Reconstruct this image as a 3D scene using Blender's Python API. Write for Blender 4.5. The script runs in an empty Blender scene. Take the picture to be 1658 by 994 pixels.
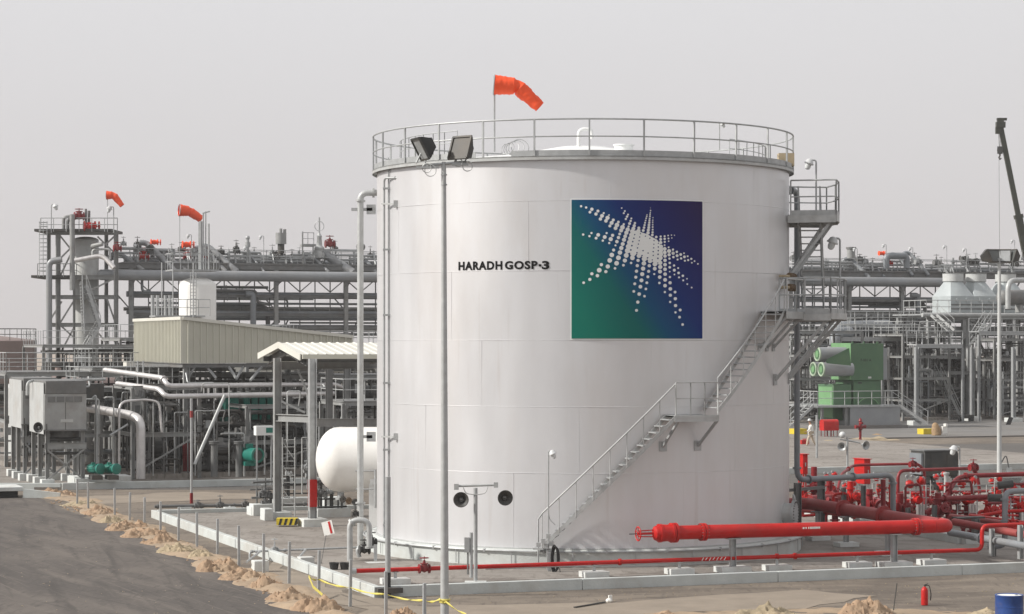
import bpy, bmesh, math, random
from mathutils import Vector as V, Matrix, noise
# ---------------------------------------------------------------- camera, world, sun
F = 3790.0; HC = 6.9; YH = 552.0            # focal length in photo pixels, eye height, horizon row
SC = bpy.context.scene
COL = SC.collection
cam = bpy.data.objects.new('camera', bpy.data.cameras.new('camera')); COL.objects.link(cam)
cam.location = (0, 0, HC); cam.rotation_euler = (math.pi/2, 0, 0)
cam.data.sensor_width = 36; cam.data.lens = F*36/1658; cam.data.shift_y = (YH-497)/1658
cam.data.clip_start = .5; cam.data.clip_end = 9000
SC.camera = cam
SUN_EL, SUN_AZ = math.radians(34), math.radians(-100)   # azimuth from +Y (view direction), negative = left
W = bpy.data.worlds.new('World'); SC.world = W; W.use_nodes = True
nt = W.node_tree; nt.nodes.clear()
sky = nt.nodes.new('ShaderNodeTexSky'); sky.sky_type = 'NISHITA'; sky.sun_disc = False
sky.sun_elevation = SUN_EL; sky.sun_rotation = SUN_AZ; sky.dust_density = 6; sky.air_density = 1.5
hs = nt.nodes.new('ShaderNodeHueSaturation'); hs.inputs['Saturation'].default_value = .12
nt.links.new(sky.outputs[0], hs.inputs['Color'])
tc = nt.nodes.new('ShaderNodeTexCoord'); sx = nt.nodes.new('ShaderNodeSeparateXYZ'); nt.links.new(tc.outputs['Generated'], sx.inputs[0])
rp = nt.nodes.new('ShaderNodeValToRGB'); nt.links.new(sx.outputs['Z'], rp.inputs[0])
rp.color_ramp.elements[0].position = 0.0; rp.color_ramp.elements[0].color = (6.95, 6.6, 6.6, 1)
rp.color_ramp.elements[1].position = .16; rp.color_ramp.elements[1].color = (7.95, 7.92, 8.1, 1)
mx = nt.nodes.new('ShaderNodeMixRGB'); mx.inputs[0].default_value = .9
nt.links.new(hs.outputs[0], mx.inputs[1]); nt.links.new(rp.outputs[0], mx.inputs[2])
wn = nt.nodes.new('ShaderNodeTexNoise'); wn.inputs['Scale'].default_value = 1.6; wn.inputs['Detail'].default_value = 3; wm = nt.nodes.new('ShaderNodeMapping'); wm.inputs['Scale'].default_value = (1, 1, 3)
nt.links.new(tc.outputs['Generated'], wm.inputs[0]); nt.links.new(wm.outputs[0], wn.inputs['Vector'])
wr = nt.nodes.new('ShaderNodeMapRange'); wr.inputs['To Min'].default_value = .965; wr.inputs['To Max'].default_value = 1.05; nt.links.new(wn.outputs[0], wr.inputs[0])
wx = nt.nodes.new('ShaderNodeVectorMath'); wx.operation = 'SCALE'; nt.links.new(mx.outputs[0], wx.inputs[0]); nt.links.new(wr.outputs[0], wx.inputs['Scale'])
bg = nt.nodes.new('ShaderNodeBackground'); bg.inputs[1].default_value = .1
nt.links.new(wx.outputs[0], bg.inputs[0])
wo = nt.nodes.new('ShaderNodeOutputWorld'); nt.links.new(bg.outputs[0], wo.inputs[0])
sl = bpy.data.lights.new('sun', 'SUN'); sl.energy = 4.6; sl.angle = math.radians(3); sl.color = (1, .96, .9)
so = bpy.data.objects.new('sun', sl); COL.objects.link(so)
sdir = V((math.sin(SUN_AZ)*math.cos(SUN_EL), math.cos(SUN_AZ)*math.cos(SUN_EL), math.sin(SUN_EL)))
so.rotation_euler = sdir.to_track_quat('Z', 'Y').to_euler(); so.location = (-60, 0, 80)
SC.view_settings.view_transform = 'Standard'; SC.view_settings.look = 'None'
SC.view_settings.exposure = 0; SC.view_settings.gamma = 1
SC.cycles.max_bounces = 6; SC.cycles.volume_bounces = 0
# ---------------------------------------------------------------- helpers
YAW = math.radians(20)                       # the whole site stands on one grid, turned 20 degrees
U = V((math.cos(YAW), math.sin(YAW), 0)); N = V((-math.sin(YAW), math.cos(YAW), 0)); Z = V((0, 0, 1))
def P(px, py, Y): return V(((px-829)*Y/F, Y, HC-(py-YH)*Y/F))
def G(px, py, z=0):
    Y = (HC-z)*F/(py-YH); return V(((px-829)*Y/F, Y, z))
def rnd(a, b): return random.uniform(a, b)

def s2l(c): return tuple((x/255/12.92 if x/255 <= .04045 else ((x/255+.055)/1.055)**2.4) for x in c)
MATS = {}
def mat(name, col, rough=.6, metal=0., var=.15, scale=3., bump=0., bscale=20., dirt=None, dirtamt=0., stretch=(1, 1, 1), spec=.5, coat=0.):
    m = bpy.data.materials.new(name); m.use_nodes = True; t = m.node_tree; b = t.nodes['Principled BSDF']
    b.inputs['Roughness'].default_value = rough; b.inputs['Metallic'].default_value = metal
    b.inputs['Specular IOR Level'].default_value = spec; b.inputs['Coat Weight'].default_value = coat
    co = t.nodes.new('ShaderNodeTexCoord'); mp = t.nodes.new('ShaderNodeMapping'); mp.inputs['Scale'].default_value = stretch
    t.links.new(co.outputs['Object'], mp.inputs[0])
    n = t.nodes.new('ShaderNodeTexNoise'); n.inputs['Scale'].default_value = scale; n.inputs['Detail'].default_value = 5; n.inputs['Roughness'].default_value = .62
    t.links.new(mp.outputs[0], n.inputs['Vector'])
    r = t.nodes.new('ShaderNodeValToRGB'); t.links.new(n.outputs[0], r.inputs[0])
    lo = tuple(x*(1-var) for x in col)+(1,); hi = tuple(min(1, x*(1+var)) for x in col)+(1,)
    r.color_ramp.elements[0].position = .3; r.color_ramp.elements[1].position = .7
    r.color_ramp.elements[0].color = lo; r.color_ramp.elements[1].color = hi
    out = r.outputs[0]
    if dirt:
        n2 = t.nodes.new('ShaderNodeTexNoise'); n2.inputs['Scale'].default_value = scale*.37; n2.inputs['Detail'].default_value = 8; n2.inputs['Roughness'].default_value = .7
        t.links.new(mp.outputs[0], n2.inputs['Vector'])
        r2 = t.nodes.new('ShaderNodeValToRGB'); t.links.new(n2.outputs[0], r2.inputs[0])
        r2.color_ramp.elements[0].position = .48; r2.color_ramp.elements[0].color = (0, 0, 0, 1)
        r2.color_ramp.elements[1].position = .72; r2.color_ramp.elements[1].color = (dirtamt,)*3+(1,)
        mm = t.nodes.new('ShaderNodeMixRGB'); t.links.new(r2.outputs[0], mm.inputs[0]); t.links.new(out, mm.inputs[1])
        mm.inputs[2].default_value = tuple(dirt)+(1,); out = mm.outputs[0]
    t.links.new(out, b.inputs['Base Color'])
    if bump:
        nb = t.nodes.new('ShaderNodeTexNoise'); nb.inputs['Scale'].default_value = bscale; nb.inputs['Detail'].default_value = 4
        t.links.new(mp.outputs[0], nb.inputs['Vector'])
        bb = t.nodes.new('ShaderNodeBump'); bb.inputs['Strength'].default_value = bump; bb.inputs['Distance'].default_value = .02
        t.links.new(nb.outputs[0], bb.inputs['Height']); t.links.new(bb.outputs[0], b.inputs['Normal'])
    MATS[name] = m; return m
BRN = (.16, .11, .07)
mat('tank_paint', (.66, .66, .67), .38, .45, .04, .6, .1, .5, dirt=(.55, .50, .455), dirtamt=.4, stretch=(1, 1, .35))
def streaks(m):
    t = m.node_tree; b = t.nodes['Principled BSDF']; src = b.inputs['Base Color'].links[0].from_socket; co = t.nodes.new('ShaderNodeTexCoord')
    def lay(scale, st, p0, p1, lo, hi, det=6):
        mp = t.nodes.new('ShaderNodeMapping'); mp.inputs['Scale'].default_value = st; t.links.new(co.outputs['Object'], mp.inputs[0]); n = t.nodes.new('ShaderNodeTexNoise'); n.inputs['Scale'].default_value = scale; n.inputs['Detail'].default_value = det; t.links.new(mp.outputs[0], n.inputs['Vector'])
        q = t.nodes.new('ShaderNodeMapRange'); q.inputs['From Min'].default_value = p0; q.inputs['From Max'].default_value = p1; q.inputs['To Min'].default_value = lo; q.inputs['To Max'].default_value = hi; t.links.new(n.outputs[0], q.inputs[0]); return q.outputs[0]
    def mix(f, a, c): x = t.nodes.new('ShaderNodeMixRGB'); t.links.new(f, x.inputs[0]); t.links.new(a, x.inputs[1]); x.inputs[2].default_value = c+(1,); return x.outputs[0]
    c = mix(lay(2.2, (1, 1, .06), .5, .75, 0, .2), src, (.52, .50, .48)); c = mix(lay(.35, (1, 1, .6), .5, .7, 0, .25), c, (.58, .55, .535)); c = mix(lay(5, (1, 1, .05), .64, .8, 0, .3), c, (.42, .36, .31))
    t.links.new(c, b.inputs['Base Color']); t.links.new(lay(.9, (1, 1, .25), .3, .7, .32, .47), b.inputs['Roughness'])
streaks(MATS['tank_paint'])
mat('tank_white', (.75, .76, .75), .5, 0, .06, 1.5)
mat('vessel_white', (.8, .79, .76), .4, 0, .04, 1., dirt=(.6, .56, .5), dirtamt=.4)
mat('galv', (.38, .39, .39), .5, .35, .15, 4)
mat('galv_light', (.43, .44, .435), .5, .2, .12, 4, dirt=BRN, dirtamt=.25)
mat('grey_paint', (.27, .275, .27), .5, 0, .15, 2, dirt=BRN, dirtamt=.3)
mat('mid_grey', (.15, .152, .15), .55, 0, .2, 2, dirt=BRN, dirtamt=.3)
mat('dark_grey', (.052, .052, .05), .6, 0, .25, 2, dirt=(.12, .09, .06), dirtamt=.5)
mat('pale_grey', (.5, .51, .5), .5, 0, .1, 2, dirt=(.3, .26, .2), dirtamt=.3)
mat('pipe_grey', (.21, .225, .24), .45, .1, .12, 1.5, dirt=(.28, .25, .2), dirtamt=.3)
mat('header_grey', (.27, .28, .29), .42, .15, .1, .8, dirt=(.3, .27, .23), dirtamt=.4)
mat('silver', (.68, .67, .65), .38, .75, .15, 3, .2, 8)
mat('silver_duct', (.62, .6, .59), .42, .55, .12, 3, .3, 10)
mat('black', (.02, .02, .02), .5, 0, .2, 5)
mat('letter_black', (.012, .012, .012), .9, 0, .1, 5, spec=.1)
mat('hood_grey', (.33, .335, .33), .5, .1, .14, 1.5, dirt=(.2, .16, .12), dirtamt=.5)
mat('side_grey', (.42, .43, .425), .5, 0, .1, 1.5, dirt=(.28, .23, .18), dirtamt=.4)
mat('rubber', (.03, .03, .03), .7, 0, .3, 5)
mat('red', (.46, .010, .008), .42, 0, .14, 2, dirt=(.3, .04, .032), dirtamt=.6, spec=.35)
mat('red_dark', (.2, .006, .010), .42, 0, .2, 2, dirt=(.25, .09, .07), dirtamt=.4)
mat('red_faded', (.26, .028, .028), .6, 0, .15, 1.5, dirt=(.32, .11, .09), dirtamt=.5)
mat('orange', (.86, .085, .018), .75, 0, .08, 3, .5, 6)
mat('ring_green', (.33, .4, .3), .5)
mat('beige', (.52, .51, .435), .55, 0, .05, .6, dirt=(.42, .38, .3), dirtamt=.3)
mat('cream', (.62, .61, .55), .5, 0, .05, .8, dirt=(.5, .46, .38), dirtamt=.3)
mat('kerb_paint', (.5, .525, .51), .7, 0, .1, 1.2, .3, 20, dirt=(.33, .29, .24), dirtamt=.6)
mat('block_concrete', (.58, .6, .585), .75, 0, .1, 2.5, .3, 20, dirt=(.36, .31, .25), dirtamt=.5)
mat('slab', (.28, .255, .228), .85, 0, .16, .35, .25, 12, dirt=(.17, .14, .115), dirtamt=.75)
mat('slab_dark', (.17, .163, .155), .85, 0, .15, .25, .25, 12, dirt=(.18, .15, .12), dirtamt=.5)
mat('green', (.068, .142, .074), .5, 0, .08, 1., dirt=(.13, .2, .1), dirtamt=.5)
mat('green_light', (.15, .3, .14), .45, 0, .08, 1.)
mat('teal', (.012, .17, .13), .42, 0, .15, 3, dirt=(.1, .16, .12), dirtamt=.6)
mat('tape', (.6, .52, .12), .6, 0, .1, 4)
mat('tan', (.36, .29, .19), .7, 0, .1, 4)
mat('yellow', (.6, .46, .03), .6, 0, .12, 4)
mat('blue', (.02, .06, .22), .4, 0, .15, 4, dirt=BRN, dirtamt=.5)
mat('wood', (.3, .2, .11), .8, 0, .3, 6)
mat('white_cloth', (.75, .74, .7), .8, 0, .06, 6)
mat('khaki_cloth', (.5, .42, .33), .85, 0, .1, 8)
mat('skin', (.3, .17, .11), .6, 0, .05, 8)
mat('cooler', (.40, .435, .44), .45, .1, .08, .8, dirt=(.4, .38, .33), dirtamt=.3)
mat('brown_shell', (.25, .19, .175), .6, .1, .1, .5, dirt=(.33, .25, .22), dirtamt=.5)
mat('crane_paint', (.028, .03, .02), .5, 0, .2, 2)
mat('brass', (.14, .09, .05), .5, .3, .2, 5)
mat('glass', (.6, .62, .62), .12, 0, .03, 2)
mat('lens', (.10, .105, .10), .15, 0, .1, 2)
mat('lamp_white', (.55, .56, .56), .4, 0, .06, 5)
mat('desert', (.33, .27, .215), .95, 0, .12, .02)

class MB:
    def __init__(s): s.v = []; s.f = []
    def add(s, vs, fs):
        o = len(s.v); s.v.extend([V(x) for x in vs]); s.f.extend([tuple(i+o for i in f) for f in fs]); return s
    def box(s, c, d, yaw=0., R=None):
        M = R if R else Matrix.Rotation(yaw, 3, 'Z'); c = V(c)
        vs = [c+M@V((x*d[0]/2, y*d[1]/2, z*d[2]/2)) for x in (-1, 1) for y in (-1, 1) for z in (-1, 1)]
        return s.add(vs, [(0, 1, 3, 2), (4, 6, 7, 5), (0, 4, 5, 1), (2, 3, 7, 6), (0, 2, 6, 4), (1, 5, 7, 3)])
    def obox(s, c, w, d, z0, z1, yaw=YAW):          # c = near-left corner; w along U, d along N
        u = V((math.cos(yaw), math.sin(yaw), 0)); n = V((-math.sin(yaw), math.cos(yaw), 0))
        m = V((c[0], c[1], 0))+u*w/2+n*d/2; return s.box((m.x, m.y, (z0+z1)/2), (w, d, z1-z0), yaw)
    def beam(s, a, b, w, h=None, up=Z):
        a = V(a); b = V(b); h = h or w; t = (b-a); L = t.length; t.normalize()
        if abs(t.dot(up)) > .99: up = N
        x = t.cross(up).normalized(); y = x.cross(t)
        return s.box((a+b)/2, (w, L, h), R=Matrix((x, t, y)).transposed())
    def ibeam(s, a, b, w, h, tf=.02, up=Z):
        a = V(a); b = V(b); t = (b-a).normalized()
        if abs(t.dot(up)) > .99: up = N
        x = t.cross(up).normalized(); y = x.cross(t)
        s.beam(a+y*(h/2-tf/2), b+y*(h/2-tf/2), w, tf, up); s.beam(a-y*(h/2-tf/2), b-y*(h/2-tf/2), w, tf, up)
        return s.beam(a, b, tf, h-2*tf, up)
    def tube(s, pts, r, n=10, caps=True, closed=False):
        pts = [V(p) for p in pts]; k = len(pts); rs = r if isinstance(r, (list, tuple)) else [r]*k
        T = []
        for i in range(k):
            if closed: t = pts[(i+1) % k]-pts[i-1]
            else: t = (pts[min(i+1, k-1)]-pts[i]).normalized()+(pts[i]-pts[max(i-1, 0)]).normalized()
            T.append(t.normalized() if t.length > 1e-9 else Z)
        ref = Z if abs(T[0].z) < .9 else V((1, 0, 0)); x = T[0].cross(ref).normalized()
        vs = []; 
        for i in range(k):
            x = (x-T[i]*x.dot(T[i])); x = x.normalized() if x.length > 1e-6 else T[i].orthogonal().normalized()
            y = T[i].cross(x)
            for j in range(n):
                a = 2*math.pi*j/n; vs.append(pts[i]+(x*math.cos(a)+y*math.sin(a))*rs[i])
        fs = [(i*n+j, i*n+(j+1) % n, ((i+1) % k)*n+(j+1) % n, ((i+1) % k)*n+j) for i in range(k if closed else k-1) for j in range(n)]
        if caps and not closed: fs += [tuple(range(n)), tuple(range((k-1)*n, k*n))]
        return s.add(vs, fs)
    def cyl(s, a, b, r, r2=None, n=12, caps=True): return s.tube([a, b], [r, r if r2 is None else r2], n, caps)
    def lathe(s, prof, a, d, n=20):                  # prof = [(radius, distance along d)]
        a = V(a); d = V(d).normalized()
        return s.tube2([a+d*t for r, t in prof], [max(r, 1e-4) for r, t in prof], d, n)
    def tube2(s, pts, rs, d, n):
        ref = Z if abs(d.z) < .9 else V((1, 0, 0)); x = d.cross(ref).normalized(); y = d.cross(x); vs = []
        for p, r in zip(pts, rs):
            for j in range(n):
                a = 2*math.pi*j/n; vs.append(p+(x*math.cos(a)+y*math.sin(a))*r)
        k = len(pts); fs = [(i*n+j, i*n+(j+1) % n, (i+1)*n+(j+1) % n, (i+1)*n+j) for i in range(k-1) for j in range(n)]
        return s.add(vs, fs+[tuple(range(n)), tuple(range((k-1)*n, k*n))])
    def ball(s, c, r, n=12, sz=1.):
        pr = [(r*math.sin(math.pi*i/8), -r*sz*math.cos(math.pi*i/8)) for i in range(9)]
        return s.lathe(pr, c, Z, n)
    def ring(s, c, R, r, d=Z, n=24, m=6):
        d = V(d).normalized(); x = d.orthogonal().normalized(); y = d.cross(x)
        return s.tube([V(c)+(x*math.cos(2*math.pi*i/n)+y*math.sin(2*math.pi*i/n))*R for i in range(n)], r, m, closed=True)
    def prism(s, pts, z0, z1):                       # pts = list of (x, y)
        k = len(pts); vs = [V((p[0], p[1], z0)) for p in pts]+[V((p[0], p[1], z1)) for p in pts]
        return s.add(vs, [tuple(range(k)), tuple(range(k, 2*k))]+[(i, (i+1) % k, k+(i+1) % k, k+i) for i in range(k)])
ORG = {}
def link(o, parent, loc):
    COL.objects.link(o); o.parent = parent; o.location = V(loc)-ORG[parent.name] if parent else V(loc); ORG[o.name] = V(loc)
def build(name, mb, material, parent=None, bev=0.):
    me = bpy.data.meshes.new(name); 
    org = ORG[parent.name] if parent else (sum(mb.v, V())/len(mb.v) if mb.v else V())
    if not parent: org = V((org.x, org.y, min(v.z for v in mb.v)))
    me.from_pydata([tuple(v-org) for v in mb.v], [], mb.f)
    b = bmesh.new(); b.from_mesh(me); bmesh.ops.recalc_face_normals(b, faces=b.faces)
    for f in b.faces: f.smooth = True
    b.to_mesh(me); b.free(); me.set_sharp_from_angle(angle=math.radians(38))
    mm = material if isinstance(material, (list, tuple)) else [material]
    for q in mm: me.materials.append(MATS[q])
    o = bpy.data.objects.new(name, me); link(o, parent, org)
    if bev:
        md = o.modifiers.new('bevel', 'BEVEL'); md.width = bev; md.segments = 2; md.limit_method = 'ANGLE'; md.angle_limit = math.radians(40)
    return o
SEEN = {}
def tag(o, label, cat, group=None):
    o['label'] = label; o['category'] = cat
    if group: o['group'] = group
    n = len(label.split())
    if not 4 <= n <= 16: print('LABEL LENGTH', n, label)
    if label in SEEN: print('DUP LABEL', label)
    SEEN[label] = 1; return o
def thing(name, label, cat, loc, group=None):
    o = bpy.data.objects.new(name, None); o.empty_display_size = .3; link(o, None, V(loc)); return tag(o, label, cat, group)
def solo(name, label, cat, mb, m, group=None, bev=0.): return tag(build(name, mb, m, None, bev), label, cat, group)
def struct(name, mb, m, kind='structure'):
    o = build(name, mb, m); o['kind'] = kind; return o
def copy_tree(root, loc, label, rz=0., group=None):
    r = root.copy(); COL.objects.link(r); r.location = loc; r.rotation_euler = (0, 0, rz); ORG[r.name] = V(loc)
    def rec(a, b):
        for ch in list(a.children):
            c = ch.copy(); COL.objects.link(c); c.parent = b; rec(ch, c)
    rec(root, r); tag(r, label, root['category'], group or root.get('group')); return r
def fillet(pts, r, n=5):
    pts = [V(p) for p in pts]; out = [pts[0]]
    for i in range(1, len(pts)-1):
        a, b, c = pts[i-1], pts[i], pts[i+1]; d1 = (a-b); d2 = (c-b)
        rr = min(r, d1.length*.45, d2.length*.45); d1.normalize(); d2.normalize()
        p, q = b+d1*rr, b+d2*rr
        for k in range(n+1):
            t = k/n; out.append((1-t)**2*p+2*t*(1-t)*b+t*t*q)
    out.append(pts[-1]); return out
def pipe_mb(pts, r, bend=None, n=12, flanges=(), ends=False, mb=None):
    mb = mb or MB(); pp = fillet(pts, bend or 3*r) if len(pts) > 2 else [V(p) for p in pts]
    mb.tube(pp, r, n)
    L = [0]
    for a, b in zip(pp, pp[1:]): L.append(L[-1]+(b-a).length)
    fl = list(flanges)+([0.002, .998] if ends else [])
    for t in fl:
        s = t*L[-1]
        for i in range(len(pp)-1):
            if L[i] <= s <= L[i+1]+1e-6:
                d = (pp[i+1]-pp[i]).normalized(); c = pp[i]+d*(s-L[i]); w = max(.03, r*.22)
                mb.cyl(c-d*w*1.1, c-d*w*.1, r*1.55, n=max(n, 12)); mb.cyl(c+d*w*.1, c+d*w*1.1, r*1.55, n=max(n, 12)); break
    return mb
def pipe(label, pts, r, m, name='pipe', cat='pipe', group=None, **k): return solo(name, label, cat, pipe_mb(pts, r, **k), m, group)
def rail_mb(pts, h=1.07, step=1.3, r=.022, toe=0., mb=None, mid=True, n=6, closed=False):
    mb = mb or MB(); pts = [V(p) for p in pts]
    if closed: pts = pts+[pts[0]]
    mb.tube([p+Z*h for p in pts], r*1.1, n)
    if mid: mb.tube([p+Z*h*.52 for p in pts], r*.9, n)
    for a, b in zip(pts, pts[1:]):
        k = max(1, round((b-a).length/step))
        for i in range(k+1):
            p = a.lerp(b, i/k); mb.cyl(p, p+Z*h, r, n=n)
        if toe: mb.beam(a+Z*toe/2, b+Z*toe/2, .012, toe)
    return mb
def stair(label, a, b, width, wdir, m='galv', name='stair', parent=None, rails=True, group=None):
    a = V(a); b = V(b); wdir = V(wdir).normalized()
    t = parent or thing(name, label, 'stairs', a, group); n = max(3, int(abs(b.z-a.z)/.2))
    for s in (-1, 1):
        o = wdir*width/2*s; build('stringer', MB().beam(a+o, b+o, .05, .22), m, t)
        if rails: build('handrail', rail_mb([a+o, b+o], 1.0, 1.6, .024), m, t)
    tr = MB(); run = V((b.x-a.x, b.y-a.y, 0)).normalized(); yaw = math.atan2(wdir.y, wdir.x)
    for i in range(1, n): tr.box(a.lerp(b, i/n), (width-.06, .24, .035), yaw)
    build('treads', tr, m, t); return t
def valve_mb(c, ax, r, up=Z, stem=None, wheel=True):
    """gate valve: flanged body, bonnet, yoke; returns (body, wheel)"""
    c = V(c); ax = V(ax).normalized(); up = V(up).normalized(); b = MB(); st = stem or r*5
    for s in (-1, 1): b.cyl(c+ax*s*r*1.7, c+ax*s*r*2.1, r*1.8, n=14)
    b.cyl(c-ax*r*2, c+ax*r*2, r*1.05, n=12); b.lathe([(r*.1, -r*1.5), (r*1.3, -r*.9), (r*1.5, 0), (r*1.2, r*.9), (r*1.1, r*1.8)], c, up, 12)
    b.cyl(c+up*r*1.8, c+up*r*2.15, r*1.5, n=12); b.cyl(c+up*r*2.1, c+up*(st*.8), r*.55, r*.4, n=8); b.cyl(c+up*st*.6, c+up*(st*1.15), r*.16, n=6)
    w = MB(); wc = c+up*st
    w.ring(wc, r*1.7, r*.14, up, 18, 5); x = up.orthogonal().normalized(); y = up.cross(x)
    for k in range(3):
        a = k*math.pi/3; d = x*math.cos(a)+y*math.sin(a); w.cyl(wc-d*r*1.7, wc+d*r*1.7, r*.1, n=5)
    return b, w
def valve(label, c, ax, r, m='red', up=Z, cat='valve', stem=None, group=None, wm=None):
    t = thing('gate_valve', label, cat, c, group); b, w = valve_mb(c, ax, r, up, stem)
    build('valve_body', b, m, t); build('handwheel', w, wm or m, t); return t
def part_valve(t, c, ax, r, m, up=Z, stem=None, wm=None):
    b, w = valve_mb(c, ax, r, up, stem); o = build('valve', b, m, t); ORG[o.name] = ORG[t.name]; build('handwheel', w, wm or m, o)
def vessel_mb(a, b, r, n=28, head=.5):
    a = V(a); b = V(b); L = (b-a).length; h = r*head
    pr = [(r*math.sin(math.pi/2*i/6), h-h*math.cos(math.pi/2*i/6)) for i in range(7)]
    pr = [(max(x, .002), y) for x, y in pr]; pr2 = [(x, L-y) for x, y in reversed(pr)]
    return MB().lathe(pr+pr2, a, b-a, n)
def lamp(label, base, h, arm=V((-.35, 0, 0)), m='galv', group='area lamps on poles', s=1., name='lamp_post', cat='lamp'):
    base = V(base); t = thing(name, label, cat, base, group)
    top = base+Z*h; build('pole', pipe_mb([base, top, top+arm], .035*s, .12*s, n=8), m, t)
    e = top+arm; d = (Z*-1+arm.normalized()*.35).normalized()
    build('lamp_head', MB().lathe([(.06*s, -.05*s), (.13*s, 0), (.17*s, .1*s), (.2*s, .13*s), (.2*s, .17*s)], e, d, 14), 'lamp_white', t)
    build('globe', MB().lathe([(.12*s, .17*s), (.12*s, .3*s), (.09*s, .38*s), (.02*s, .41*s)], e, d, 12), 'glass', t); return t
def windsock(label, base, mouth, s, bend, tip, m='orange'):
    base = V(base); mouth = V(mouth); t = thing('windsock', label, 'windsock', base, 'orange windsocks on poles')
    build('pole', MB().cyl(base, V((base.x, base.y, mouth.z+s*.9)), .03, n=8), 'galv', t)
    pts = []; rs = []; bend = V(bend); tip = V(tip)
    path = fillet([mouth, bend, tip], (bend-mouth).length*.07, 4)
    L = [0]
    for a, b in zip(path, path[1:]): L.append(L[-1]+(b-a).length)
    K = 30
    for i in range(K+1):
        q = L[-1]*i/K; j = max(k for k in range(len(L)) if L[k] <= q+1e-9); j = min(j, len(path)-2)
        p = path[j].lerp(path[j+1], (q-L[j])/max(1e-6, L[j+1]-L[j])); pts.append(p)
        rr = s*(1-.42*i/K); rr *= 1+.03*math.sin(i*2.3)
        if abs(q-(bend-mouth).length) < s*.25: rr *= .8
        rs.append(rr)
    o = build('fabric_cone', MB().tube(pts, rs, 22, caps=False), m, t)
    for v in o.data.vertices: v.co += V(v.normal)*noise.noise(V(v.co)*3/s*.7)*s*.09
    md = o.modifiers.new('thick', 'SOLIDIFY'); md.thickness = .015
    build('mouth_ring', MB().ring(mouth, s*1.0, .018, (bend-mouth), 24, 5), 'galv', t); return t
# ---------------------------------------------------------------- ground, roads, slabs
def gmat():
    m = mat('ground', (.2, .17, .138), .95, 0, .22, .35, .35, 6, dirt=(.13, .108, .088), dirtamt=.85, stretch=(1, .45, 1)); return m
def road_mat(name, base, light, dark, rot, st=(.12, 1.6, 1)):
    m = bpy.data.materials.new(name); m.use_nodes = True; t = m.node_tree; b = t.nodes['Principled BSDF']; b.inputs['Roughness'].default_value = .88; b.inputs['Specular IOR Level'].default_value = .3
    co = t.nodes.new('ShaderNodeTexCoord')
    def layer(scale, detail, stretch, r, p0, p1, amt, warp=0.):
        mp = t.nodes.new('ShaderNodeMapping'); mp.inputs['Rotation'].default_value = (0, 0, math.radians(r)); mp2 = t.nodes.new('ShaderNodeMapping'); mp2.inputs['Scale'].default_value = stretch
        t.links.new(co.outputs['Object'], mp.inputs[0]); t.links.new(mp.outputs[0], mp2.inputs[0]); n = t.nodes.new('ShaderNodeTexNoise'); n.inputs['Scale'].default_value = scale; n.inputs['Detail'].default_value = detail; n.inputs['Distortion'].default_value = warp; t.links.new(mp2.outputs[0], n.inputs['Vector'])
        q = t.nodes.new('ShaderNodeMapRange'); q.inputs['From Min'].default_value = p0; q.inputs['From Max'].default_value = p1; q.inputs['To Max'].default_value = amt; t.links.new(n.outputs[0], q.inputs[0]); return q.outputs[0]
    def mix(f, a, c):
        x = t.nodes.new('ShaderNodeMixRGB'); t.links.new(f, x.inputs[0])
        if isinstance(a, tuple): x.inputs[1].default_value = a+(1,)
        else: t.links.new(a, x.inputs[1])
        x.inputs[2].default_value = c+(1,); return x.outputs[0]
    c = mix(layer(.16, 6, (1, 1, 1), 0, .42, .66, .75), base, light)
    c = mix(layer(.8, 5, st, rot, .5, .7, .8, .6), c, light); c = mix(layer(.9, 5, st, rot+14, .52, .68, .7, .8), c, dark)
    c = mix(layer(1.1, 4, (.08, 7, 1), rot+4, .6, .68, .6, .4), c, light); c = mix(layer(1.3, 4, (.08, 7, 1), rot-7, .6, .68, .7, .3), c, dark); c = mix(layer(1.5, 8, (4, .6, 1), 0, .56, .7, .6), c, dark); c = mix(layer(2.1, 8, (3, .5, 1), 8, .6, .72, .6), c, light)
    c = mix(layer(1.2, 7, (1, 1, 1), 0, .55, .75, .5, .3), c, dark); c = mix(layer(3, 6, (.3, 1.2, 1), rot-10, .62, .72, .55), c, light); c = mix(layer(45, 2, (1, 1, 1), 0, .55, .8, .35), c, light)
    t.links.new(c, b.inputs['Base Color']); nb = t.nodes.new('ShaderNodeTexNoise'); nb.inputs['Scale'].default_value = 14; nb.inputs['Detail'].default_value = 6; t.links.new(co.outputs['Object'], nb.inputs['Vector'])
    bb = t.nodes.new('ShaderNodeBump'); bb.inputs['Strength'].default_value = .35; bb.inputs['Distance'].default_value = .03; t.links.new(nb.outputs[0], bb.inputs['Height']); t.links.new(bb.outputs[0], b.inputs['Normal']); MATS[name] = m
road_mat('asphalt', (.085, .075, .068), (.15, .13, .113), (.055, .049, .045), 62); road_mat('asphalt_worn', (.10, .093, .086), (.14, .127, .114), (.075, .069, .064), -12)
road_mat('ground', (.13, .109, .089), (.235, .197, .157), (.085, .071, .06), -18, (.35, 1.2, 1)); road_mat('slab', (.225, .203, .182), (.295, .27, .243), (.135, .116, .1), 20, (.5, 1, 1))
mat('pale_dirt', (.24, .2, .157), .95, 0, .15, .8, .4, 9, dirt=(.28, .23, .18), dirtamt=.6)
mat('sand', (.34, .232, .15), .95, 0, .2, 2.2, .7, 22, dirt=(.27, .21, .145), dirtamt=.9)
mat('sand_pale', (.35, .285, .19), .95, 0, .12, 2.5, .7, 22, dirt=(.33, .25, .16), dirtamt=.8)
g = MB()
g.add([(-700, -60, 0), (700, -60, 0), (700, 1280, 0), (-700, 1280, 0)], [(0, 1, 2, 3)])
struct('ground', g, 'ground')
def sheet(name, pts, z, m, kind='structure'): return struct(name, MB().add([(p[0], p[1], z) for p in pts], [tuple(range(len(pts)))]), m)
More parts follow.
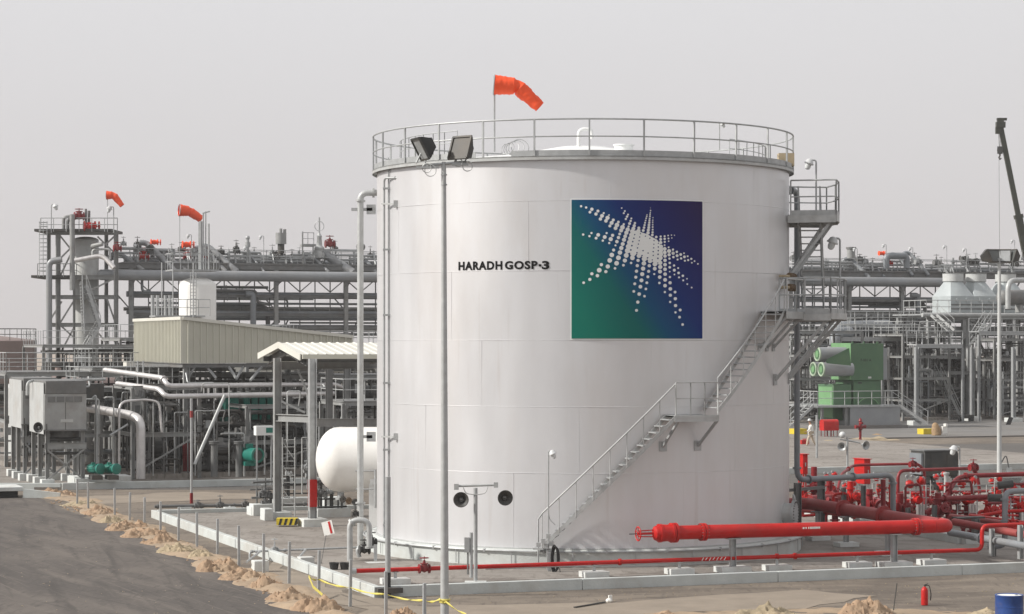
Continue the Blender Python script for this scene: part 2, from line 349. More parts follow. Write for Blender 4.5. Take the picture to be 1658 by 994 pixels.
def gx(px, py): q = G(px, py); return (q.x, q.y)
def wavy(pts, amp=.35, step=1.1, seed=1):
    random.seed(seed); out = []
    for i in range(len(pts)):
        a = V((pts[i][0], pts[i][1], 0)); b = V((pts[(i+1) % len(pts)][0], pts[(i+1) % len(pts)][1], 0)); k = max(1, int((b-a).length/step)); k = min(k, 80)
        n = V((-(b-a).y, (b-a).x, 0)).normalized()
        for j in range(k): 
            p = a.lerp(b, j/k); out.append(tuple((p+n*(noise.noise(p*.6+V((seed, 0, 0)))*amp*2+rnd(-.3, .3)*amp))[:2]))
    return out
sheet('desert_sand', [(-699, 420), (699, 420), (699, 1279), (-699, 1279)], .006, 'desert')
sheet('road', wavy([gx(-60, 806), gx(60, 806), gx(125, 832), gx(300, 892), gx(430, 950), gx(520, 1000), (-5, 52), (-5, 30), (-40, 30), (-40, 60)], .25), .005, 'asphalt')
sheet('road', [(-60, 262*.42), (60, 106), (60, 166), (-60, 128)], .004, 'asphalt_worn')
sheet('dirt_strip', wavy([gx(90, 806), gx(330, 797), gx(420, 800), gx(420, 808), gx(240, 812), gx(95, 820)], .5, 1, 4), .009, 'pale_dirt')
sheet('dirt_strip', wavy([(7.5, 168), (45, 171), (45, 175), (7.5, 172)], .4, 1, 7), .009, 'pale_dirt')
sheet('dirt_strip', wavy([gx(430, 905), gx(560, 960), gx(700, 985), gx(1000, 975), gx(1300, 955), gx(1420, 965), gx(1300, 985), gx(900, 1000), gx(600, 1000), gx(420, 930)], .3, .8, 9), .010, 'pale_dirt')
mat('sand', (.34, .232, .15), .95, 0, .2, 2.2, .7, 22, dirt=(.27, .21, .145), dirtamt=.9)
def bank(pl, hw, h, seed, name='sand_bank', m='bank_sand'):
    pts = [V((*gx(*p), 0)) for p in pl]; path = []
    for a, b in zip(pts, pts[1:]):
        k = max(1, int((b-a).length/.22)); path += [a.lerp(b, i/k) for i in range(k)]
    path.append(pts[-1]); M = 18; mb = MB()
    for i, p in enumerate(path):
        t = (path[min(i+2, len(path)-1)]-path[max(0, i-2)]).normalized(); n = V((t.y, -t.x, 0)); c = p+n*noise.noise(V((i*.06, seed, 0)))*.7
        for j in range(M+1):
            u = 2*j/M-1; ww = hw*(1+.55*noise.noise(V((i*.09, seed+7+(u > 0)*5, 0)))); q = c+n*u*ww; f = noise.fractal(V((q.x*1.1, q.y*1.1, seed)), .8, 2.1, 5); f2 = noise.fractal(V((q.x*5, q.y*5, seed)), .7, 2.1, 3)
            z = h*(max(0, 1-u*u)**.8)*(.55+.8*f)+.025*f2-.015-(.03 if abs(u) > .97 else 0); mb.v.append(V((q.x, q.y, z)))
    for i in range(len(path)-1):
        for j in range(M): a = i*(M+1)+j; mb.f.append((a, a+1, a+M+2, a+M+1))
    return struct(name, mb, m)
mat('bank_sand', (.33, .245, .165), .95, 0, .16, 1.6, .7, 20, dirt=(.27, .215, .16), dirtamt=.9)
bank([(60, 800), (120, 808), (160, 826), (200, 846), (250, 868), (300, 890), (345, 908), (400, 934), (450, 956), (500, 976), (560, 1003)], .8, .14, 3)
bank([(980, 1004), (1120, 995), (1240, 990), (1400, 988), (1520, 992), (1658, 996)], .8, .06, 8)
# tank slab with painted kerb
A = V((-3.64, 63, 0)); B = A+N*30.2; E = A+U*42; Q = B+U*42
A2 = A+U*.01
struct('pavement', MB().prism([(p.x, p.y) for p in (A, E, Q, B)], -.05, .15), 'slab')
def kerb(a, b, w=.2, z0=-.03, z1=.3, m='kerb_paint', sec=6.):
    k = max(1, int((b-a).length/sec)); mb = MB(); d = (b-a).normalized()
    for i in range(k):
        p = a.lerp(b, i/k)+d*.006; q = a.lerp(b, (i+1)/k)-d*.006; mb.beam(p+Z*(z0+z1)/2, q+Z*(z0+z1)/2, w, z1-z0)
    o = struct('kerb', mb, m); md = o.modifiers.new('bevel', 'BEVEL'); md.width = .015; md.segments = 2; return o
kerb(A-U*.11, A+U*24); kerb(A+U*24.1, A+U*42); kerb(A+N*.12, B+N*.1); kerb(B+U*.12, B+U*13)
D1 = V((11.2, 92, 0)); D2 = V((15.0, 78, 0)); kerb(D1, D2, .35, .14, .42); kerb(D1-U*4, D1-U*.2, .35, .14, .42)
kerb(D2-V((0, .2, 0)), D2+U*20, .3, .14, .40)
# left plant slab
LP = G(100, 793); L1 = LP; L2 = LP+U*60; L0 = LP+N*60
L3 = G(0, 775)
struct('pavement', MB().prism([(p.x, p.y) for p in (L1, L2, L2+N*95, L1+N*95-U*6, L1-U*30+N*12)], -.05, .12), 'slab')
kerb(L1, L2, .25, -.03, .32); kerb(L1+N*.14, L1-U*30+N*12, .25, -.03, .3)
# right plant slab
R1 = G(1100, 716); struct('pavement', MB().prism([(p.x, p.y) for p in (R1, R1+U*75, R1+U*75+N*70, R1+N*70)], -.05, .1), 'slab_dark')
# ---------------------------------------------------------------- storage tank
TC = V((2.32, 77, 0)); TR = 6.75; ZB = .67; ZT = 12.44
def TP(deg, r, z):                      # 0 = towards the camera, positive = to the right
    a = math.radians(deg); return V((TC.x+r*math.sin(a), TC.y-r*math.cos(a), z))
def onshell(px, py, off=0.):            # where the line of sight meets the shell: (point, degrees)
    R = TR+off; k = (px-829)/F; a = k*k+1; b = -2*(k*TC.x+TC.y); c = TC.x**2+TC.y**2-R*R; Y = (-b-math.sqrt(max(0, b*b-4*a*c)))/(2*a)
    p = P(px, py, Y); return p, math.degrees(math.atan2(p.x-TC.x, TC.y-p.y))
random.seed(3)
tank = thing('storage_tank', 'large white cylindrical storage tank with blue and green emblem and outside stairs', 'storage tank', TC)
sh = MB(); n = 192; rows = [ZB]+[ZB+(ZT-ZB)*i/24 for i in range(1, 25)]
for z in rows:
    for i in range(n): 
        a = 360*i/n; q = TP(a, 1, z); w = .008*noise.noise(V((math.sin(math.radians(a))*4.5, math.cos(math.radians(a))*4.5, z*.5)))
        sh.v.append(TP(a, TR+w, z))
for r_ in range(len(rows)-1):
    for i in range(n): sh.f.append((r_*n+i, r_*n+(i+1) % n, (r_+1)*n+(i+1) % n, (r_+1)*n+i))
build('shell', sh, 'tank_paint', tank)
sm = MB(); HZ = [2.92, 4.92, 6.92, 9.02, 11.12]
def arc(a0, a1, r, z, k=None): k = k or max(2, int(abs(a1-a0)/3)); return [TP(a0+(a1-a0)*i/k, r, z if not callable(z) else z(i/k)) for i in range(k+1)]
for z in HZ: sm.tube([TP(3*i, TR+.001, z) for i in range(120)], .008, 5, closed=True)
lv = [ZB]+HZ+[ZT]
for i in range(6):
    for k in range(8): a = k*45+[0, 17, 36, -18.5, 4, 25][i]-19.7; sm.tube([TP(a, TR-.008, lv[i]), TP(a, TR-.008, lv[i+1])], .013, 5)
build('weld_seams', sm, 'tank_paint', tank)
fd = MB().lathe([(TR+.38, .14), (TR+.38, .6), (TR+.32, .64), (TR-.2, .64)], TC, Z, 128); build('foundation_ring', fd, 'kerb_paint', tank)
build('bottom_plate', MB().lathe([(TR+.1, .645), (TR+.1, .675), (TR-.1, .675)], TC, Z, 128), 'galv_light', tank)
cd = MB().tube([TP(3*i, TR+.44, .6) for i in range(120)], .03, 6, closed=True)
for i in range(24): cd.beam(TP(15*i+4, TR+.38, .6), TP(15*i+4, TR+.47, .6), .05, .09); cd.cyl(TP(15*i+11, TR+.44, .2), TP(15*i+11, TR+.44, .6), .015, n=6)
build('drain_pipe', cd, 'galv', tank)
rf = MB().lathe([(TR+.02, ZT-.0), (TR-.1, ZT+.05), (TR*.75, ZT+.22), (TR*.5, ZT+.40), (TR*.25, ZT+.66), (TR*.12, ZT+.82), (.3, ZT+.86), (.001, ZT+.87)], TC, Z, 96)
build('roof', rf, 'tank_white', tank)
tr_ = MB()
for r0, r1, z0, z1 in ((TR-.02, TR+.16, ZT-.02, ZT+.0), (TR+.14, TR+.16, ZT-.10, ZT)):
    k = 128
    vs = [TP(360*i/k, r, z) for (r, z) in ((r0, z0), (r1, z0), (r1, z1+.02), (r0, z1+.02)) for i in range(k)]
    tr_.add(vs, [(s*k+i, s*k+(i+1) % k, ((s+1) % 4)*k+(i+1) % k, ((s+1) % 4)*k+i) for s in range(4) for i in range(k)])
build('top_angle', tr_, 'galv_light', tank)
tb = MB()
for a0, a1 in ((-20, 92), (100, 330)):
    k = int((a1-a0)/3); vs = [TP(a0+(a1-a0)*i/k, TR+.1+o, ZT+z) for (o, z) in ((0, .02), (.012, .02), (.012, .19), (0, .19)) for i in range(k+1)]
    tb.add(vs, [(s*(k+1)+i, s*(k+1)+i+1, ((s+1) % 4)*(k+1)+i+1, ((s+1) % 4)*(k+1)+i) for s in range(4) for i in range(k)])
build('toe_plate', tb, 'galv', tank)
rr = MB()
for h, r in ((1.12, .028), (.6, .022)): rr.tube([TP(3*i, TR+.13, ZT+h) for i in range(120)], r, 7, closed=True)
build('top_rail', rr, 'galv', tank)
for i in range(26): a = i*360/26; build('railing_post', MB().beam(TP(a, TR+.13, ZT-.03), TP(a, TR+.13, ZT+1.12), .05, .05, up=(TP(a, 1, 0)-TC)), 'galv', tank)
# inner walkway rail seen at the left and the right of the roof
build('inner_rail', rail_mb(arc(-86, -42, TR-.75, ZT+.22, 8), .75, 1.2, .016), 'galv', tank); build('inner_rail', rail_mb(arc(48, 88, TR-.75, ZT+.15, 8), .6, 1.2, .016), 'galv', tank)
build('roof_hatch', MB().lathe([(.3, -.3), (.3, .1), (.34, .1), (.34, .14), (.001, .15)], P(1010, 241, 75), Z, 20), 'tank_white', tank)
b0 = P(937, 240, 76); build('vent_pipe', MB().tube(fillet([b0-Z*.5, b0+Z*.62, b0+Z*.62+V((.42, 0, 0)), b0+Z*.3+V((.42, 0, 0))], .2), .06, 12), 'tank_white', tank)
cl = MB()
for k in range(5): cl.ring(P(818+k*6, 241-k*.6, 73), .16+.03*k, .012, V((.3*k-1, -1, .4)), 18, 5)
build('cable_coil', cl, 'galv', tank)
build('roof_box', MB().box(TP(80, TR-.1, ZT+.32), (.5, .5, .42)), 'tan', tank)
# emblem panel, bent to the shell
k2 = 24; a0 = onshell(925.5, 430)[1]; a1 = onshell(1136.5, 430)[1]; ez1 = onshell(925, 323.5)[0].z; ez0 = onshell(925, 548)[0].z
em = MB()
for s, zz in ((0, ez0), (1, ez1)):
    for r in (TR+.012, TR+.03):
        for i in range(k2+1): em.v.append(TP(a0+(a1-a0)*i/k2, r, zz))
w = k2+1
for i in range(k2): em.f += [(w+i, w+i+1, 3*w+i+1, 3*w+i), (i, i+1, w+i+1, w+i), (2*w+i, 2*w+i+1, 3*w+i+1, 3*w+i)]
em.f += [(0, w, 3*w, 2*w), (k2, w+k2, 3*w+k2, 2*w+k2)]
m = bpy.data.materials.new('emblem'); m.use_nodes = True; t = m.node_tree; b = t.nodes['Principled BSDF']; b.inputs['Roughness'].default_value = .6; b.inputs['Specular IOR Level'].default_value = .2
co = t.nodes.new('ShaderNodeTexCoord'); sp = t.nodes.new('ShaderNodeSeparateXYZ'); t.links.new(co.outputs['Object'], sp.inputs[0])
def mth(op, a, bb): 
    q = t.nodes.new('ShaderNodeMath'); q.operation = op
    for i, v in enumerate((a, bb)):
        if isinstance(v, (int, float)): q.inputs[i].default_value = v
        else: t.links.new(v, q.inputs[i])
    return q.outputs[0]
ex = mth('DIVIDE', mth('SUBTRACT', sp.outputs['X'], TP(a0, TR, 0).x-TC.x), TP(a1, TR, 0).x-TP(a0, TR, 0).x)
ey = mth('DIVIDE', mth('SUBTRACT', sp.outputs['Z'], ez0), ez1-ez0)
gr = mth('ADD', mth('MULTIPLY', ex, .6), mth('MULTIPLY', ey, .42))
rp = t.nodes.new('ShaderNodeValToRGB'); t.links.new(gr, rp.inputs[0]); cr = rp.color_ramp
cr.elements[0].position = .12; cr.elements[0].color = s2l((6, 108, 92))+(1,)
cr.elements[1].position = 1; cr.elements[1].color = s2l((38, 24, 72))+(1,)
for p_, c_ in ((.34, (4, 96, 92)), (.46, (6, 72, 110)), (.62, (16, 42, 105)), (.8, (28, 30, 92))): e = cr.elements.new(p_); e.color = s2l(c_)+(1,)
t.links.new(rp.outputs[0], b.inputs['Base Color']); MATS['emblem'] = m
emo = build('emblem_panel', em, 'emblem', tank); ORG[emo.name] = ORG[tank.name]
brd = MB()
for aa, bb_, z0, z1 in ((a0-.35, a0-.02, ez0-.04, ez1+.04), (a1+.02, a1+.35, ez0-.04, ez1+.04)):
    brd.add([TP(aa, TR+.01, z0), TP(bb_, TR+.01, z0), TP(bb_, TR+.01, z1), TP(aa, TR+.01, z1)], [(0, 1, 2, 3)])
for z0, z1 in ((ez0-.045, ez0-.003), (ez1+.003, ez1+.045)):
    brd.add([TP(a0-.02+(a1-a0+.04)*i/k2, TR+.01, z) for z in (z0, z1) for i in range(k2+1)], [(i, i+1, w+i+1, w+i) for i in range(k2)])
build('panel_border', brd, 'tank_white', emo)
DA = [(203,154,20),(283,174,20),(373,202,28),(469,230,25),(560,263,18),(643,294,14),(343,247,24),(438,277,28),(533,306,32),(620,337,34),(711,371,25),(792,402,22),(876,439,19),(508,355,28),(596,385,30),(685,417,33),(769,450,37),(856,487,38),(938,522,35),(1010,550,36),(657,465,25),(747,500,32),(835,536,33),(917,572,35),(998,607,38),
(236,601,20),(335,626,20),(367,577,19),(473,606,31),(440,657,24),(606,578,18),(576,640,32),(546,696,20),(700,613,27),(671,673,35),(647,735,19),(812,592,24),(793,648,28),(768,712,29),(746,772,17),(899,628,31),(880,684,34),(860,750,33),(838,812,35),(816,885,37),(716,845,26),(686,922,37),
(844,183,12),(893,230,15),(877,263,16),(943,286,16),(928,318,20),(909,355,19),(996,347,16),(984,386,20),(967,428,24),(952,473,18),(1052,420,20),(1041,462,26),(1028,507,31),(982,662,39),(968,725,42),(950,790,43),(935,857,43),(915,930,40),(1060,600,44),(1050,660,44),(1040,730,46),(1035,800,46),(1030,890,47),(1012,966,38)]
DC = [(664,44,23),(638,115,35),(608,195,36),(579,284,33),(551,359,25),(485,257,26),(454,338,36),(427,418,27),(346,390,25),(317,473,25),(226,521,21),(777,15,32),(757,80,34),(735,156,37),(708,236,36),(685,311,20),(866,50,38),(850,120,35),(829,196,32),(808,265,21),(955,90,42),(938,158,34),(920,232,19)]
DD = [(29,125,27),(13,183,14),(103,100,27),(93,153,20),(84,213,20),(75,277,20),(67,346,19),(55,422,18),(44,509,17),(160,187,27),(151,247,26),(141,311,25),(132,382,24),(120,455,23),(106,540,22),(90,632,20),(75,727,18),(230,160,26),(222,214,20),(215,278,19),(206,341,18),(194,410,17),(183,481,16),(167,564,16),(165,135,31),(35,75,34),(287,195,28),(285,248,23),(279,310,13),(348,180,26),(348,228,26),(345,281,24),(342,345,22),(338,412,15),(355,20,27),(352,70,27),(350,125,27),(400,20,22),(400,60,22),(403,103,21),(403,152,21),(403,202,22),(403,255,22),(404,311,22),(404,376,23),(403,443,22),(401,517,14),(450,45,24),(452,88,18),(454,132,14),(457,182,15),(457,232,16),(457,282,9),(459,344,14),(461,410,20),(464,480,22),(464,553,20),(462,630,14),(507,212,14),(510,265,18),(511,315,10),(554,241,11),(559,297,16),(564,348,12),(608,330,15),(612,382,12),(655,364,9),(659,425,10),(709,465,10),(518,517,17),(521,593,20),(524,672,20),(523,750,14),(577,723,18),(570,805,17),(605,890,16),(495,28,13),(497,70,20),(499,115,15),(539,55,15),(543,98,16),(547,143,12),(583,85,17),(588,130,14),(621,70,10),(626,112,17),(631,157,12),(663,105,11),(669,149,13),(705,135,13),(711,180,10),(742,161,10),(780,193,10),(300,150,32)]
DB = [(140,497,24),(135,540,32),(326,182,5),(325,222,11),(321,254,10),(317,280,13),(315,312,15),(311,347,15),(308,378,17),(305,413,20),(300,450,22),(297,490,24),(290,530,26),(285,575,28),(269,290,10),(265,315,13),(256,345,14),(247,380,14),(238,415,16),(230,452,18),(222,492,21),(210,537,24),(363,335,9),(360,375,11),(358,407,12),(359,445,13),(358,482,15),(358,524,16),(357,566,19),(353,608,22),(415,640,22),(485,632,18),(547,627,17),(603,617,13),(655,610,10),(702,612,9),(484,677,24),(548,669,20),(608,663,15),(661,655,10),(484,728,28),(549,717,18),(610,706,12),(546,768,14),(610,802,15),(678,840,18),(740,876,18),(853,897,13),(548,822,27),(613,862,30),(683,895,26),(744,935,24),(801,913,20),(550,885,30),(618,920,27),(490,790,32),(490,850,34),(490,915,34)]
DK = [(166,587,12),(244,627,12),(314,662,12),(155,640,12),(145,698,13),(133,752,13),(120,812,14),(207,855,14),(286,892,12),(380,697,12),(377,754,12),(375,811,13),(370,872,12),(367,930,13),(75,602,14),(62,660,15),(44,712,15),(30,776,17),(14,843,17),(110,886,14),(190,932,14),(275,970,14),(448,740,12),(448,797,14),(446,855,15),(444,912,15),(440,975,15)]
DK2 = [(150,42,9),(208,69,9),(267,96,9),(265,50,8),(325,40,10),(323,85,10),(322,132,10),(320,183,9),(205,122,9),(257,147,9),(140,98,9),(88,10,9)]
def disc(mb, x, y, r, ox, oy, sc, off):
    c, a = onshell(ox+x/sc, oy+y/sc, off); rp_ = r/sc; ca = math.cos(math.radians(a)); pts = []
    for i in range(12):
        an = 2*math.pi*i/12; pts.append(onshell(ox+x/sc+rp_*math.cos(an)*1.0, oy+y/sc+rp_*math.sin(an)*.98, off)[0])
    mb.add(pts, [tuple(range(12))])
dm = MB(); q = 0
for L_, ox, oy, sc in ((DA, 920, 318, 9.741), (DB, 1020, 318, 9.746), (DC, 920, 400, 9.036), (DD, 1020, 400, 7.098)):
    for x, y, r in L_: disc(dm, x, y, r*.97, ox, oy, sc, .034+(q % 9)*.0006); q += 1
core = [(1022,374),(1031,373),(1040,376.5),(1048,379),(1056,384),(1064,388),(1068,394),(1071,402),(1071,412),(1070,424),(1066,428),(1062,427),(1055,423),(1045,419),(1040,416),(1034,411),(1026,410),(1018,409),(1019,400),(1022,388)]
cc = onshell(1045, 400, .041)[0]; pp = [onshell(x, y, .041)[0] for x, y in core]; o_ = len(dm.v); dm.add([cc]+pp, [(0, i+1, (i+1) % len(pp)+1) for i in range(len(pp))])
build('emblem_dots', dm, 'tank_white', emo)
dk = MB()
for x, y, r in DK: disc(dk, x, y, r*.8, 1020, 318, 9.746, .045)
for x, y, r in DK2: disc(dk, x, y, r*.8, 1020, 400, 7.098, .045)
build('emblem_gaps', dk, 'emblem', emo)
# lettering
def text_mb(s, width, height, bold=.0):
    cu = bpy.data.curves.new('t', 'FONT'); cu.body = s; cu.size = 1; cu.offset = bold; cu.space_character = 1.14; cu.resolution_u = 4; o = bpy.data.objects.new('t', cu); COL.objects.link(o)
    bpy.context.view_layer.update(); me = bpy.data.meshes.new_from_object(o.evaluated_get(bpy.context.evaluated_depsgraph_get()))
    bm = bmesh.new(); bm.from_mesh(me); bmesh.ops.triangulate(bm, faces=bm.faces); bmesh.ops.subdivide_edges(bm, edges=[e for e in bm.edges if e.calc_length() > .25], cuts=2)
    xs = [v.co.x for v in bm.verts]; ys = [v.co.y for v in bm.verts]; x0, x1, y0, y1 = min(xs), max(xs), min(ys), max(ys)
    vs = [((v.co.x-x0)/(x1-x0)*width, (v.co.y-y0)/(y1-y0)*height) for v in bm.verts]; bm.verts.index_update(); fs = [tuple(v.index for v in f.verts) for f in bm.faces]
    bm.free(); bpy.data.objects.remove(o); return vs, fs
tx = MB()
def shell_text(s, px0, px1, py0, py1, bold):
    vs, fs = text_mb(s, 1, 1, bold); A0 = onshell(px0, 430)[1]; A1 = onshell(px1, 430)[1]; zt = onshell((px0+px1)/2, py0)[0].z; zb = onshell((px0+px1)/2, py1)[0].z
    tx.add([TP(A0+(A1-A0)*x, TR+.011, zb+(zt-zb)*y) for x, y in vs], fs)
shell_text('HARADH', 742.5, 813.5, 423, 437, .04); shell_text('GOSP', 817.5, 870.5, 422.3, 436, .04); shell_text('3', 877.5, 889.5, 422.3, 436, .04)
p_, a_ = onshell(874.2, 429.5, .014); tx.box(p_, (.075, .015, .07), math.radians(a_))
build('lettering', tx, 'letter_black', tank)
# spiral stairs
ST = thing('spiral_stair', 'grey steel stair climbing the tank shell in two flights with a landing', 'stairs', TP(-12, TR+.8, .67))
def flight(d0, z0, d1, z1, r0, r1, nst, lead=0):
    for r in (r0, r1):
        k = 22; pts = [TP(d0+(d1-d0)*i/k, r, z0+(z1-z0)*i/k) for i in range(k+1)]; mb = MB()
        for a, b in zip(pts, pts[1:]): mb.beam(a, b+(b-a)*.02, .02, .11)
        build('stringer', mb, 'galv_light', ST)
    tr = MB()
    for i in range(nst):
        d = d0+(d1-d0)*(i+.5)/nst; z = z0+(z1-z0)*(i+.6)/nst; a = math.radians(d); tr.box(TP(d, (r0+r1)/2, z), (.23, r1-r0-.03, .035), a)
    build('treads', tr, 'galv', ST)
    hr = MB(); hr.tube([TP(d0+(d1-d0)*i/22, r1, z0+(z1-z0)*i/22+1.0) for i in range(23)], .026, 8)
    for i in range(int(nst/2.4)+1): d = d0+(d1-d0)*i/int(nst/2.4); z = z0+(z1-z0)*i/int(nst/2.4); hr.cyl(TP(d, r1, z-.05), TP(d, r1, z+1), .018, n=6)
    build('handrail', hr, 'galv_light', ST)
flight(-10.8, .78, 19.7, 4.62, TR+.12, TR+.85, 20); flight(30.6, 4.78, 53.5, 7.8, TR+.12, TR+.85, 16)
ld = MB(); vs = [TP(19.4+(11.4)*i/8, r, z) for z in (4.60, 4.66) for r in (TR+.03, TR+.9) for i in range(9)]
ld.add(vs, [(9*a+i, 9*a+i+1, 9*b+i+1, 9*b+i) for a, b in ((0, 1), (2, 3), (1, 3), (0, 2)) for i in range(8)])
for r in (TR+.06, TR+.88):
    for i in range(6): ld.beam(TP(19.4+11.4*i/6, r, 4.58), TP(19.4+11.4*(i+1)/6, r, 4.58), .02, .2)
build('landing', ld, 'galv_light', ST)
for d in (20.3, 30.4): build('brace', MB().beam(TP(d, TR+.86, 4.5), TP(d-1, TR+.03, 3.72), .07, .07).box(TP(d-1, TR+.015, 3.72), (.25, .03, .3), math.radians(d)), 'galv', ST)
hr = rail_mb(arc(19.7, 30.6, TR+.88, 4.66, 3), 1.0, 1.2, .02)
build('handrail', hr, 'galv_light', ST)
nz = MB(); nz.tube([TP(-10.8, TR+.85, 1.78), TP(-11.7, TR+.85, 1.6), TP(-11.7, TR+.85, .3)], .024, 8); build('newel_post', nz, 'galv', ST)
build('bottom_step', MB().box(TP(-11.7, TR+.5, .72), (.3, .75, .05), math.radians(-12)), 'galv', ST)
build('upper_landing', MB().add([TP(53.3+10*i/5, r, z) for z in (7.76, 7.82) for r in (TR+.03, TR+.95) for i in range(6)], [(6*a+i, 6*a+i+1, 6*b+i+1, 6*b+i) for a, b in ((0, 1), (2, 3), (1, 3), (0, 2)) for i in range(5)]).beam(TP(53.3, TR+.95, 7.7), TP(58, TR+.95, 7.7), .04, .22).beam(TP(58, TR+.95, 7.7), TP(63.3, TR+.95, 7.7), .04, .22), 'galv_light', ST)
build('handrail', rail_mb(arc(53.5, 63, TR+.95, 7.82, 2), 1.0, .8, .022), 'galv_light', ST)
for d in (54, 58, 62): build('brace', MB().beam(TP(d, TR+.9, 7.65), TP(d-1, TR+.03, 6.7), .07, .07).box(TP(d-1, TR+.015, 6.7), (.2, .03, .25), math.radians(d)), 'galv', ST)
# platforms on the right flank
def flank(label, d0, d1, r0, r1, z, gate=False, th=.2, nm='service_platform', cat='platform'):
    t = thing(nm, label, cat, TP(d0, TR, z)); k = 8
    mb = MB(); vs = [TP(d0+(d1-d0)*i/k, r, zz) for zz in (z-.05, z) for r in (r0, r1) for i in range(k+1)]; w = k+1
    mb.add(vs, [(w*a+i, w*a+i+1, w*b+i+1, w*b+i) for a, b in ((0, 1), (2, 3), (1, 3), (0, 2)) for i in range(k)]+[(0, w, 3*w, 2*w), (k, w+k, 3*w+k, 2*w+k)])
    build('deck', mb, 'galv', t); eb = MB()
    for i in range(k): eb.beam(TP(d0+(d1-d0)*i/k, r1, z-.1), TP(d0+(d1-d0)*(i+1)/k, r1, z-.1), .05, th)
    eb.beam(TP(d0, r0, z-.14), TP(d0, r1, z-.14), .07, th); eb.beam(TP(d1, r0, z-.14), TP(d1, r1, z-.14), .07, th); eb.beam(TP((d0+d1)/2, r0, z-.14), TP((d0+d1)/2, r1, z-.14), .07, th)
    build('edge_beam', eb, 'galv_light', t)
    build('guardrail', rail_mb([TP(d0, r0+.1, z), TP(d0, r1, z)]+arc(d0, d1, r1, z, 3)[1:]+[TP(d1, r0+.1, z)], 1.1, 1.1, .026, .14), 'galv', t)
    for i in range(3):
        d = d0+(d1-d0)*(i*.5*.9+.05); build('brace', MB().beam(TP(d, r1-.15, z-.15), TP(d-2, TR+.03, z-2.1), .09, .09).box(TP(d-2, TR+.015, z-2.1), (.3, .03, .35), math.radians(d)), 'galv', t)
    return t
flank('lower grey platform on the tank flank beside the stair head', 62.5, 97, TR+.04, TR+1.85, 7.78)
flank('upper grey platform high on the right side of the tank', 74, 100, TR+.04, TR+1.6, 10.95, th=.24)
s_ = MB(); a = TP(84, TR+1.55, 7.85); b = TP(96, TR+.55, 10.95)
stair('steep grey stair between the two tank platforms', TP(99, TR+1.1, 7.8), TP(80, TR+.65, 10.9), .7, TP(88, 1, 0)-TC)
lamp('white lamp on a tall pole above the upper tank platform', P(1321.5, 357, 76.6), 1.98, V((-.2, 0, 0)), s=.8)
lamp('white lamp on pole beside the lower tank platform, below the upper one', P(1360, 500, 76.4), 2.3, V((-.2, 0, 0)), s=.95)
lamp('small lamp standing on the tank top railing', P(1165, 243, 71.6), .85, V((.08, 0, 0)), s=.45)
t = thing('foam_chamber', 'pair of rusty flanged nozzles on the shell above the lower platform', 'nozzle', TP(68, TR+.1, 8.6))
for z in (8.95, 8.6):
    build('nozzle', pipe_mb([TP(66, TR-.05, z), TP(66, TR+.25, z), TP(73, TR+.3, z)], .05, .1, 10), 'tan', t)
    for d in (67.5, 69, 70.5, 72): build('flange', MB().cyl(TP(d, TR+.27, z), TP(d+.35, TR+.27, z), .12, n=14), 'brass', t)
build('drop_pipe', MB().cyl(TP(73, TR+.3, 9), TP(73, TR+.3, 7.9), .045, n=8), 'galv', t)
o = thing('manway', 'round bolted manhole cover low on the right of the tank', 'manhole', TP(71, TR, 1.38)); ax = (TP(71, 1, 0)-TC).normalized(); c = TP(71, TR-.02, 1.38)
build('neck', MB().cyl(c, c+ax*.32, .34, n=28), 'galv_light', o); build('cover', MB().cyl(c+ax*.30, c+ax*.35, .44, n=32).cyl(c+ax*.355, c+ax*.39, .44, n=32), 'galv', o)
bt = MB(); x = ax.cross(Z).normalized()
for i in range(24): q = c+ax*.4+(x*math.cos(i*math.pi/12)+Z*math.sin(i*math.pi/12))*.385; bt.cyl(q-ax*.1, q+ax*.02, .02, n=6)
build('bolts', bt, 'dark_grey', o); build('davit', MB().tube(fillet([c+ax*.2-x*.5+Z*-.3, c+ax*.2-x*.5+Z*.6, c+ax*.35+Z*.55, c+ax*.37+Z*.42], .15), .025, 8), 'galv', o)
windsock('large orange windsock flying above the big white tank', P(800.5, 246, 73), P(800, 137, 73), .31, P(838, 140, 73), P(874, 173, 73))
# pipes on the left flank
t = thing('downpipe', 'thick grey downpipe hooked into the left side of the big tank', 'pipe', G(584, 890, .2)); YD = 77.6
build('pipe', pipe_mb([P(612, 312, YD), P(583.5, 312, YD), P(583.5, 893, YD)], .105, .4, 16, flanges=(.012, .06, .87)), 'galv_light', t)
for y, xl in ((339, 569), (707, 584)): build('bracket', MB().beam(P(xl, y, YD), P(603, y, YD), .1, .1).box(P(601, y, YD), (.3, .1, .32)), 'galv', t)
t = thing('conduit_pair', 'two thin grey conduits clipped up the left of the tank', 'pipe', TP(-70, TR+.3, .7)); q = TP(-68, TR+.35, 0).y
build('conduit', pipe_mb([P(648, 288, q-.6), P(622, 288, q), P(622, 905, q)], .034, .15, 8, flanges=(.02,)), 'galv', t); build('conduit', MB().cyl(P(629, 255, q), P(629, 905, q), .022, n=8), 'galv', t)
for y in (330, 707): build('bracket', MB().beam(P(618, y, q), P(641, y, q-.5), .05).box(P(643, y, q-.55), (.22, .1, .22)), 'galv_light', t)
for y in (305, 404, 510, 620, 728, 850): build('clamp', MB().beam(P(620, y, q-.03), P(632, y, q-.03), .05, .06), 'galv', t)
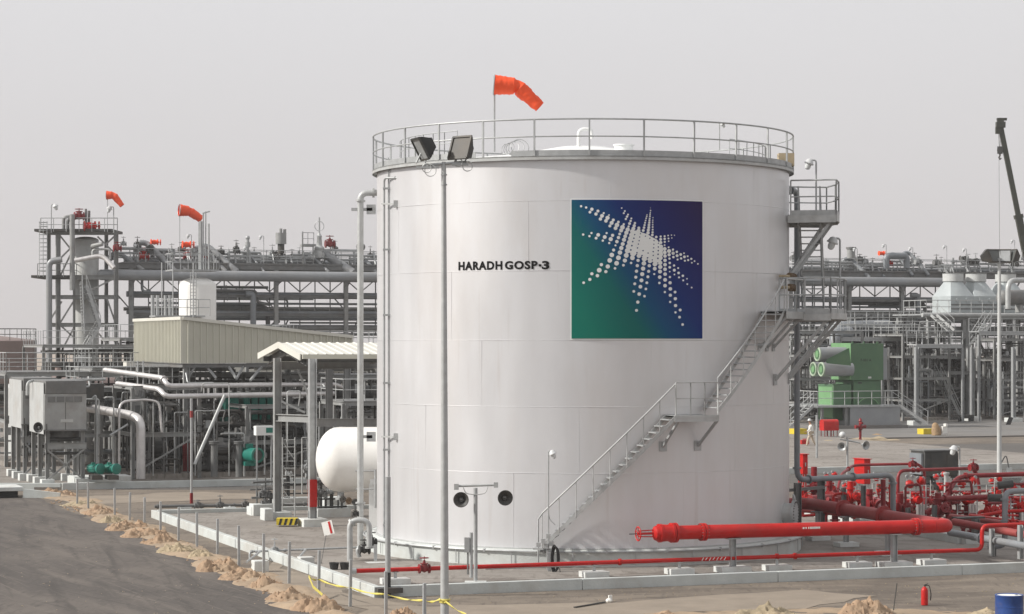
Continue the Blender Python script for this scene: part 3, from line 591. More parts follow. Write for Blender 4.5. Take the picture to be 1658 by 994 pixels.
# ---------------------------------------------------------------- foreground masts, speakers, pipes
t = thing('floodlight_mast', 'tall grey floodlight mast in front of the tank with two black floodlights', 'floodlight', P(718.5, 1010, 57), 'floodlight masts'); YM = 57
build('pole', MB().cyl(P(720, 1011, YM), P(718.5, 268, YM), .105, .058, 20), 'galv_light', t)
build('crossbar', MB().cyl(P(684, 268, YM), P(755, 262, YM), .035, n=10).box(P(692, 271, YM), (.55, .12, .05)).box(P(745, 266, YM), (.4, .12, .06)).cyl(P(718.5, 275, YM), P(718.5, 262, YM), .05, n=10), 'galv', t)
def flood(t, c, yaw, tilt, s=1., m='dark_grey', front='lens'):
    R = Matrix.Rotation(yaw, 3, 'Z') @ Matrix.Rotation(tilt, 3, 'X'); c = V(c)
    hb = MB(); pr = [(.30, .0), (.30, .06), (.17, .30), (.14, .38)]
    vs = [c+R@V((sx*w*s, y*s, sz*w*s*1.05)) for w, y in pr for sx, sz in ((-1, -1), (1, -1), (1, 1), (-1, 1))]
    hb.add(vs, [(4*k+i, 4*k+(i+1) % 4, 4*k+4+(i+1) % 4, 4*k+4+i) for k in range(3) for i in range(4)]+[(12, 13, 14, 15)])
    for k in range(5): hb.box(c+R@V((0, .33*s+.02, (-.1+.05*k)*s)), (.2*s, .1*s, .012), R=R)
    h = build('floodlight', hb, m, t); ORG[h.name] = ORG[t.name]
    build('frame', MB().box(c+R@V((0, -.01, .31*s)), (.64*s, .05, .05*s), R=R).box(c+R@V((0, -.01, -.31*s)), (.64*s, .05, .05*s), R=R).box(c+R@V((.31*s, -.01, 0)), (.05*s, .05, .6*s), R=R).box(c+R@V((-.31*s, -.01, 0)), (.05*s, .05, .6*s), R=R), 'dark_grey', h)
    build('lens', MB().box(c+R@V((0, .005, 0)), (.58*s, .02, .58*s), R=R), front, h)
    build('bracket', MB().beam(c+R@V((-.2*s, .2*s, 0)), c+Z*-.38*s+V((-.12*s, .05, 0)), .03).beam(c+R@V((.2*s, .2*s, 0)), c+Z*-.38*s+V((.12*s, .05, 0)), .03), 'galv', h)
flood(t, P(681, 241, YM), math.radians(-68), math.radians(28), .9, 'black', 'galv'); flood(t, P(745, 239, YM), math.radians(-38), math.radians(-20), .92, 'black', 'dark_grey')
cb = MB()
for x, y, r in ((691, 275, .11), (697, 279, .14), (742, 266, .1), (757, 272, .12)): cb.ring(P(x, y-3, YM-.05), r, .012, V((.2, 1, 0)), 20, 5)
build('cable_loop', cb, 'galv_light', t)
build('band', MB().cyl(P(719, 282, YM), P(719, 284, YM), .075, n=12).cyl(P(719, 298, YM), P(719, 300, YM), .075, n=12), 'galv', t)
# loudspeaker stand
def horn(t, c, d, r, m='dark_grey'):
    h = build('horn', MB().lathe([(r*.22, -r*1.5), (r*.3, -r*1.1), (r*.26, -r), (r*.34, -r*.75), (r*.55, -r*.4), (r, 0), (r*1.03, .0), (r*1.03, .02), (r*.95, .02), (r*.5, -r*.35), (r*.15, -r*.6)], c, d, 24), m, t); ORG[h.name] = ORG[t.name]
    build('horn_core', MB().lathe([(r*.1, -r*.6), (r*.3, -r*.2), (r*.3, -.08), (.01, -.02)], c, d, 16), 'mid_grey', h)
YS = G(770, 945, .15).y
t = thing('loudspeaker_stand', 'grey pole with two dark horn loudspeakers before the white tank', 'loudspeaker', P(770, 941, YS), 'loudspeaker stands')
build('pole', MB().cyl(P(770, 940, YS), P(770, 790, YS), .055, n=12), 'galv', t)
build('crossbar', MB().cyl(P(737, 787, YS), P(803, 785, YS), .035, n=10).box(P(739, 788, YS), (.13, .1, .17)).box(P(803, 785, YS), (.12, .1, .15)), 'galv_light', t)
build('conduit', pipe_mb([P(750, 789, YS-.05), P(754, 799, YS-.05), P(770, 801, YS-.05), P(786, 799, YS-.05), P(790, 788, YS-.05)], .015, .1, 6), 'galv_light', t)
horn(t, P(746.5, 809, YS-.2), V((-.1, -1, 0)), .21); horn(t, P(818, 806, YS-.2), V((.25, -1, -.05)), .21)
build('base_block', MB().box(P(770, 946, YS), (.6, .4, .16)), 'block_concrete', t)
t = thing('instrument_post', 'pair of slim grey instrument posts beside the loudspeaker pole', 'instrument', P(762, 930, YS+.3))
build('post', MB().cyl(P(763, 935, YS+.3), P(763, 862, YS+.3), .05, n=10), 'galv', t); build('post', MB().cyl(P(757.5, 930, YS+.35), P(757.5, 870, YS+.35), .025, n=8), 'mid_grey', t)
build('meter_box', MB().box(P(756, 882, YS+.3), (.14, .12, .42)), 'galv', t)
YL = G(891, 925, .15).y+.5
t = lamp('small white lamp on thin post in front of the stair foot', P(888, 925, YL), 3.55, V((.1, 0, 0)), s=.6)
build('flex_conduit', pipe_mb([P(888, 818, YL), P(889, 840, YL), P(899, 850, YL)], .014, .3, 6), 'galv', t)
t = thing('hose_coil', 'black cable coil hanging at the foot of the tank stair', 'cable', P(900, 935, 68.5)); hm = MB()
for k in range(5): hm.v += []; hm.tube([P(897+2*k*.5, 905, 68.4+.02*k)+V((math.cos(a)*.09+.03*k*math.sin(a)*0, 0, math.sin(a)*(.42-.02*k))) for a in [2*math.pi*i/20 for i in range(20)]], .014, 6, closed=True)
build('coil', hm, 'rubber', t); build('board', MB().box(P(890, 920, 68.6), (.1, .05, .95)), 'galv', t); build('loose_end', pipe_mb([P(898, 925, 68.4), P(893, 936, 68.4), P(902, 940, 68.4), P(908, 935, 68.3), P(906, 920, 68.4)], .014, .1, 6), 'rubber', t)
t = thing('junction_box', 'cluster of pale junction boxes at the stair foot', 'junction box', P(878, 890, 69))
for x, y in ((880, 876), (884, 884), (888, 868), (893, 880), (872, 882)): build('box', MB().box(P(x, y, 69+rnd(-.1, .1)), (.13, .1, .14)), 'galv_light', t)
build('conduit', MB().tube([P(886, 890, 69), P(886, 935, 69)], .02, 6), 'galv', t)
# fire-water pipe along the kerb
P0 = P(570, 928, 64.4); zp = .55; P0.z = zp
def ln(px, Y0=None):                     # point on the thin red pipe's line for a photo column
    k = (px-829)/F; a = P(572, 928, 64.6); b = P(1590, 890, 71.2); s = (k*a.y-a.x)/((b.x-a.x)-k*(b.y-a.y)); q = a.lerp(b, s); q.z = zp; return q
c0 = ln(1590); c1 = c0+Z*.73
t = thing('fire_water_pipe', 'thin red fire water pipe running low along the front kerb', 'pipe', ln(572))
build('pipe', pipe_mb([ln(572), c0, c1, c1+U*9], .062, .22, 16, flanges=(.27, .44, .46, .76, .762)), 'red', t)
for px in (640, 962, 1100, 1258, 1388, 1508):
    q = ln(px); o = build('pipe_support', MB().cyl(V((q.x, q.y, .3)), q-Z*.05, .045, n=10).box(q-Z*.07, (.16, .14, .02), YAW), 'galv_light', t)
    ORG[o.name] = ORG[t.name]; build('block', MB().box(V((q.x, q.y, .23)), (.75, .5, .17), YAW), 'block_concrete', o)
part_valve(t, ln(687), U, .075, 'red_dark', stem=.3)
build('end_cap', MB().cyl(ln(567), ln(576), .09, n=14), 'galv', t)
# tape wound on the pipe
tp = MB()
for k in range(7): tp.tube([ln(1136+k*6)+V((0, -.068, -.04+.02*(k % 2))), ln(1139+k*6)+V((0, -.068, .05))], .012, 4)
build('striped_tape', tp, 'white_cloth', t)
# large fire-water header
q0 = P(1096, 864, 67.9); q1 = P(1502, 852, 70.2); q0.z = q1.z = 1.34; q2 = V((10.1, 80.2, 1.34)); q3 = q2-U*.8
t = thing('fire_water_header', 'wide bright red header pipe with valve crossing before the tank', 'pipe', V((q0.x, q0.y, 1.1)))
build('header_pipe', pipe_mb([q0, q1+U*.2, ], .205, .5, 28, flanges=(), mb=MB().cyl(q0.lerp(q1, .1)-U*.08, q0.lerp(q1, .1)-U*.01, .26, n=28).cyl(q0.lerp(q1, .1)+U*.01, q0.lerp(q1, .1)+U*.08, .26, n=28).cyl(q0.lerp(q1, .95)-U*.08, q0.lerp(q1, .95)-U*.01, .26, n=28).cyl(q0.lerp(q1, .95)+U*.01, q0.lerp(q1, .95)+U*.08, .26, n=28)), 'red', t)
for fs_ in (.1, .95):
    bm2 = MB(); fc = q0.lerp(q1, fs_)
    for kk in range(16): d_ = Z*math.cos(kk*math.pi/8)+N*math.sin(kk*math.pi/8); bm2.cyl(fc-U*.11+d_*.233, fc+U*.11+d_*.233, .014, n=6)
    build('bolts', bm2, 'mid_grey', t)
e1 = q1+U*.2; build('elbow', pipe_mb([e1, e1+U*.5, e1+U*.5+(q2-e1).normalized()*.55], .203, .45, 24), 'red', t)
build('return_pipe', pipe_mb([e1+U*.45+(q2-e1).normalized()*.45, q2, q2-U*1.5], .2, .7, 24, flanges=(.35, .62, .95)), 'red_faded', t)
vb = q0-U*.3; ob = MB(); ob.cyl(vb-U*.28, vb-U*.2, .27, n=24); ob.cyl(vb+U*.1, vb+U*.18, .29, n=24).cyl(vb+U*.2, vb+U*.28, .29, n=24); ob.lathe([(.1, -.45), (.2, -.4), (.26, -.25), (.24, 0), (.27, .1)], vb, U, 20)
ob.cyl(vb-U*.95, vb-U*.35, .035, n=8); ob.beam(vb-U*.9+Z*.08, vb-U*.4+Z*.1, .03).beam(vb-U*.9-Z*.08, vb-U*.4-Z*.1, .03)
o = build('valve', ob, 'red', t); ORG[o.name] = ORG[t.name]; wv = MB(); wc = vb-U*.92; wv.ring(wc, .2, .018, U, 24, 6)
for k in range(3): a = k*math.pi/3; d = Z*math.cos(a)+N*math.sin(a); wv.cyl(wc-d*.2, wc+d*.2, .012, n=5)
build('handwheel', wv, 'red', o); build('stem', MB().cyl(wc-U*.28, wc, .014, n=6), 'black', o)
mk = MB(); q = q0.lerp(q1, .53)
for k, w_ in enumerate((.05, .04, .02, .09, .1, .09, .06)): mk.box(q+U*(k*.085-.3)+V((0, -.214, .06)), (w_, .012, .05 if k < 2 else .06), YAW)
build('stencil_mark', mk, 'white_cloth', t)
def support(t, p, w=.16, blk=(.95, .6, .17), m='galv', top=.22):
    o = build('pipe_support', MB().ibeam(V((p.x, p.y, .28)), p-Z*top, w, w, .012, up=U).box(p-Z*(top-.01), (.4, .3, .03), YAW), m, t); ORG[o.name] = ORG[t.name]
    build('block', MB().box(V((p.x, p.y, .23)), (blk[0], blk[1], blk[2]), YAW), 'block_concrete', o)
for px in (1190, 1470): s = (px-1096)/434; support(t, q0.lerp(q1, s))
for s in (.33, .66, .9): support(t, e1.lerp(q2, s), .14, (.7, .5, .14))
# thin pipe behind with small posts
pipe('thin grey conduit on short posts between the red pipe and tank', [ln(795)+N*.5-Z*.12, ln(1440)+N*.5-Z*.12], .02, 'galv', n=8)
# grey process pipe off the tank's right
t = thing('foam_pipe', 'thick grey pipe dropping down the right side of the tank', 'pipe', P(1292, 775, 79)); zz = P(1292, 777, 79).z
w0 = P(1268, 308, 78); w1 = P(1290.5, 308, 79); w2 = V((w1.x, w1.y, zz)); w3 = P(1446, 770, 82); w3.z = zz; w4 = V((w3.x, w3.y, .75))
build('pipe', pipe_mb([w0, w1, w2, w3, w4], .098, .38, 16, flanges=(.035, .62, .67, .8, .93)), 'pipe_grey', t)
for px, s in ((1288, 0), (1327, .25)):
    p = w2.lerp(w3, s); build('support_post', MB().ibeam(V((p.x+.02, p.y+.3*(s > 0), .2)), V((p.x+.02, p.y+.3*(s > 0), zz-.1)), .2, .2, .02, up=U), 'mid_grey', t)
build('support_arm', MB().beam(w2-Z*.35-U*.5, w2.lerp(w3, .27)-Z*.3, .1, .1), 'mid_grey', t)
# rotary of red manifold pipes
def rp(label, pts, r, m='red_dark', **k): return pipe(label, pts, r, m, 'fire_pipe', 'pipe', 'red fire pipes behind the grey pipe', **k)
def row(z, *q): 
    out = []
    for px, py, *Y in q:
        y = Y[0] if Y else (HC-z)*F/(py-YH); out.append(P(px, py, y))
    return out
rp('long dark red pipe lying behind the faded header', row(.9, (1312, 809), (1395, 804), (1425, 815), (1436, 832)), .17, n=20, flanges=(.1, .7))
rp('thin red pipe rising to run before the red cabinet', [P(1355, 800, 92), P(1362, 768, 93), P(1382, 753, 95), P(1487, 751, 95), P(1497, 762, 95), P(1497, 800, 95)], .06, n=12, flanges=(.35, .8, .86), bend=.4)
rp('red pipe bent like an arch before the grey trailer', [P(1454, 815, 90), P(1454, 762, 90), P(1580, 758, 92), P(1586, 790, 92), P(1586, 812, 92)], .065, n=12, flanges=(.3, .34, .8), bend=.35)
rp('red pipe that slants up then runs right past the lamp base', [P(1525, 832, 85), P(1534, 800, 86), P(1550, 771, 87), P(1672, 767, 88)], .09, n=12, bend=.5, flanges=(.25, .5))
rp('red pipe level with the dark valve near the right edge', [P(1520, 808, 84), P(1612, 804, 85)], .1, n=12, flanges=(.1, .9))
rp('dull red pipe lying low before the silver valves', row(.55, (1340, 808, 86), (1400, 829), (1560, 829)), .09, n=12, flanges=(.4, .7))
rp('short thick red pipe standing between the grey pipe bends', [P(1430, 832, 80.5), P(1430, 776, 80.5)], .085, n=12, flanges=(.2, .75), m='red_dark')
rp('red upright pipe left of the arch-shaped pipe', [P(1442, 832, 84), P(1442, 772, 84)], .07, n=12, flanges=(.3, .7), m='red')
rp('faded red pipe running from the header bend to the right edge', [P(1545, 845, 75), P(1672, 868, 71)], .12, n=14, m='red_faded')
rp('second faded red pipe just behind the one from the header bend', [P(1540, 836, 78), P(1672, 853, 73)], .09, n=14, m='red_faded')
rp('thin bright red pipe lying on a low stand near the right edge', [P(1570, 834, 79), P(1660, 846, 76)], .05, n=10, m='red')
rp('red pipe on stand passing behind the upright grey pipe', [P(1580, 836, 80), P(1628, 828, 80), P(1672, 826, 80)], .06, n=10, m='red')
pipe('grey pipe running low beside the faded red pipes', [P(1538, 862, 74), P(1672, 886, 69.5)], .11, 'pipe_grey', n=14, flanges=(.4,))
t = thing('grey_riser', 'grey riser pipe bending over near the right edge of the manifold', 'pipe', P(1628, 890, 73))
build('pipe', pipe_mb([P(1600, 884, 73.2), P(1627, 884, 73), P(1627, 796, 73), P(1690, 793, 74)], .09, .3, 16, flanges=(.32, .5)), 'pipe_grey', t)
build('support_post', MB().ibeam(P(1608, 925, 73.4), P(1608, 888, 73.4), .14, .14, .015, up=U), 'mid_grey', t); build('valve', MB().cyl(P(1616, 786, 74), P(1640, 783, 74), .12, n=12).cyl(P(1600, 806, 78), P(1622, 806, 78), .13, n=12), 'dark_grey', t)
t = thing('pipe_stand', 'dark steel stand with flat top under the faded pipes', 'stand', P(1580, 870, 75)); build('post', MB().ibeam(P(1580, 875, 75), P(1580, 840, 75), .2, .2, .02, up=U), 'mid_grey', t)
build('top_plate', MB().box(P(1568, 838, 75.2), (1.0, .4, .05), YAW), 'dark_grey', t)
for i, (px, py0, py1, Y, lb) in enumerate(((1366, 826, 790, 84, 'thin grey post behind the faded header, left one'), (1398, 826, 786, 82, 'thin grey post standing close to the bend of the grey pipe'), (1470, 846, 822, 77, 'short grey post behind the bright header near its joint'), (1513, 845, 818, 77, 'short grey post beside the header bend'), (1606, 900, 856, 71.5, 'pale grey post under the raised part of the thin red pipe'), (1652, 905, 850, 70.5, 'pale post at the right edge under the red pipe'))):
    solo('steel_post', lb, 'post', MB().ibeam(P(px, py0, Y), P(px, py1, Y), .13, .13, .014, up=U), 'mid_grey' if i < 4 else 'galv', 'posts among the red pipes')
# deluge valve sets: silver trim, red valve bodies
def deluge(label, base, s=1.):
    base = V(base); t = thing('deluge_valve', label, 'valve set', base, 'red and silver deluge valve sets')
    build('riser', MB().cyl(base, base+Z*.55*s, .11*s, n=14).cyl(base+Z*.5*s, base+Z*.56*s, .18*s, n=14).cyl(base+Z*.1*s, base+Z*.15*s, .18*s, n=14), 'red_dark', t)
    build('valve_body', MB().ball(base+Z*.75*s, .2*s, 14).cyl(base+Z*.75*s, base+Z*.75*s-N*.3*s, .12*s, n=12).cyl(base+Z*.92*s, base+Z*.98*s, .17*s, n=14), 'red', t)
    for k in (-1, 1): build('actuator', MB().lathe([(.02, -.12*s), (.13*s, -.05*s), (.15*s, 0), (.13*s, .05*s), (.02, .12*s)], base+Z*(1.3+.05*k)*s+U*.2*k*s, (Z*.5-N), 14), 'red', t)
    tb = MB()
    for k in range(8):
        x = (-.42+.12*k)*s; y = rnd(-.2, .2)*s; tb.cyl(base+U*x+N*y, base+U*x+N*y+Z*rnd(.7, 1.35)*s, .022*s, n=6)
    for h in (.35, .8, 1.05, 1.2): tb.cyl(base-U*.42*s+Z*h*s-N*.1, base+U*.45*s+Z*h*s-N*.1, .018*s, n=6)
    build('trim_pipes', tb, 'galv_light', t)
    gg = MB()
    for k in range(4): c = base+U*(-.3+.2*k)*s+Z*rnd(1.3, 1.5)*s; gg.cyl(c-N*.03, c+N*.03, .06*s, n=12); gg.cyl(c, c-Z*.15*s, .015, n=6)
    build('gauges', gg, 'galv', t)
    for k in range(5): c = base+U*(-.35+.18*k)*s-N*.12+Z*rnd(.4, .9)*s; o = build('drain_valve', MB().cyl(c-U*.05, c+U*.05, .04*s, n=8).cyl(c, c+Z*.1*s, .02, n=6).beam(c+Z*.1*s, c+Z*.1*s+U*.1, .02), 'brass' if k % 2 else 'silver', t)
    pots = MB()
    for k in (-1, 0, 1): c = base+U*(.1*k+.05)*s-N*.25*s; pots.cyl(c, c+Z*.6*s, .05*s, n=10)
    build('silver_pots', pots, 'silver', t)
random.seed(11)
for i, (px, Y, lb) in enumerate(((1482, 87, 'deluge valve set below the left end of the arch pipe'), (1566, 87, 'deluge valve set below the right end of the arch pipe'), (1650, 84, 'deluge valve set cut by the right edge of the picture'), (1375, 91, 'deluge valve set behind the flat run of grey pipe'))):
    deluge(lb, V(((px-829)*Y/F, Y, .15)), 1.15 if i < 3 else .9)
def bulk(label, px, Y, h, m='red_dark'):
    b = V(((px-829)*Y/F, Y, .15)); t = thing('valve_manifold', label, 'valve', b, 'red valve stacks')
    build('riser', MB().cyl(b, b+Z*h, .12, n=14), m, t); f = MB()
    for k in range(int(h/.3)): f.cyl(b+Z*(.15+.3*k), b+Z*(.2+.3*k), .19, n=14)
    build('flanges', f, m, t); c = b+Z*h*.55; part_valve(t, c-N*.25, U, .11, m, up=(Z*.3-N).normalized(), stem=.4, wm=m)
    for k in (-1, 1): build('branch', pipe_mb([c+U*.1*k, c+U*.38*k, c+U*.38*k-Z*.5], .07, .15, 12, flanges=(.5,)), m, t)
    return t
bulk('tall dark red valve stack beside the first red cabinet', 1318, 93, 1.75); bulk('red valve stack close behind the tank foot pipe', 1297, 90, 1.2, 'red'); bulk('red valve stack just right of the tank support post', 1343, 92, 1.3)
bulk('red valve stack under the second red cabinet', 1377, 90, 1.35, 'red'); bulk('red valve stack between the grey pipe bend and arch pipe', 1458, 86, 1.15); bulk('red valve stack in the middle of the manifold under the slanted pipe', 1519, 84, 1.3)
bulk('red valve stack between the two deluge valve sets', 1600, 86, .9, 'red'); bulk('red valve stack by the slanted pipe with round top', 1536, 87, 1.5)
valve('low red valve beside the thin pipe at right edge', P(1640, 852, 73), U, .1, 'red', stem=.35); valve('dark red valve on top of arch pipe right end', P(1576, 757, 91), U, .08, 'red_dark', stem=.3); valve('dark handwheel valve beyond the deluge sets', P(1514, 790, 95), U, .06, 'dark_grey', stem=.4)
valve('dark valve on the left end of arch pipe', P(1478, 752, 94.8), U, .07, 'red_dark', stem=.25)
# red cabinets
for i, (px, Y, lb) in enumerate(((1425, 96, 'deluge valve set behind the flat grey pipe bend'), (1522, 97, 'deluge valve set below the trailer wheel'), (1612, 94, 'deluge valve set right of the arch pipe end'), (1345, 97, 'deluge valve set left of the red cabinet on legs'))): deluge(lb, V(((px-829)*Y/F, Y, .15)), .9)
for a in (('red valve stack hidden behind the thick return pipe', 1352, 86, 1.0), ('red valve stack just left of the grey down bend', 1408, 87, 1.25), ('red valve stack under the arch pipe centre', 1500, 90, 1.1), ('red valve stack near right edge behind the grey riser', 1636, 88, 1.2), ('small red valve stack below the level red pipe', 1575, 81, .8)): bulk(*a)
for lb, pts, r in (('low red loop pipe before the first valve stack', [(1300, 835, 84), (1345, 832, 84), (1350, 800, 84), (1372, 798, 84), (1374, 830, 84)], .05), ('red cross pipe low between the two supports', [(1335, 826, 86), (1460, 822, 86)], .07), ('thin red pipe rising left of the deluge sets', [(1466, 832, 83), (1466, 786, 83), (1490, 784, 83), (1492, 806, 83)], .045),
     ('thin red pipe looping over the middle deluge set', [(1536, 818, 86), (1540, 780, 86), (1572, 778, 86), (1574, 800, 86)], .045), ('red pipe lying flat behind the silver trim', [(1440, 812, 92), (1660, 806, 92)], .08), ('second red pipe lying flat farther behind silver trim', [(1400, 799, 98), (1655, 794, 98)], .06), ('thin red pipe stepping up at right edge', [(1600, 815, 84), (1625, 814, 84), (1628, 785, 84), (1670, 783, 84)], .05), ('red pipe running away from the header elbow underneath', [(1420, 838, 76), (1300, 826, 82)], .08)):
    rp(lb, [P(*p) for p in pts], r, random.choice(['red', 'red_dark']), n=10, flanges=(.3, .7))
def cabinet(label, px, py0, py1, wpx, Y, leg, m='red', d=.55):
    c = V(((px-829)*Y/F, Y, 0)); w = wpx*Y/F; z0 = P(0, py1, Y).z; z1 = P(0, py0, Y).z; t = thing('fire_cabinet', label, 'cabinet', c, 'red fire cabinets')
    build('body', MB().obox(c, w, d, z0, z1), m, t, .02); o = build('door', MB().obox(c-N*.02, w-.06, .02, z0+.04, z1-.05), m, t)
    ORG[o.name] = ORG[t.name]; build('handle', MB().obox(c-N*.05+U*(w-.15), .04, .03, (z0+z1)/2-.08, (z0+z1)/2+.08), 'galv', o)
    build('canopy', MB().obox(c-N*.06-U*.04, w+.08, d+.1, z1, z1+.03), m, t)
    if leg:
        for a, b in ((.04, .04), (w-.09, .04), (.04, d-.08), (w-.09, d-.08)): build('leg', MB().obox(c+U*a+N*b, .05, .05, .12, z0), 'galv' if leg == 2 else m, t)
cabinet('tall bright red cabinet on legs in front of the asphalt', 1399, 744, 784, 12, 100, 2, d=.9); cabinet('narrow red cabinet by the tank edge beside the tall valve stack', 1300, 736, 768, 9, 102, 1)
# mobile lighting trailer
t = thing('generator_trailer', 'dark grey box trailer with one visible wheel behind the red pipes', 'trailer', G(1525, 792)); c = G(1497, 790); c.z = 0; Yt = c.y
bw = 62*Yt/F; z1 = P(0, 731, Yt).z; z0 = P(0, 772, Yt).z
build('body', MB().obox(c, bw, 1.3, z0, z1), 'dark_grey', t, .04); build('lid', MB().obox(c-U*.04-N*.04, bw+.08, 1.38, z1, z1+.06), 'mid_grey', t)
build('end_panel', MB().obox(c-U*.12+N*.1, .11, 1.1, z0+.1, z1-.1), 'pipe_grey', t); build('door', MB().obox(c+U*.35-N*.02, .75, .02, z0+.12, z1-.1), 'dark_grey', t); build('door', MB().obox(c+U*1.2-N*.02, .6, .02, z0+.12, z1-.1), 'dark_grey', t)
for s in (0, 1):
    wc = c+U*.75+N*(.06+1.1*s)+Z*.33; o = build('wheel', MB().lathe([(.2, -.1), (.32, -.09), (.34, -.04), (.34, .04), (.32, .09), (.2, .1)], wc, N, 24), 'rubber', t); ORG[o.name] = ORG[t.name]; build('rim', MB().cyl(wc-N*.11, wc+N*.11, .19, n=16), 'galv', o)
build('drawbar', MB().beam(c+U*bw+N*.65+Z*.45, c+U*(bw+1.1)+N*.65+Z*.4, .08), 'dark_grey', t); build('jack_leg', MB().cyl(c+U*(bw+.1)+N*.65, c+U*(bw+.1)+N*.65+Z*.6, .04, n=8), 'galv', t)
lamp('round white lamp on a post before the grey trailer', P(1554, 800, 101), 2.05, V((-.22, 0, 0)), s=.95)
solo('vent_stack', 'upright pale grey stub pipe before the trailer wheel', 'pipe', MB().cyl(P(1532, 800, 92), P(1532, 766, 92), .09, n=12).cyl(P(1532, 768, 92), P(1532, 765, 92), .13, n=12), 'galv_light')
# grey-globed speaker stand
Yq = G(1372, 790, .15).y; t = thing('loudspeaker_stand', 'grey pole with two round grey loudspeakers behind the red pipes', 'loudspeaker', P(1372, 785, Yq), 'loudspeaker stands')
build('pole', MB().cyl(P(1372, 788, Yq), P(1372, 708, Yq), .05, n=10), 'galv', t); build('crossbar', MB().cyl(P(1360, 711, Yq), P(1393, 717, Yq), .035, n=8), 'galv', t)
horn(t, P(1363, 723, Yq-.1), V((-.3, -1, -.1)), .2, 'galv'); horn(t, P(1402, 721, Yq-.1), V((.6, -1, -.1)), .2, 'galv'); build('lamp_head', MB().ball(P(1364, 704, Yq), .15, 12), 'lamp_white', t)
# barrel, extinguisher, stakes, rod
c = G(1634, 1020); c.z = 0; Yb = c.y; r = 24*Yb/F*.94; t = thing('oil_drum', 'blue oil drum with pale lid at the bottom right corner', 'drum', c)
zt = P(0, 981, Yb-.3).z; h = max(.85, zt)
build('drum', MB().lathe([(r*.97, 0), (r, .02), (r, h*.33), (r*1.03, h*.34), (r, h*.35), (r, h*.66), (r*1.03, h*.67), (r, h*.68), (r, h-.03), (r*1.03, h-.015), (r*1.0, h), (r*.93, h-.005), (r*.92, h-.03), (.01, h-.03)], c, Z, 32), 'blue', t)
build('lid', MB().cyl(c+Z*(h-.028), c+Z*(h-.02), r*.9, n=28), 'white_cloth', t); build('bung', MB().cyl(c+Z*(h-.02)+V((r*.5, 0, 0)), c+Z*(h)+V((r*.5, 0, 0)), .035, n=12), 'galv', t)
c = G(1497, 980); c.z = 0; t = thing('fire_extinguisher', 'red fire extinguisher standing alone on the bare ground', 'extinguisher', c)
build('cylinder', MB().lathe([(.075, 0), (.09, .015), (.09, .38), (.075, .44), (.04, .47), (.03, .49)], c, Z, 20), 'red', t); build('valve_head', MB().cyl(c+Z*.49, c+Z*.54, .025, n=8).beam(c+Z*.53-U*.02, c+Z*.56+U*.1, .02), 'dark_grey', t)
build('hose', pipe_mb([c+Z*.51, c+Z*.53+V((.12, 0, 0)), c+V((.17, -.02, .3)), c+V((.15, -.02, .13))], .014, .08, 7), 'rubber', t)
c = G(1446, 990); c.z = 0; solo('rebar_rod', 'thin dark rod leaning out of a sand pile', 'rod', MB().tube([c-Z*.05, c+V((.1, 0, .72))], .013, 6), 'dark_grey')
c = G(520, 912, .15); solo('rod', 'thin rod standing on the slab under the paper sign', 'rod', MB().tube([c, P(528, 866, c.y)], .012, 6), 'mid_grey')
q = P(531, 855, 80); t = thing('paper_sign', 'white paper sign with a red stripe leaning beside the column base', 'sign', q-Z*.25); R = Matrix.Rotation(math.radians(-15), 3, 'Y') @ Matrix.Rotation(math.radians(-15), 3, 'X')
build('board', MB().box(q, (.36, .03, .48), R=R), 'white_cloth', t); build('stripe', MB().box(q+R@V((.08, -.02, 0)), (.07, .012, .42), R=R), 'red', t)
# stakes of the unfinished fence
SP = [(125, 775, 819), (143, 780, 824), (186, 790, 838), (210, 797, 847), (234, 805, 854), (260, 812, 866), (289, 821, 878), (319, 829, 888), (352, 840, 901), (387, 851, 916), (427, 864, 931), (468, 877, 945), (516, 891, 961), (567, 906, 982), (625, 925, 1004), (687, 944, 1030)]
OD = 'farthest second third fourth fifth sixth seventh eighth ninth tenth eleventh twelfth thirteenth fourteenth fifteenth nearest'.split()
for i, (px, pt, pb) in enumerate(SP):
    c = G(px, pb); c.z = 0; h = P(px, pt, c.y).z; lean = V((rnd(-.02, .02), 0, 0)); t = MB().beam(c-Z*.05, c+Z*h+lean, .075, .075, up=U); t.box(c+lean+Z*(h-.12), (.085, .085, .02), YAW)
    solo('fence_post', (OD[i]+' bare grey fence post from the far end of the line' if 0 < i < 15 else OD[i]+' bare grey fence post of the line beside the road'), 'post', t, 'galv', 'bare fence posts beside the road', .006)
c = G(628, 958, .15); t = thing('bollard_pole', 'grey pole with black foot standing at the corner of the kerb', 'pole', c)
build('pole', MB().cyl(c+Z*.5, P(628, 772, c.y), .075, n=14), 'galv', t); build('sleeve', MB().cyl(c-Z*.1, c+Z*.52, .08, n=14), 'black', t); c2 = c-V((-.1, .8, 0)); build('footing', MB().box(V((c.x, c.y, .2)), (.7, .5, .14), YAW), 'dark_grey', t)
# barrier tape
tp = thing('barrier_tape', 'sagging yellow barrier tape tied round the mast and fence posts', 'tape', G(516, 955)); a_ = [P(500, 933, 63.2), P(516, 938, 63.6), P(567, 951, 60.8), P(625, 962, 58.6), P(687, 972, 57.6), P(712, 970, 56.9), P(722, 974, 56.85), P(760, 996, 55)]
mb = MB(); pts = []
for a, b in zip(a_, a_[1:]):
    for i in range(8): s = i/8; p = a.lerp(b, s); p.z -= .05*math.sin(math.pi*s); pts.append(p)
for i, p in enumerate(pts): tw = 1.3*math.sin(i*.7); mb.v += [p+V((0, math.sin(tw)*.03, math.cos(tw)*.03)), p-V((0, math.sin(tw)*.03, math.cos(tw)*.03))]
for i in range(len(pts)-1): mb.f.append((2*i, 2*i+2, 2*i+3, 2*i+1))
o = build('tape', mb, 'tape', tp); o.modifiers.new('thick', 'SOLIDIFY').thickness = .004
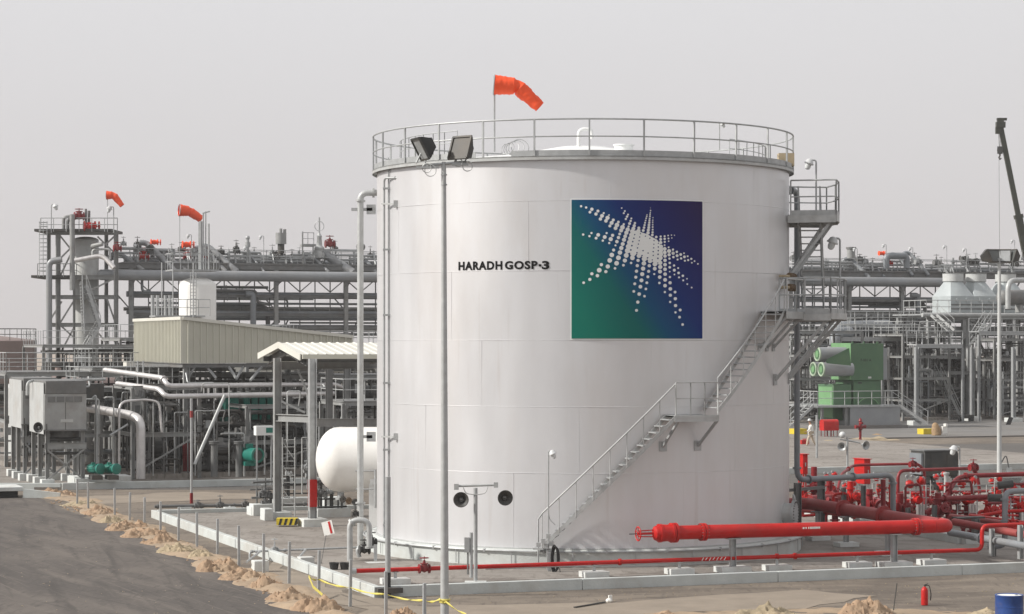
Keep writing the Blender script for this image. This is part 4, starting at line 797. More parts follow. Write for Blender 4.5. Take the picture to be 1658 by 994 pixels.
mb = MB(); a_ = [P(500, 933, 63.2), P(507, 950, 62.6), P(522, 963, 62.4)]
for a, b in zip(a_, a_[1:]): mb.beam(a, b, .012, .07)
build('loose_tail', mb, 'tape', tp); build('knot', MB().ring(P(720, 971, 57), .115, .03, Z, 18, 6).ring(P(720, 975, 57), .115, .025, V((.1, 0, 1)), 18, 6), 'tape', tp)
# sand piles
def pile(label, px, py, wpx, hpx, m='sand', flat=.6):
    c = G(px, py); c.z = 0; s = c.y/F; rx = wpx*s*.62; h = hpx*s*1.12; ry = rx*1.1; mb = MB(); k = 46; sd = rnd(0, 99)
    lob = [(rnd(-.42, .42), rnd(-.4, .4), rnd(.35, .6), rnd(.45, 1.0)) for _ in range(5)]+[(0, 0, .62, .9)]
    for i in range(k+1):
        for j in range(k+1):
            u, v = 2*i/k-1, 2*j/k-1; z = 0
            for a, b, r, hh in lob: q = math.hypot(u-a, v-b)/r; z = max(z, hh*max(0, 1-q)**.85)
            p = V((u*rx*1.7, v*ry*1.7, sd)); f = noise.fractal(p*1.6, .8, 2.1, 5); f2 = noise.fractal(p*5, .6, 2.2, 4)
            z = h*z*(1+.45*f)+h*.16*f2*(z > .03)+.02*f2; e = max(abs(u), abs(v)); z = z-.02 if e < .96 else -.04
            mb.v.append(c+V((u*rx*1.05, v*ry*1.05, z)))
    for i in range(k):
        for j in range(k): mb.f.append((i*(k+1)+j, (i+1)*(k+1)+j, (i+1)*(k+1)+j+1, i*(k+1)+j+1))
    o = solo('sand_pile', label, 'sand pile', mb, m, 'piles of sand beside the road')
    for f in o.data.polygons: f.use_smooth = True
random.seed(21)
for a in (('wide orange sand pile in front of the left plant kerb', 92, 803, 70, 11, 'sand'), ('low pale sand heap behind the second fence post', 133, 818, 66, 8, 'sand_pale'), ('orange sand heap before the third fence post', 158, 832, 60, 12, 'sand'), ('small sand heap close to fourth fence post', 185, 845, 52, 11, 'sand_pale'),
          ('pinkish sand heap left of the fifth fence post', 205, 857, 62, 14, 'sand'), ('sand heap just before the sixth fence post', 236, 868, 66, 14, 'sand'), ('sand heap between sixth and seventh fence posts', 265, 880, 62, 15, 'sand'), ('pale crumbly sand heap left of the eighth fence post', 290, 893, 76, 14, 'sand_pale'),
          ('pale low sand heap by the ninth fence post', 325, 903, 60, 15, 'sand_pale'), ('rounded orange sand heap left of tenth fence post', 352, 923, 74, 19, 'sand'), ('orange sand heap beside the concrete block', 388, 936, 76, 16, 'sand'), ('orange sand heap just before the eleventh post', 428, 951, 58, 20, 'sand'),
          ('broad sand pile left of the hanging tape', 470, 970, 84, 19, 'sand'), ('large sand pile under the yellow tape', 522, 988, 92, 22, 'sand'), ('sand pile at the foot of the floodlight mast', 660, 1006, 66, 24, 'sand'),
          ('wide pale sand pile right of the picture middle', 1244, 999, 120, 20, 'sand_pale'), ('sand pile with a rod stuck in it', 1408, 993, 96, 25, 'sand'), ('low sand pile at the bottom under the tank stair', 1062, 1003, 110, 11, 'sand'), ('flat pale sand heap near the blue drum', 1600, 1000, 110, 12, 'sand_pale')):
    pile(*a)
# spilled sand between the piles and small debris
mb = MB(); random.seed(5)
for i in range(900):
    s = random.random(); px = 95+430*s+rnd(-18, 18); py = 806+188*s**1.05+rnd(-8, 9); c = G(px, py); r = rnd(.015, .06)
    mb.ball(V((c.x, c.y, r*.3)), r, 5, .6)
struct('sand_crumbs', mb, 'sand', 'stuff')
mb = MB()
for i in range(700):
    px = rnd(0, 1658); py = rnd(905, 994) if px > 560 else rnd(815, 994); c = G(px, py)
    if (c-A).dot(N) > 0 and (c-A).dot(U) > 0: continue
    r = rnd(.006, .02); mb.ball(V((c.x, c.y, r*.4)), r, 5, .6)
struct('gravel', mb, 'sand_pale', 'stuff')
solo('timber', 'dark stick lying on the ground below the kerb', 'stick', MB().beam(G(930, 985)+Z*.03, G(980, 977)+Z*.04, .06, .03), 'dark_grey'); solo('cloth_scrap', 'crumpled pale scrap lying at the end of a stick', 'scrap', MB().ball(G(986, 976)+Z*.06, .09, 7, .7).box(G(988, 974)+Z*.1, (.1, .04, .14), .5), 'white_cloth')
cu = G(30, 812); cu.z = 0; t = thing('culvert', 'low concrete culvert with its shaded mouth painted black at the far left road edge', 'culvert', cu); c = G(38, 806); c.z = 0
build('cover_slab', MB().obox(c-U*4.5, 4.5, 2.2, .3, .48), 'block_concrete', t, .02); build('mouth_shade', MB().obox(c-U*4.3+N*.3, 4.1, 1.6, .012, .29), 'black', t); build('wing_wall', MB().beam(c+Z*.2, c+U*1.5-N*.6+Z*.02, .18, .4), 'kerb_paint', t)  # black block puts the shade under the cover slab into colour
# left-hand slab furniture: low valve line, blocks, U bend
t = thing('valve_line', 'low dark pipe with three small valves crossing the slab', 'pipe', G(330, 822, .15)); ya = G(256, 838, .1).y; a = P(250, 820, 92.5); b = P(505, 816, 95)
build('pipe', pipe_mb([a, b], .06, n=12, flanges=(.02, .3, .5, .95)), 'mid_grey', t)
for s, st in ((.27, .1), (.41, .26), (.57, .1)): part_valve(t, a.lerp(b, s), (b-a), .07, 'mid_grey', stem=st+.12)
for px, yb in ((372, 838), (300, 834)): q = P(px, 819, 93); build('pipe_support', MB().cyl(q-Z*.5, q, .03, n=8).box(V((q.x, q.y, .22)), (.45, .35, .16), YAW), 'block_concrete', t)
t = thing('drain_line', 'thin grey pipe crossing the left kerb with an upright valve', 'pipe', G(430, 915)); a = P(404, 893, 73.5); b = P(612, 885, 76)
build('pipe', pipe_mb([a-Z*.25-N*.05, a, b], .035, .12, 10, flanges=(.06, .3)), 'galv', t); part_valve(t, a.lerp(b, .19), (b-a), .055, 'galv', stem=.36)
for px, yt, bb in ((421, 893, 926), (495, 890, 920)):
    q = P(px, yt, 73.6); q2 = G(px, bb); build('pipe_support', MB().tube(fillet([q-U*.15, q, V((q.x, q2.y, .3))], .1), .035, 8), 'galv', t); build('block', MB().box(V((q2.x, q2.y, .17)), (.45, .4, .36), YAW), 'block_concrete', t, .02)
Yu = 71.8; t = thing('u_bend_pipe', 'fat grey pipe bent like an upside down U at the tank foot', 'pipe', P(582, 905, Yu))
build('pipe', pipe_mb([P(566.5, 915, Yu), P(566.5, 842, Yu), P(598, 842, Yu), P(598, 888, Yu)], .088, .32, 16, flanges=(.5, .985)), 'galv_light', t)
build('cross_pipe', pipe_mb([P(582, 902, Yu+.4), P(578, 888, Yu+.4), P(605, 884, Yu+.4)], .07, .2, 12, flanges=(.4, .8)), 'galv', t)
for x, y, s in ((590, 890, .08), (602, 878, .07), (575, 832, .05)): part_valve(t, P(x, y, Yu+.3), U, s, 'dark_grey', stem=.3)
build('plinth', MB().box(P(578, 915, Yu+.3), (2.0, 1.1, .14), YAW).box(P(610, 916, Yu-.4), (.65, .45, .22), YAW), 'block_concrete', t); build('small_post', MB().box(P(608, 895, Yu-.3), (.1, .1, .5)), 'galv', t)
for px, lb in ((541, 'black bucket standing left of its twin on the slab'), (558, 'black bucket nearer the grey U shaped pipe')):
    c = G(px, 922, .15); solo('bucket', lb, 'bucket', MB().lathe([(.11, 0), (.15, .2), (.16, .2), (.15, .205), (.1, .02)], c, Z, 18), 'rubber', 'black buckets on the slab')
solo('hanging_pipe', 'short grey bend hanging under the white vessel', 'pipe', pipe_mb([P(560, 905, 76), P(566, 893, 76.5), P(590, 893, 76.5)], .06, .2, 10, flanges=(.9,)), 'galv')
# ---------------------------------------------------------------- left: vessel, shelters
YV = 84; ve = thing('white_vessel', 'white horizontal pressure vessel on a saddle left of the tank', 'vessel', G(575, 880, .15)); c0 = P(511, 744, YV)+V((.0, 0, 0)); rV = 52.5*YV/F
c1 = c0+V((4.9, .5, 0)); pr = [(rV*math.sin(math.pi/2*i/8), rV*.7*(1-math.cos(math.pi/2*i/8))) for i in range(9)]; pr[0] = (.002, 0)
build('shell', MB().lathe(pr+[(rV, 4.9), (.01, 4.9)], c0, c1-c0, 48), 'vessel_white', ve); sd = c0+V((2.2, .25, 0)); build('saddle', MB().box(V((sd.x, sd.y, 1.0)), (.5, 1.7, 1.7)).box(V((sd.x, sd.y, 1.95)), (.4, 2.0, .3)), 'tank_white', ve)
build('saddle', MB().box(V((sd.x+2, sd.y+.2, 1.0)), (.5, 1.7, 1.7)), 'tank_white', ve); build('nozzle', MB().cyl(c0+V((.9, .1, -rV-.25)), c0+V((.9, .1, -rV+.2)), .12, n=12).cyl(c0+V((.9, .1, -rV-.28)), c0+V((.9, .1, -rV-.2)), .2, n=14), 'galv', ve)
for k in range(4): part_valve(ve, c0+V((1.0+.22*k, -.3, -rV-.25-.05*k)), V((0, 1, 0)), .06, 'brass' if k % 2 else 'dark_grey', up=V((0, -1, .2)), stem=.22)
build('gauge_column', MB().cyl(c0+V((2.2, -1.0, -rV-.5)), c0+V((2.2, -1.0, -.3)), .045, n=8).cyl(c0+V((1.5, -1.0, -.35)), c0+V((2.2, -1.0, -.35)), .025, n=6).cyl(c0+V((1.5, -1.0, -1.0)), c0+V((2.2, -1.0, -1.0)), .025, n=6), 'galv', ve)
# corrugated roof shelter in front
def corr_sheet(a, b, c, d, pitch, h, mat_, parent, name, nrm, thick=.02):
    """ribbed sheet: a->b runs across the ribs, a->d along them"""
    a, b, c, d = map(V, (a, b, c, d)); L = (b-a).length; k = max(2, int(L/pitch)); mb = MB(); nrm = V(nrm).normalized(); prof = []
    for i in range(k):
        for f, hh in ((0, 0), (.7, 0), (.75, h), (.9, h), (.95, 0)): prof.append(((i+f)/k, hh))
    prof.append((1, 0))
    for t_, hh in prof: mb.v += [a.lerp(b, t_)+nrm*hh, d.lerp(c, t_)+nrm*hh]
    for i in range(len(prof)-1): mb.f.append((2*i, 2*i+2, 2*i+3, 2*i+1))
    o = build(name, mb, mat_, parent); o.data.polygons.foreach_set('use_smooth', [False]*len(o.data.polygons)); md = o.modifiers.new('thick', 'SOLIDIFY'); md.thickness = thick; return o
sh = thing('pump_shelter', 'open shelter with ribbed cream roof on steel columns beside the tank', 'shelter', V((-7.76, 86.5, .15)))
c = V((-7.76, 86.5, 6.40)); W6 = 6.5; L6 = 13; rz = 6.83; n0, n1 = c, c+N*W6; r0 = c+N*W6/2; r0 = V((r0.x, r0.y, rz))
corr_sheet(n0, n0+U*L6, r0+U*L6, r0, .33, .03, 'cream', sh, 'roof_sheet', Z); corr_sheet(n1, n1+U*L6, r0+U*L6, r0, .33, .03, 'cream', sh, 'roof_sheet', Z)
for a, b in ((n0, r0), (n1, r0)): build('barge_board', MB().beam(a-U*.06-Z*.1, b-U*.06-Z*.08+(b-a)*.012, .05, .24), 'cream', sh)
build('eave_gutter', MB().beam(n0-N*.06-Z*.08, n0-N*.06+U*L6-Z*.08, .12, .17), 'beige', sh)
bm_ = MB()
for s in (0, 4.2, 8.4, 12.5): bm_.ibeam(n0+U*(.3+s)-Z*.28+N*.3, r0+U*(.3+s)-Z*.28, .15, .28, .015).ibeam(n1+U*(.3+s)-Z*.28-N*.3, r0+U*(.3+s)-Z*.28, .15, .28, .015)
for q in (.6, W6-.6, W6/2): z = 6.2 if q != W6/2 else 6.55; bm_.ibeam(V((c.x, c.y, z))+N*q, V((c.x, c.y, z))+N*q+U*L6, .15, .2, .015)
build('rafters', bm_, 'mid_grey', sh)
for (px, Y, rd) in ((449, 88.8, 0), (506, 85.4, 1), ):
    x = (px-829)*Y/F; q = V((x, Y, 0)); o = build('column', MB().ibeam(q+Z*.35, q+Z*6.25, .25, .27, .03, up=U), 'grey_paint' if not rd else 'galv', sh); ORG[o.name] = ORG[sh.name]
    build('base_block', MB().box(q+Z*.28, (.9, .9, .3), YAW), 'block_concrete', o, .02)
    if rd: build('red_band', MB().box(q+Z*1.35, (.27, .3, 1.0), YAW), 'red', o); build('gusset', MB().box(q+Z*.55, (.34, .05, .3), YAW), 'galv', o)
build('column', MB().ibeam(P(533, 800, 99), P(533, 590, 99), .25, .25, .03), 'mid_grey', sh)
build('cross_beam', MB().ibeam(P(447, 676, 88.9), P(505, 678, 85.6), .2, .28, .03).ibeam(P(447, 592, 89), P(640, 590, 96), .2, .3, .03).ibeam(P(505, 684, 85.8), P(640, 684, 93), .2, .3, .03), 'grey_paint', sh)
build('brace', MB().beam(P(452, 648, 92), P(494, 668, 92), .08).beam(P(478, 590, 92), P(500, 640, 92), .08), 'galv', sh)
# yellow and black block, scaffold ladder, blocks
q = P(465, 844, 85.3); t = thing('striped_block', 'low concrete block with black and yellow hazard stripes', 'block', q-Z*.12); build('block', MB().box(q, (.74, .5, .24)), 'yellow', t)
sb = MB()
for k in range(4): x = -.3+.19*k; sb.add([q+V((x+e, -.2535, z)) for e, z in ((0, -.12), (.09, -.12), (.16, .12), (.07, .12))], [(0, 1, 2, 3)])
build('stripes', sb, 'black', t)
t = thing('scaffold_ladder', 'light steel scaffold ladder standing in front of the shelter', 'ladder', P(466, 845, 90)); s_ = MB()
for px in (457.5, 477.5): s_.cyl(P(px, 846, 90), P(px, 708, 90), .025, n=6)
for i in range(12): s_.cyl(P(457.5, 712+i*11.5, 90), P(477.5, 712+i*11.5, 90), .016, n=6)
for i in range(3): s_.cyl(P(457.5, 715+i*38, 90), P(477.5, 745+i*38, 90), .016, n=6)
build('frame', s_, 'galv_light', t)
t = thing('scaffold_ladder', 'short white rail stand right of the scaffold ladder', 'ladder', P(495, 845, 93)); build('frame', rail_mb([P(489, 745, 93), P(502, 745, 93)], .9, .4, .02).cyl(P(489, 800, 93), P(489, 710, 93), .03, n=6), 'galv_light', t)
def clump(label, px, Y, w, h, seed, m='mid_grey', nv=5, base=.15, nm='valve_cluster'):
    random.seed(seed); b = V(((px-829)*Y/F, Y, base)); t = thing(nm, label, 'valves', b, 'valve clusters'); pb = MB()
    for k in range(4): z = h*(.25+.2*k); pb.cyl(b+Z*z-U*w/2+N*rnd(-.3, .3), b+Z*z+U*w/2+N*rnd(-.3, .3), rnd(.03, .06), n=8)
    for k in range(7): x = rnd(-w/2, w/2); pb.cyl(b+U*x, b+U*x+Z*h*rnd(.5, 1), rnd(.02, .05), n=8)
    build('pipework', pb, m, t)
    for k in range(nv): part_valve(t, b+U*rnd(-w/2, w/2)+N*rnd(-.4, 0)+Z*h*rnd(.3, .9), U, rnd(.05, .08), random.choice(['dark_grey', 'galv', 'mid_grey']), up=random.choice([Z, -N, Z]), stem=rnd(.25, .4))
    build('plinth', MB().box(b+Z*.15, (w*1.1, .8, .35), YAW), 'block_concrete', t); return t
clump('valve cluster on white block left of the shelter column', 428, 91, 1.1, 1.5, 1); clump('valve cluster between the two shelter columns', 472, 96, 1.6, 1.9, 2, 'dark_grey', 6); clump('valve cluster right under the white vessel', 537, 90, 1.2, 1.5, 3, 'dark_grey', 7)
for px, yb, w_, lb in ((425, 834, .9, 'white concrete block left of shelter column'), (540, 822, .8, 'white concrete block behind the red banded column'), (432, 842, .35, 'small white block beside the shelter column base')):
    c = G(px, yb, .15); solo('concrete_block', lb, 'block', MB().box(c+Z*.22, (w_, .7, .45), YAW), 'block_concrete', 'white concrete blocks', .02)
# big cladded canopy
cn = thing('cladded_canopy', 'large cream ribbed canopy raised over the left process area', 'canopy', V((-16.6, 118, 0))); c = V((-16.6, 118, 0)); w_, d_ = 8.9, 12.7; zb, z0, z1 = 5.78, 8.05, 7.12
corr_sheet(c+Z*z0-N*0, c+U*w_+Z*z1, c+U*w_+Z*zb, c+Z*zb, .33, .085, 'beige', cn, 'front_cladding', -N); corr_sheet(c+N*d_+Z*z0, c+Z*z0, c+Z*zb, c+N*d_+Z*zb, .36, .085, 'beige', cn, 'side_cladding', -U)
corr_sheet(c+U*w_+Z*z1, c+U*w_+N*d_+Z*z1, c+U*w_+N*d_+Z*zb, c+U*w_+Z*zb, .36, .085, 'beige', cn, 'side_cladding', U)
corr_sheet(c+Z*(z0+.02), c+N*d_+Z*(z0+.02), c+N*d_+U*w_+Z*(z1+.02), c+U*w_+Z*(z1+.02), .36, .04, 'cream', cn, 'roof_sheet', Z)
build('coping', MB().beam(c+Z*z0-N*.06, c+U*w_+Z*z1-N*.06, .12, .16).beam(c+Z*z0-U*.06, c+N*d_+Z*z0-U*.06, .12, .16), 'cream', cn); build('bottom_beam', MB().ibeam(c+Z*(zb-.12), c+U*w_+Z*(zb-.12), .15, .2, .02).ibeam(c+Z*(zb-.12), c+N*d_+Z*(zb-.12), .15, .2, .02), 'mid_grey', cn)
for a, b in ((.2, .1), (w_*.97, .1), (.2, d_*.5), (w_*.97, d_*.5), (.2, d_-.2), (w_*.97, d_-.2)):
    q = c+U*a+N*b; build('column', MB().ibeam(q+Z*.3, q+Z*(zb-.2), .28, .3, .03, up=U), 'grey_paint', cn)
q = c+U*.2+N*.1; build('red_band', MB().box(q+Z*1.3, (.31, .34, .9), YAW), 'red_dark', cn)
bb = MB()
for x0, x1, y0, y1 in ((305, 318, 612, 590), (332, 350, 590, 612), (368, 382, 590, 612), (396, 382, 590, 614), (425, 405, 592, 616)): bb.beam(P(x0, y0, 118.3+(x0-302)*.01), P(x1, y1, 118.3), .1)
build('knee_braces', bb, 'galv', cn)
pipe('long light grey strut leaning across the dark process area', [P(364, 640, 114), P(315, 752, 112.5)], .085, 'galv_light', 'strut', 'strut', n=10)
t = thing('mast', 'slim brown and grey mast with a red foot before the canopy column', 'mast', G(310, 815)); ym = G(310, 815).y
build('pole', MB().cyl(P(310, 800, ym), P(310, 645, ym), .055, n=10), 'galv', t); build('red_foot', MB().cyl(P(310, 816, ym), P(310, 798, ym), .07, n=10), 'red_dark', t); build('sleeve', MB().cyl(P(310, 676, ym), P(310, 665, ym), .07, n=10), 'red_faded', t)
# insulated silver pipes
def sil(label, pts, r, **k): return pipe(label, pts, r, 'silver_duct', 'insulated_pipe', 'pipe', 'silver insulated pipes', **k)
sil('upper silver insulated pipe running behind the canopy columns', [P(170, 599, 119), P(264, 612, 114), P(272, 625, 113.6), P(540, 622, 122), P(562, 630, 123), P(566, 690, 123)], .125, n=14, bend=.4, flanges=(.3,))
sil('lower silver insulated pipe running behind the canopy columns', [P(190, 621, 117), P(258, 630, 113.5), P(268, 642, 113), P(540, 637, 121)], .125, n=14, bend=.4)
sil('silver pipe curving down beside the teal pumps', [P(140, 660, 118), P(212, 672, 113.5), P(228, 680, 112.6), P(228, 775, 112.6)], .22, n=16, bend=.7)
sil('thin silver pipe bent behind the grey cabinets', [P(193, 780, 113), P(193, 650, 113), P(236, 647, 114), P(258, 650, 114), P(262, 700, 114)], .06, n=10, bend=.5)
# ---------------------------------------------------------------- generic process skid
def skid(label, org, w, d, h, seed, nm='process_skid', cols=('dark_grey', 'mid_grey', 'grey_paint', 'galv', 'pipe_grey'), levels=2, npipe=10, nriser=24, nves=2, nval=6, deck=True, rail=True, base=.12, posts=True, railcol='galv', pr=(.04, .13)):
    random.seed(seed); o = V(org); o.z = 0; t = thing(nm, label, 'process equipment', o+U*w/2+N*d/2, 'process skids in the plant'); at = lambda a, b, z: o+U*a+N*b+Z*z
    build('plinth', MB().obox(o, w, d, base-.05, base+.25), 'slab', t)
    if posts:
        np_ = max(2, int(w/4)+1)
        for i in range(np_):
            for b in (0, d): build('post', MB().ibeam(at(w*i/(np_-1), b, base), at(w*i/(np_-1), b, h), .18, .18, .02, up=U), 'grey_paint', t)
        fb = MB()
        for L_ in range(1, levels+1):
            z = h*L_/levels
            for b in (0, d): fb.ibeam(at(0, b, z), at(w, b, z), .14, .22, .02)
            for i in range(np_): fb.ibeam(at(w*i/(np_-1), 0, z), at(w*i/(np_-1), d, z), .12, .18, .02)
        for i in range(np_-1): 
            if i % 2 == 0: fb.beam(at(w*i/(np_-1), 0, .4), at(w*(i+1)/(np_-1), 0, h/levels), .08)
        build('frame', fb, 'grey_paint', t)
    if deck: build('deck', MB().obox(o, w, d, h+.08, h+.13), 'mid_grey', t)
    if rail: build('handrail', rail_mb([at(0, d, h+.1), at(0, 0, h+.1), at(w, 0, h+.1), at(w, d, h+.1)], 1.07, 1.2, .025), railcol, t)
    for k in range(int(npipe*1.5)):
        z = rnd(.4, h+.1); b = rnd(0, d); r = rnd(*pr); a0 = rnd(0, w*.4); a1 = rnd(w*.55, w); z2 = rnd(.4, h); pts = [at(a0, b, z2), at(a0, b, z), at(a1, b, z), at(a1, b, max(.3, z-rnd(.5, 2.5)))]
        if abs(z2-z) < .5: pts = pts[1:]
        build('pipe', pipe_mb(pts, r, n=8, flanges=(rnd(.2, .8),)), random.choice(cols), t)
    for k in range(nriser): a = rnd(0, w); b = rnd(0, d); build('riser', MB().cyl(at(a, b, .3), at(a, b, rnd(h*.5, h+.4)), rnd(.018, .055), n=7), random.choice(('galv', 'mid_grey', 'dark_grey')), t)
    for k in range(nves):
        r = rnd(.35, .7); z = rnd(r+.5, max(r+.6, h*.75)); b = rnd(d*.2, d*.9)
        if random.random() < .5: a = rnd(r, w-r); build('vessel', vessel_mb(at(a, b, .4), at(a, b, rnd(1.8, h)), r*.7, 18), random.choice(cols), t)
        else: a = rnd(0, w*.4); build('vessel', vessel_mb(at(a, b, z), at(a+rnd(1.5, w*.6), b, z), r, 18), random.choice(cols), t)
    for k in range(nval): part_valve(t, at(rnd(0, w), rnd(0, d*.5), rnd(.6, h)), random.choice([U, Z]), rnd(.08, .14), random.choice(cols), up=random.choice([Z, -N, -N]), stem=rnd(.4, .6))
    for k in range(5): a, b, z = rnd(0, w), rnd(0, d*.4), rnd(.8, h*.9); s = rnd(.15, .4); build('instrument_box', MB().box(at(a, b, z), (s, .15, s*1.3), YAW), random.choice(('galv', 'grey_paint')), t)
    return t
# ---------------------------------------------------------------- left plant foreground units
def unit(label, px, yb, w, d, z0, z1, lid, g_=None):
    c = G(px, yb, .12); c.z = 0; t = thing('air_cooler_unit', label, 'cooler unit', c, 'raised grey cooler units'); zl = z1-.62
    build('hood', MB().obox(c, w, d, z0, zl), 'hood_grey', t, .02); build('side_panel', MB().obox(c-U*.03+N*.1, .03, d-.2, z0-.2, z1-.1), 'side_grey', t)
    build('lid', MB().obox(c+U*.04-N*.02, w-.04, d, zl, z1), 'mid_grey', t, .03); build('name_plate', MB().obox(c+U*w*.38-N*.03, w*.3, .02, z0+.35, z0+.5), 'pale_grey', t)
    for i, (a, b) in enumerate(((.05, .05), (w-.25, .05), (.05, d*.5), (w-.25, d*.5), (.05, d-.3), (w-.25, d-.3))):
        q = c+U*(a+.1)+N*(b+.1); o = build('leg', MB().ibeam(q+Z*.4, q+Z*z0, .18, .18, .02, up=U), 'grey_paint', t); ORG[o.name] = ORG[t.name]; build('footing', MB().box(q+Z*.26, (.6, .6, .4), YAW), 'block_concrete', o, .02)
    build('cross_brace', MB().beam(c+U*.1+Z*.4, c+U*(w-.1)+Z*(z0-.9), .08).beam(c+U*(w-.1)+Z*.4, c+U*.1+Z*(z0-.9), .08).ibeam(c+Z*(z0-.75), c+U*w+Z*(z0-.75), .1, .3, .02), 'grey_paint', t)
    for k in range(4): build('louvre', MB().obox(c+U*(.15+k*(w-.3)/4)-N*.025, (w-.3)/4-.06, .03, zl-.38, zl-.12), 'mid_grey', t)
    build('seam', MB().obox(c+U*(w*.5-.01)-N*.012, .02, .02, z0+.02, zl-.4), 'dark_grey', t); build('drip_edge', MB().obox(c-U*.05-N*.06, w+.1, .08, z0-.05, z0+.02), 'mid_grey', t)
    build('cable', pipe_mb([c+U*.1-N*.04+Z*(z0+.3), c+U*.1-N*.04+Z*1.2], .02, n=6), 'black', t)
    build('fan_ring', MB().cyl(c+U*w/2+N*.8+Z*(z0-.35), c+U*w/2+N*.8+Z*z0, w*.4, n=20), 'dark_grey', t)
    build('belly_pipes', MB().cyl(c+U*.2+N*.3+Z*(z0-.45), c+U*(w-.2)+N*.3+Z*(z0-.45), .1, n=10).cyl(c+N*.2+Z*(z0-1.1), c+U*w+N*.2+Z*(z0-1.1), .07, n=8), 'dark_grey', t)
    build('downcomer', pipe_mb([c+U*.3+N*.4+Z*(z0-.2), c+U*.3+N*.4+Z*1], .06, n=8), 'mid_grey', t); return t
unit('nearer grey cooler unit raised on legs at far left', 72, 788, 1.95, 4.6, 2.75, 5.05, 1); unit('farther grey cooler unit partly behind the nearer one', 36, 778, 1.7, 4.4, 2.85, 5.1, 1)
horn(thing('alarm_horn', 'black alarm horn on the side of the nearer cooler unit', 'loudspeaker', P(62, 692, 108.5)), P(62, 692, 108.5), V((-.3, -1, 0)), .24, 'black')
t = thing('control_box', 'dark grey box raised on posts behind the cooler units', 'control box', P(147, 790, 118)); c = P(128, 650, 117); c.z = 0
build('box', MB().obox(c, 1.25, 1.9, 3.85, 4.75), 'dark_grey', t); build('side', MB().obox(c-U*.04, .04, 1.9, 3.8, 4.8), 'pale_grey', t)
for a, b in ((.05, .1), (1.15, .1), (1.15, 1.8)): build('leg', MB().ibeam(c+U*a+N*b+Z*.1, c+U*a+N*b+Z*3.85, .13, .13, .02, up=U), 'grey_paint', t)
pipe('thin pipe curving over the two grey cooler units, left one', [P(44, 640, 112), P(44, 617, 112), P(170, 614, 116)], .07, 'galv_light', n=10, bend=.35); pipe('thin pipe curving over the two grey cooler units, right one', [P(75, 640, 111), P(75, 621, 111), P(112, 619, 112)], .07, 'galv_light', n=10, bend=.35)
pipe('thin vertical grey pipe with hooked top by control box', [P(150, 645, 113), P(155, 640, 113), P(157, 690, 113), P(157, 750, 113)], .06, 'galv', n=8)
pipe('grey sloping strut between cooler unit and silver bend', [P(178, 705, 112), P(207, 687, 112.5)], .05, 'galv', 'strut', 'strut', n=8)
solo('steel_beam', 'horizontal grey beam joining the cooler unit and pump posts', 'beam', MB().ibeam(P(72, 706, 111), P(180, 705, 115), .1, .16, .02), 'grey_paint')
def pump(label, px, yb, s=1., m='teal'):
    c = G(px, yb, .45); t = thing('pump', label, 'pump', c, 'teal pumps'); r = .2*s; a = c+Z*.5*s
    build('motor', MB().lathe([(r*.6, -.5*s), (r, -.45*s), (r, .15*s), (r*.7, .2*s)], a, -N+U*.5, 20), m, t); f = MB(); ax = (-N+U*.5).normalized()
    for k in range(12): an = k*math.pi/6; x = ax.orthogonal().normalized(); y = ax.cross(x); e = x*math.cos(an)+y*math.sin(an); f.beam(a-ax*.4*s+e*r*1.02, a+ax*.1*s+e*r*1.02, .02, .04, up=e)
    build('fins', f, m, t); build('casing', MB().lathe([(.05, -.1*s), (r*1.25, -.06*s), (r*1.3, .06*s), (.06, .1*s)], a+ax*.33*s, ax, 20), m, t); build('discharge', pipe_mb([a+ax*.33*s, a+ax*.33*s+Z*.7*s, a+ax*.33*s+Z*1.5*s], .06*s, n=10, flanges=(.4,)), 'dark_grey', t)
    build('base', MB().box(c+Z*.1*s, (.5*s, .9*s, .2*s), YAW), 'dark_grey', t); build('terminal_box', MB().box(a+Z*r*1.1-ax*.2, (.16*s, .2*s, .14*s), YAW), m, t); return t
pump('small teal pump left of its twin on the pale plinth', 155, 776); pump('small teal pump right of its twin on the pale plinth', 181, 776); c = G(120, 786, .12); solo('pump_plinth', 'long pale concrete plinth under the two small teal pumps', 'plinth', MB().obox(c, 2.7, 1.6, .1, .52), 'block_concrete', None, .02)
t = thing('motor', 'large teal round motor under the white control cabinet', 'motor', P(412, 765, 114)); c = P(416, 737, 113); ax = (U*.35-N*1).normalized()
build('body', MB().lathe([(.15, -1.3), (.34, -1.2), (.34, -.1), (.37, 0), (.37, .1), (.27, .12), (.25, .02)], c, ax, 28), 'teal', t); build('fan_grille', MB().cyl(c+ax*.02, c+ax*.07, .25, n=24), 'dark_grey', t); build('feet', MB().box(c-ax*.7-Z*.42, (.6, .9, .2), YAW), 'teal', t); build('terminal_box', MB().box(c-ax*.7+Z*.42, (.35, .3, .22), YAW), 'teal', t)
t = thing('compressor', 'teal compressor block standing behind the dark pipework', 'compressor', P(385, 690, 121)); c = P(364, 683, 121); c.z = 0
build('frame_block', MB().obox(c, .75, 1.3, 2.7, 3.95), 'teal', t, .05); o = MB()
for k in range(4): o.obox(c+U*(1.0+.42*k), .34, 1.2, 2.8, 3.95)
build('cylinder_heads', o, 'teal', t, .04); build('manifold', pipe_mb([c+U*.2+Z*4.0-N*.1, c+U*.2+Z*4.15-N*.1, c+U*2.6+Z*4.15-N*.1], .1, n=10), 'teal', t); build('stand', MB().obox(c, 2.8, 1.3, .1, 2.7), 'dark_grey', t)
t = thing('control_cabinet', 'small white control cabinet with dark window above the motor', 'cabinet', P(428, 705, 110)); c = P(415, 705, 110); z0 = P(0, 705, 110).z; z1 = P(0, 690, 110).z; c.z = 0; build('body', MB().obox(c, .85, .5, z0, z1), 'tank_white', t); build('window', MB().obox(c+U*.47-N*.02, .32, .02, z0+.12, z1-.08), 'teal', t)
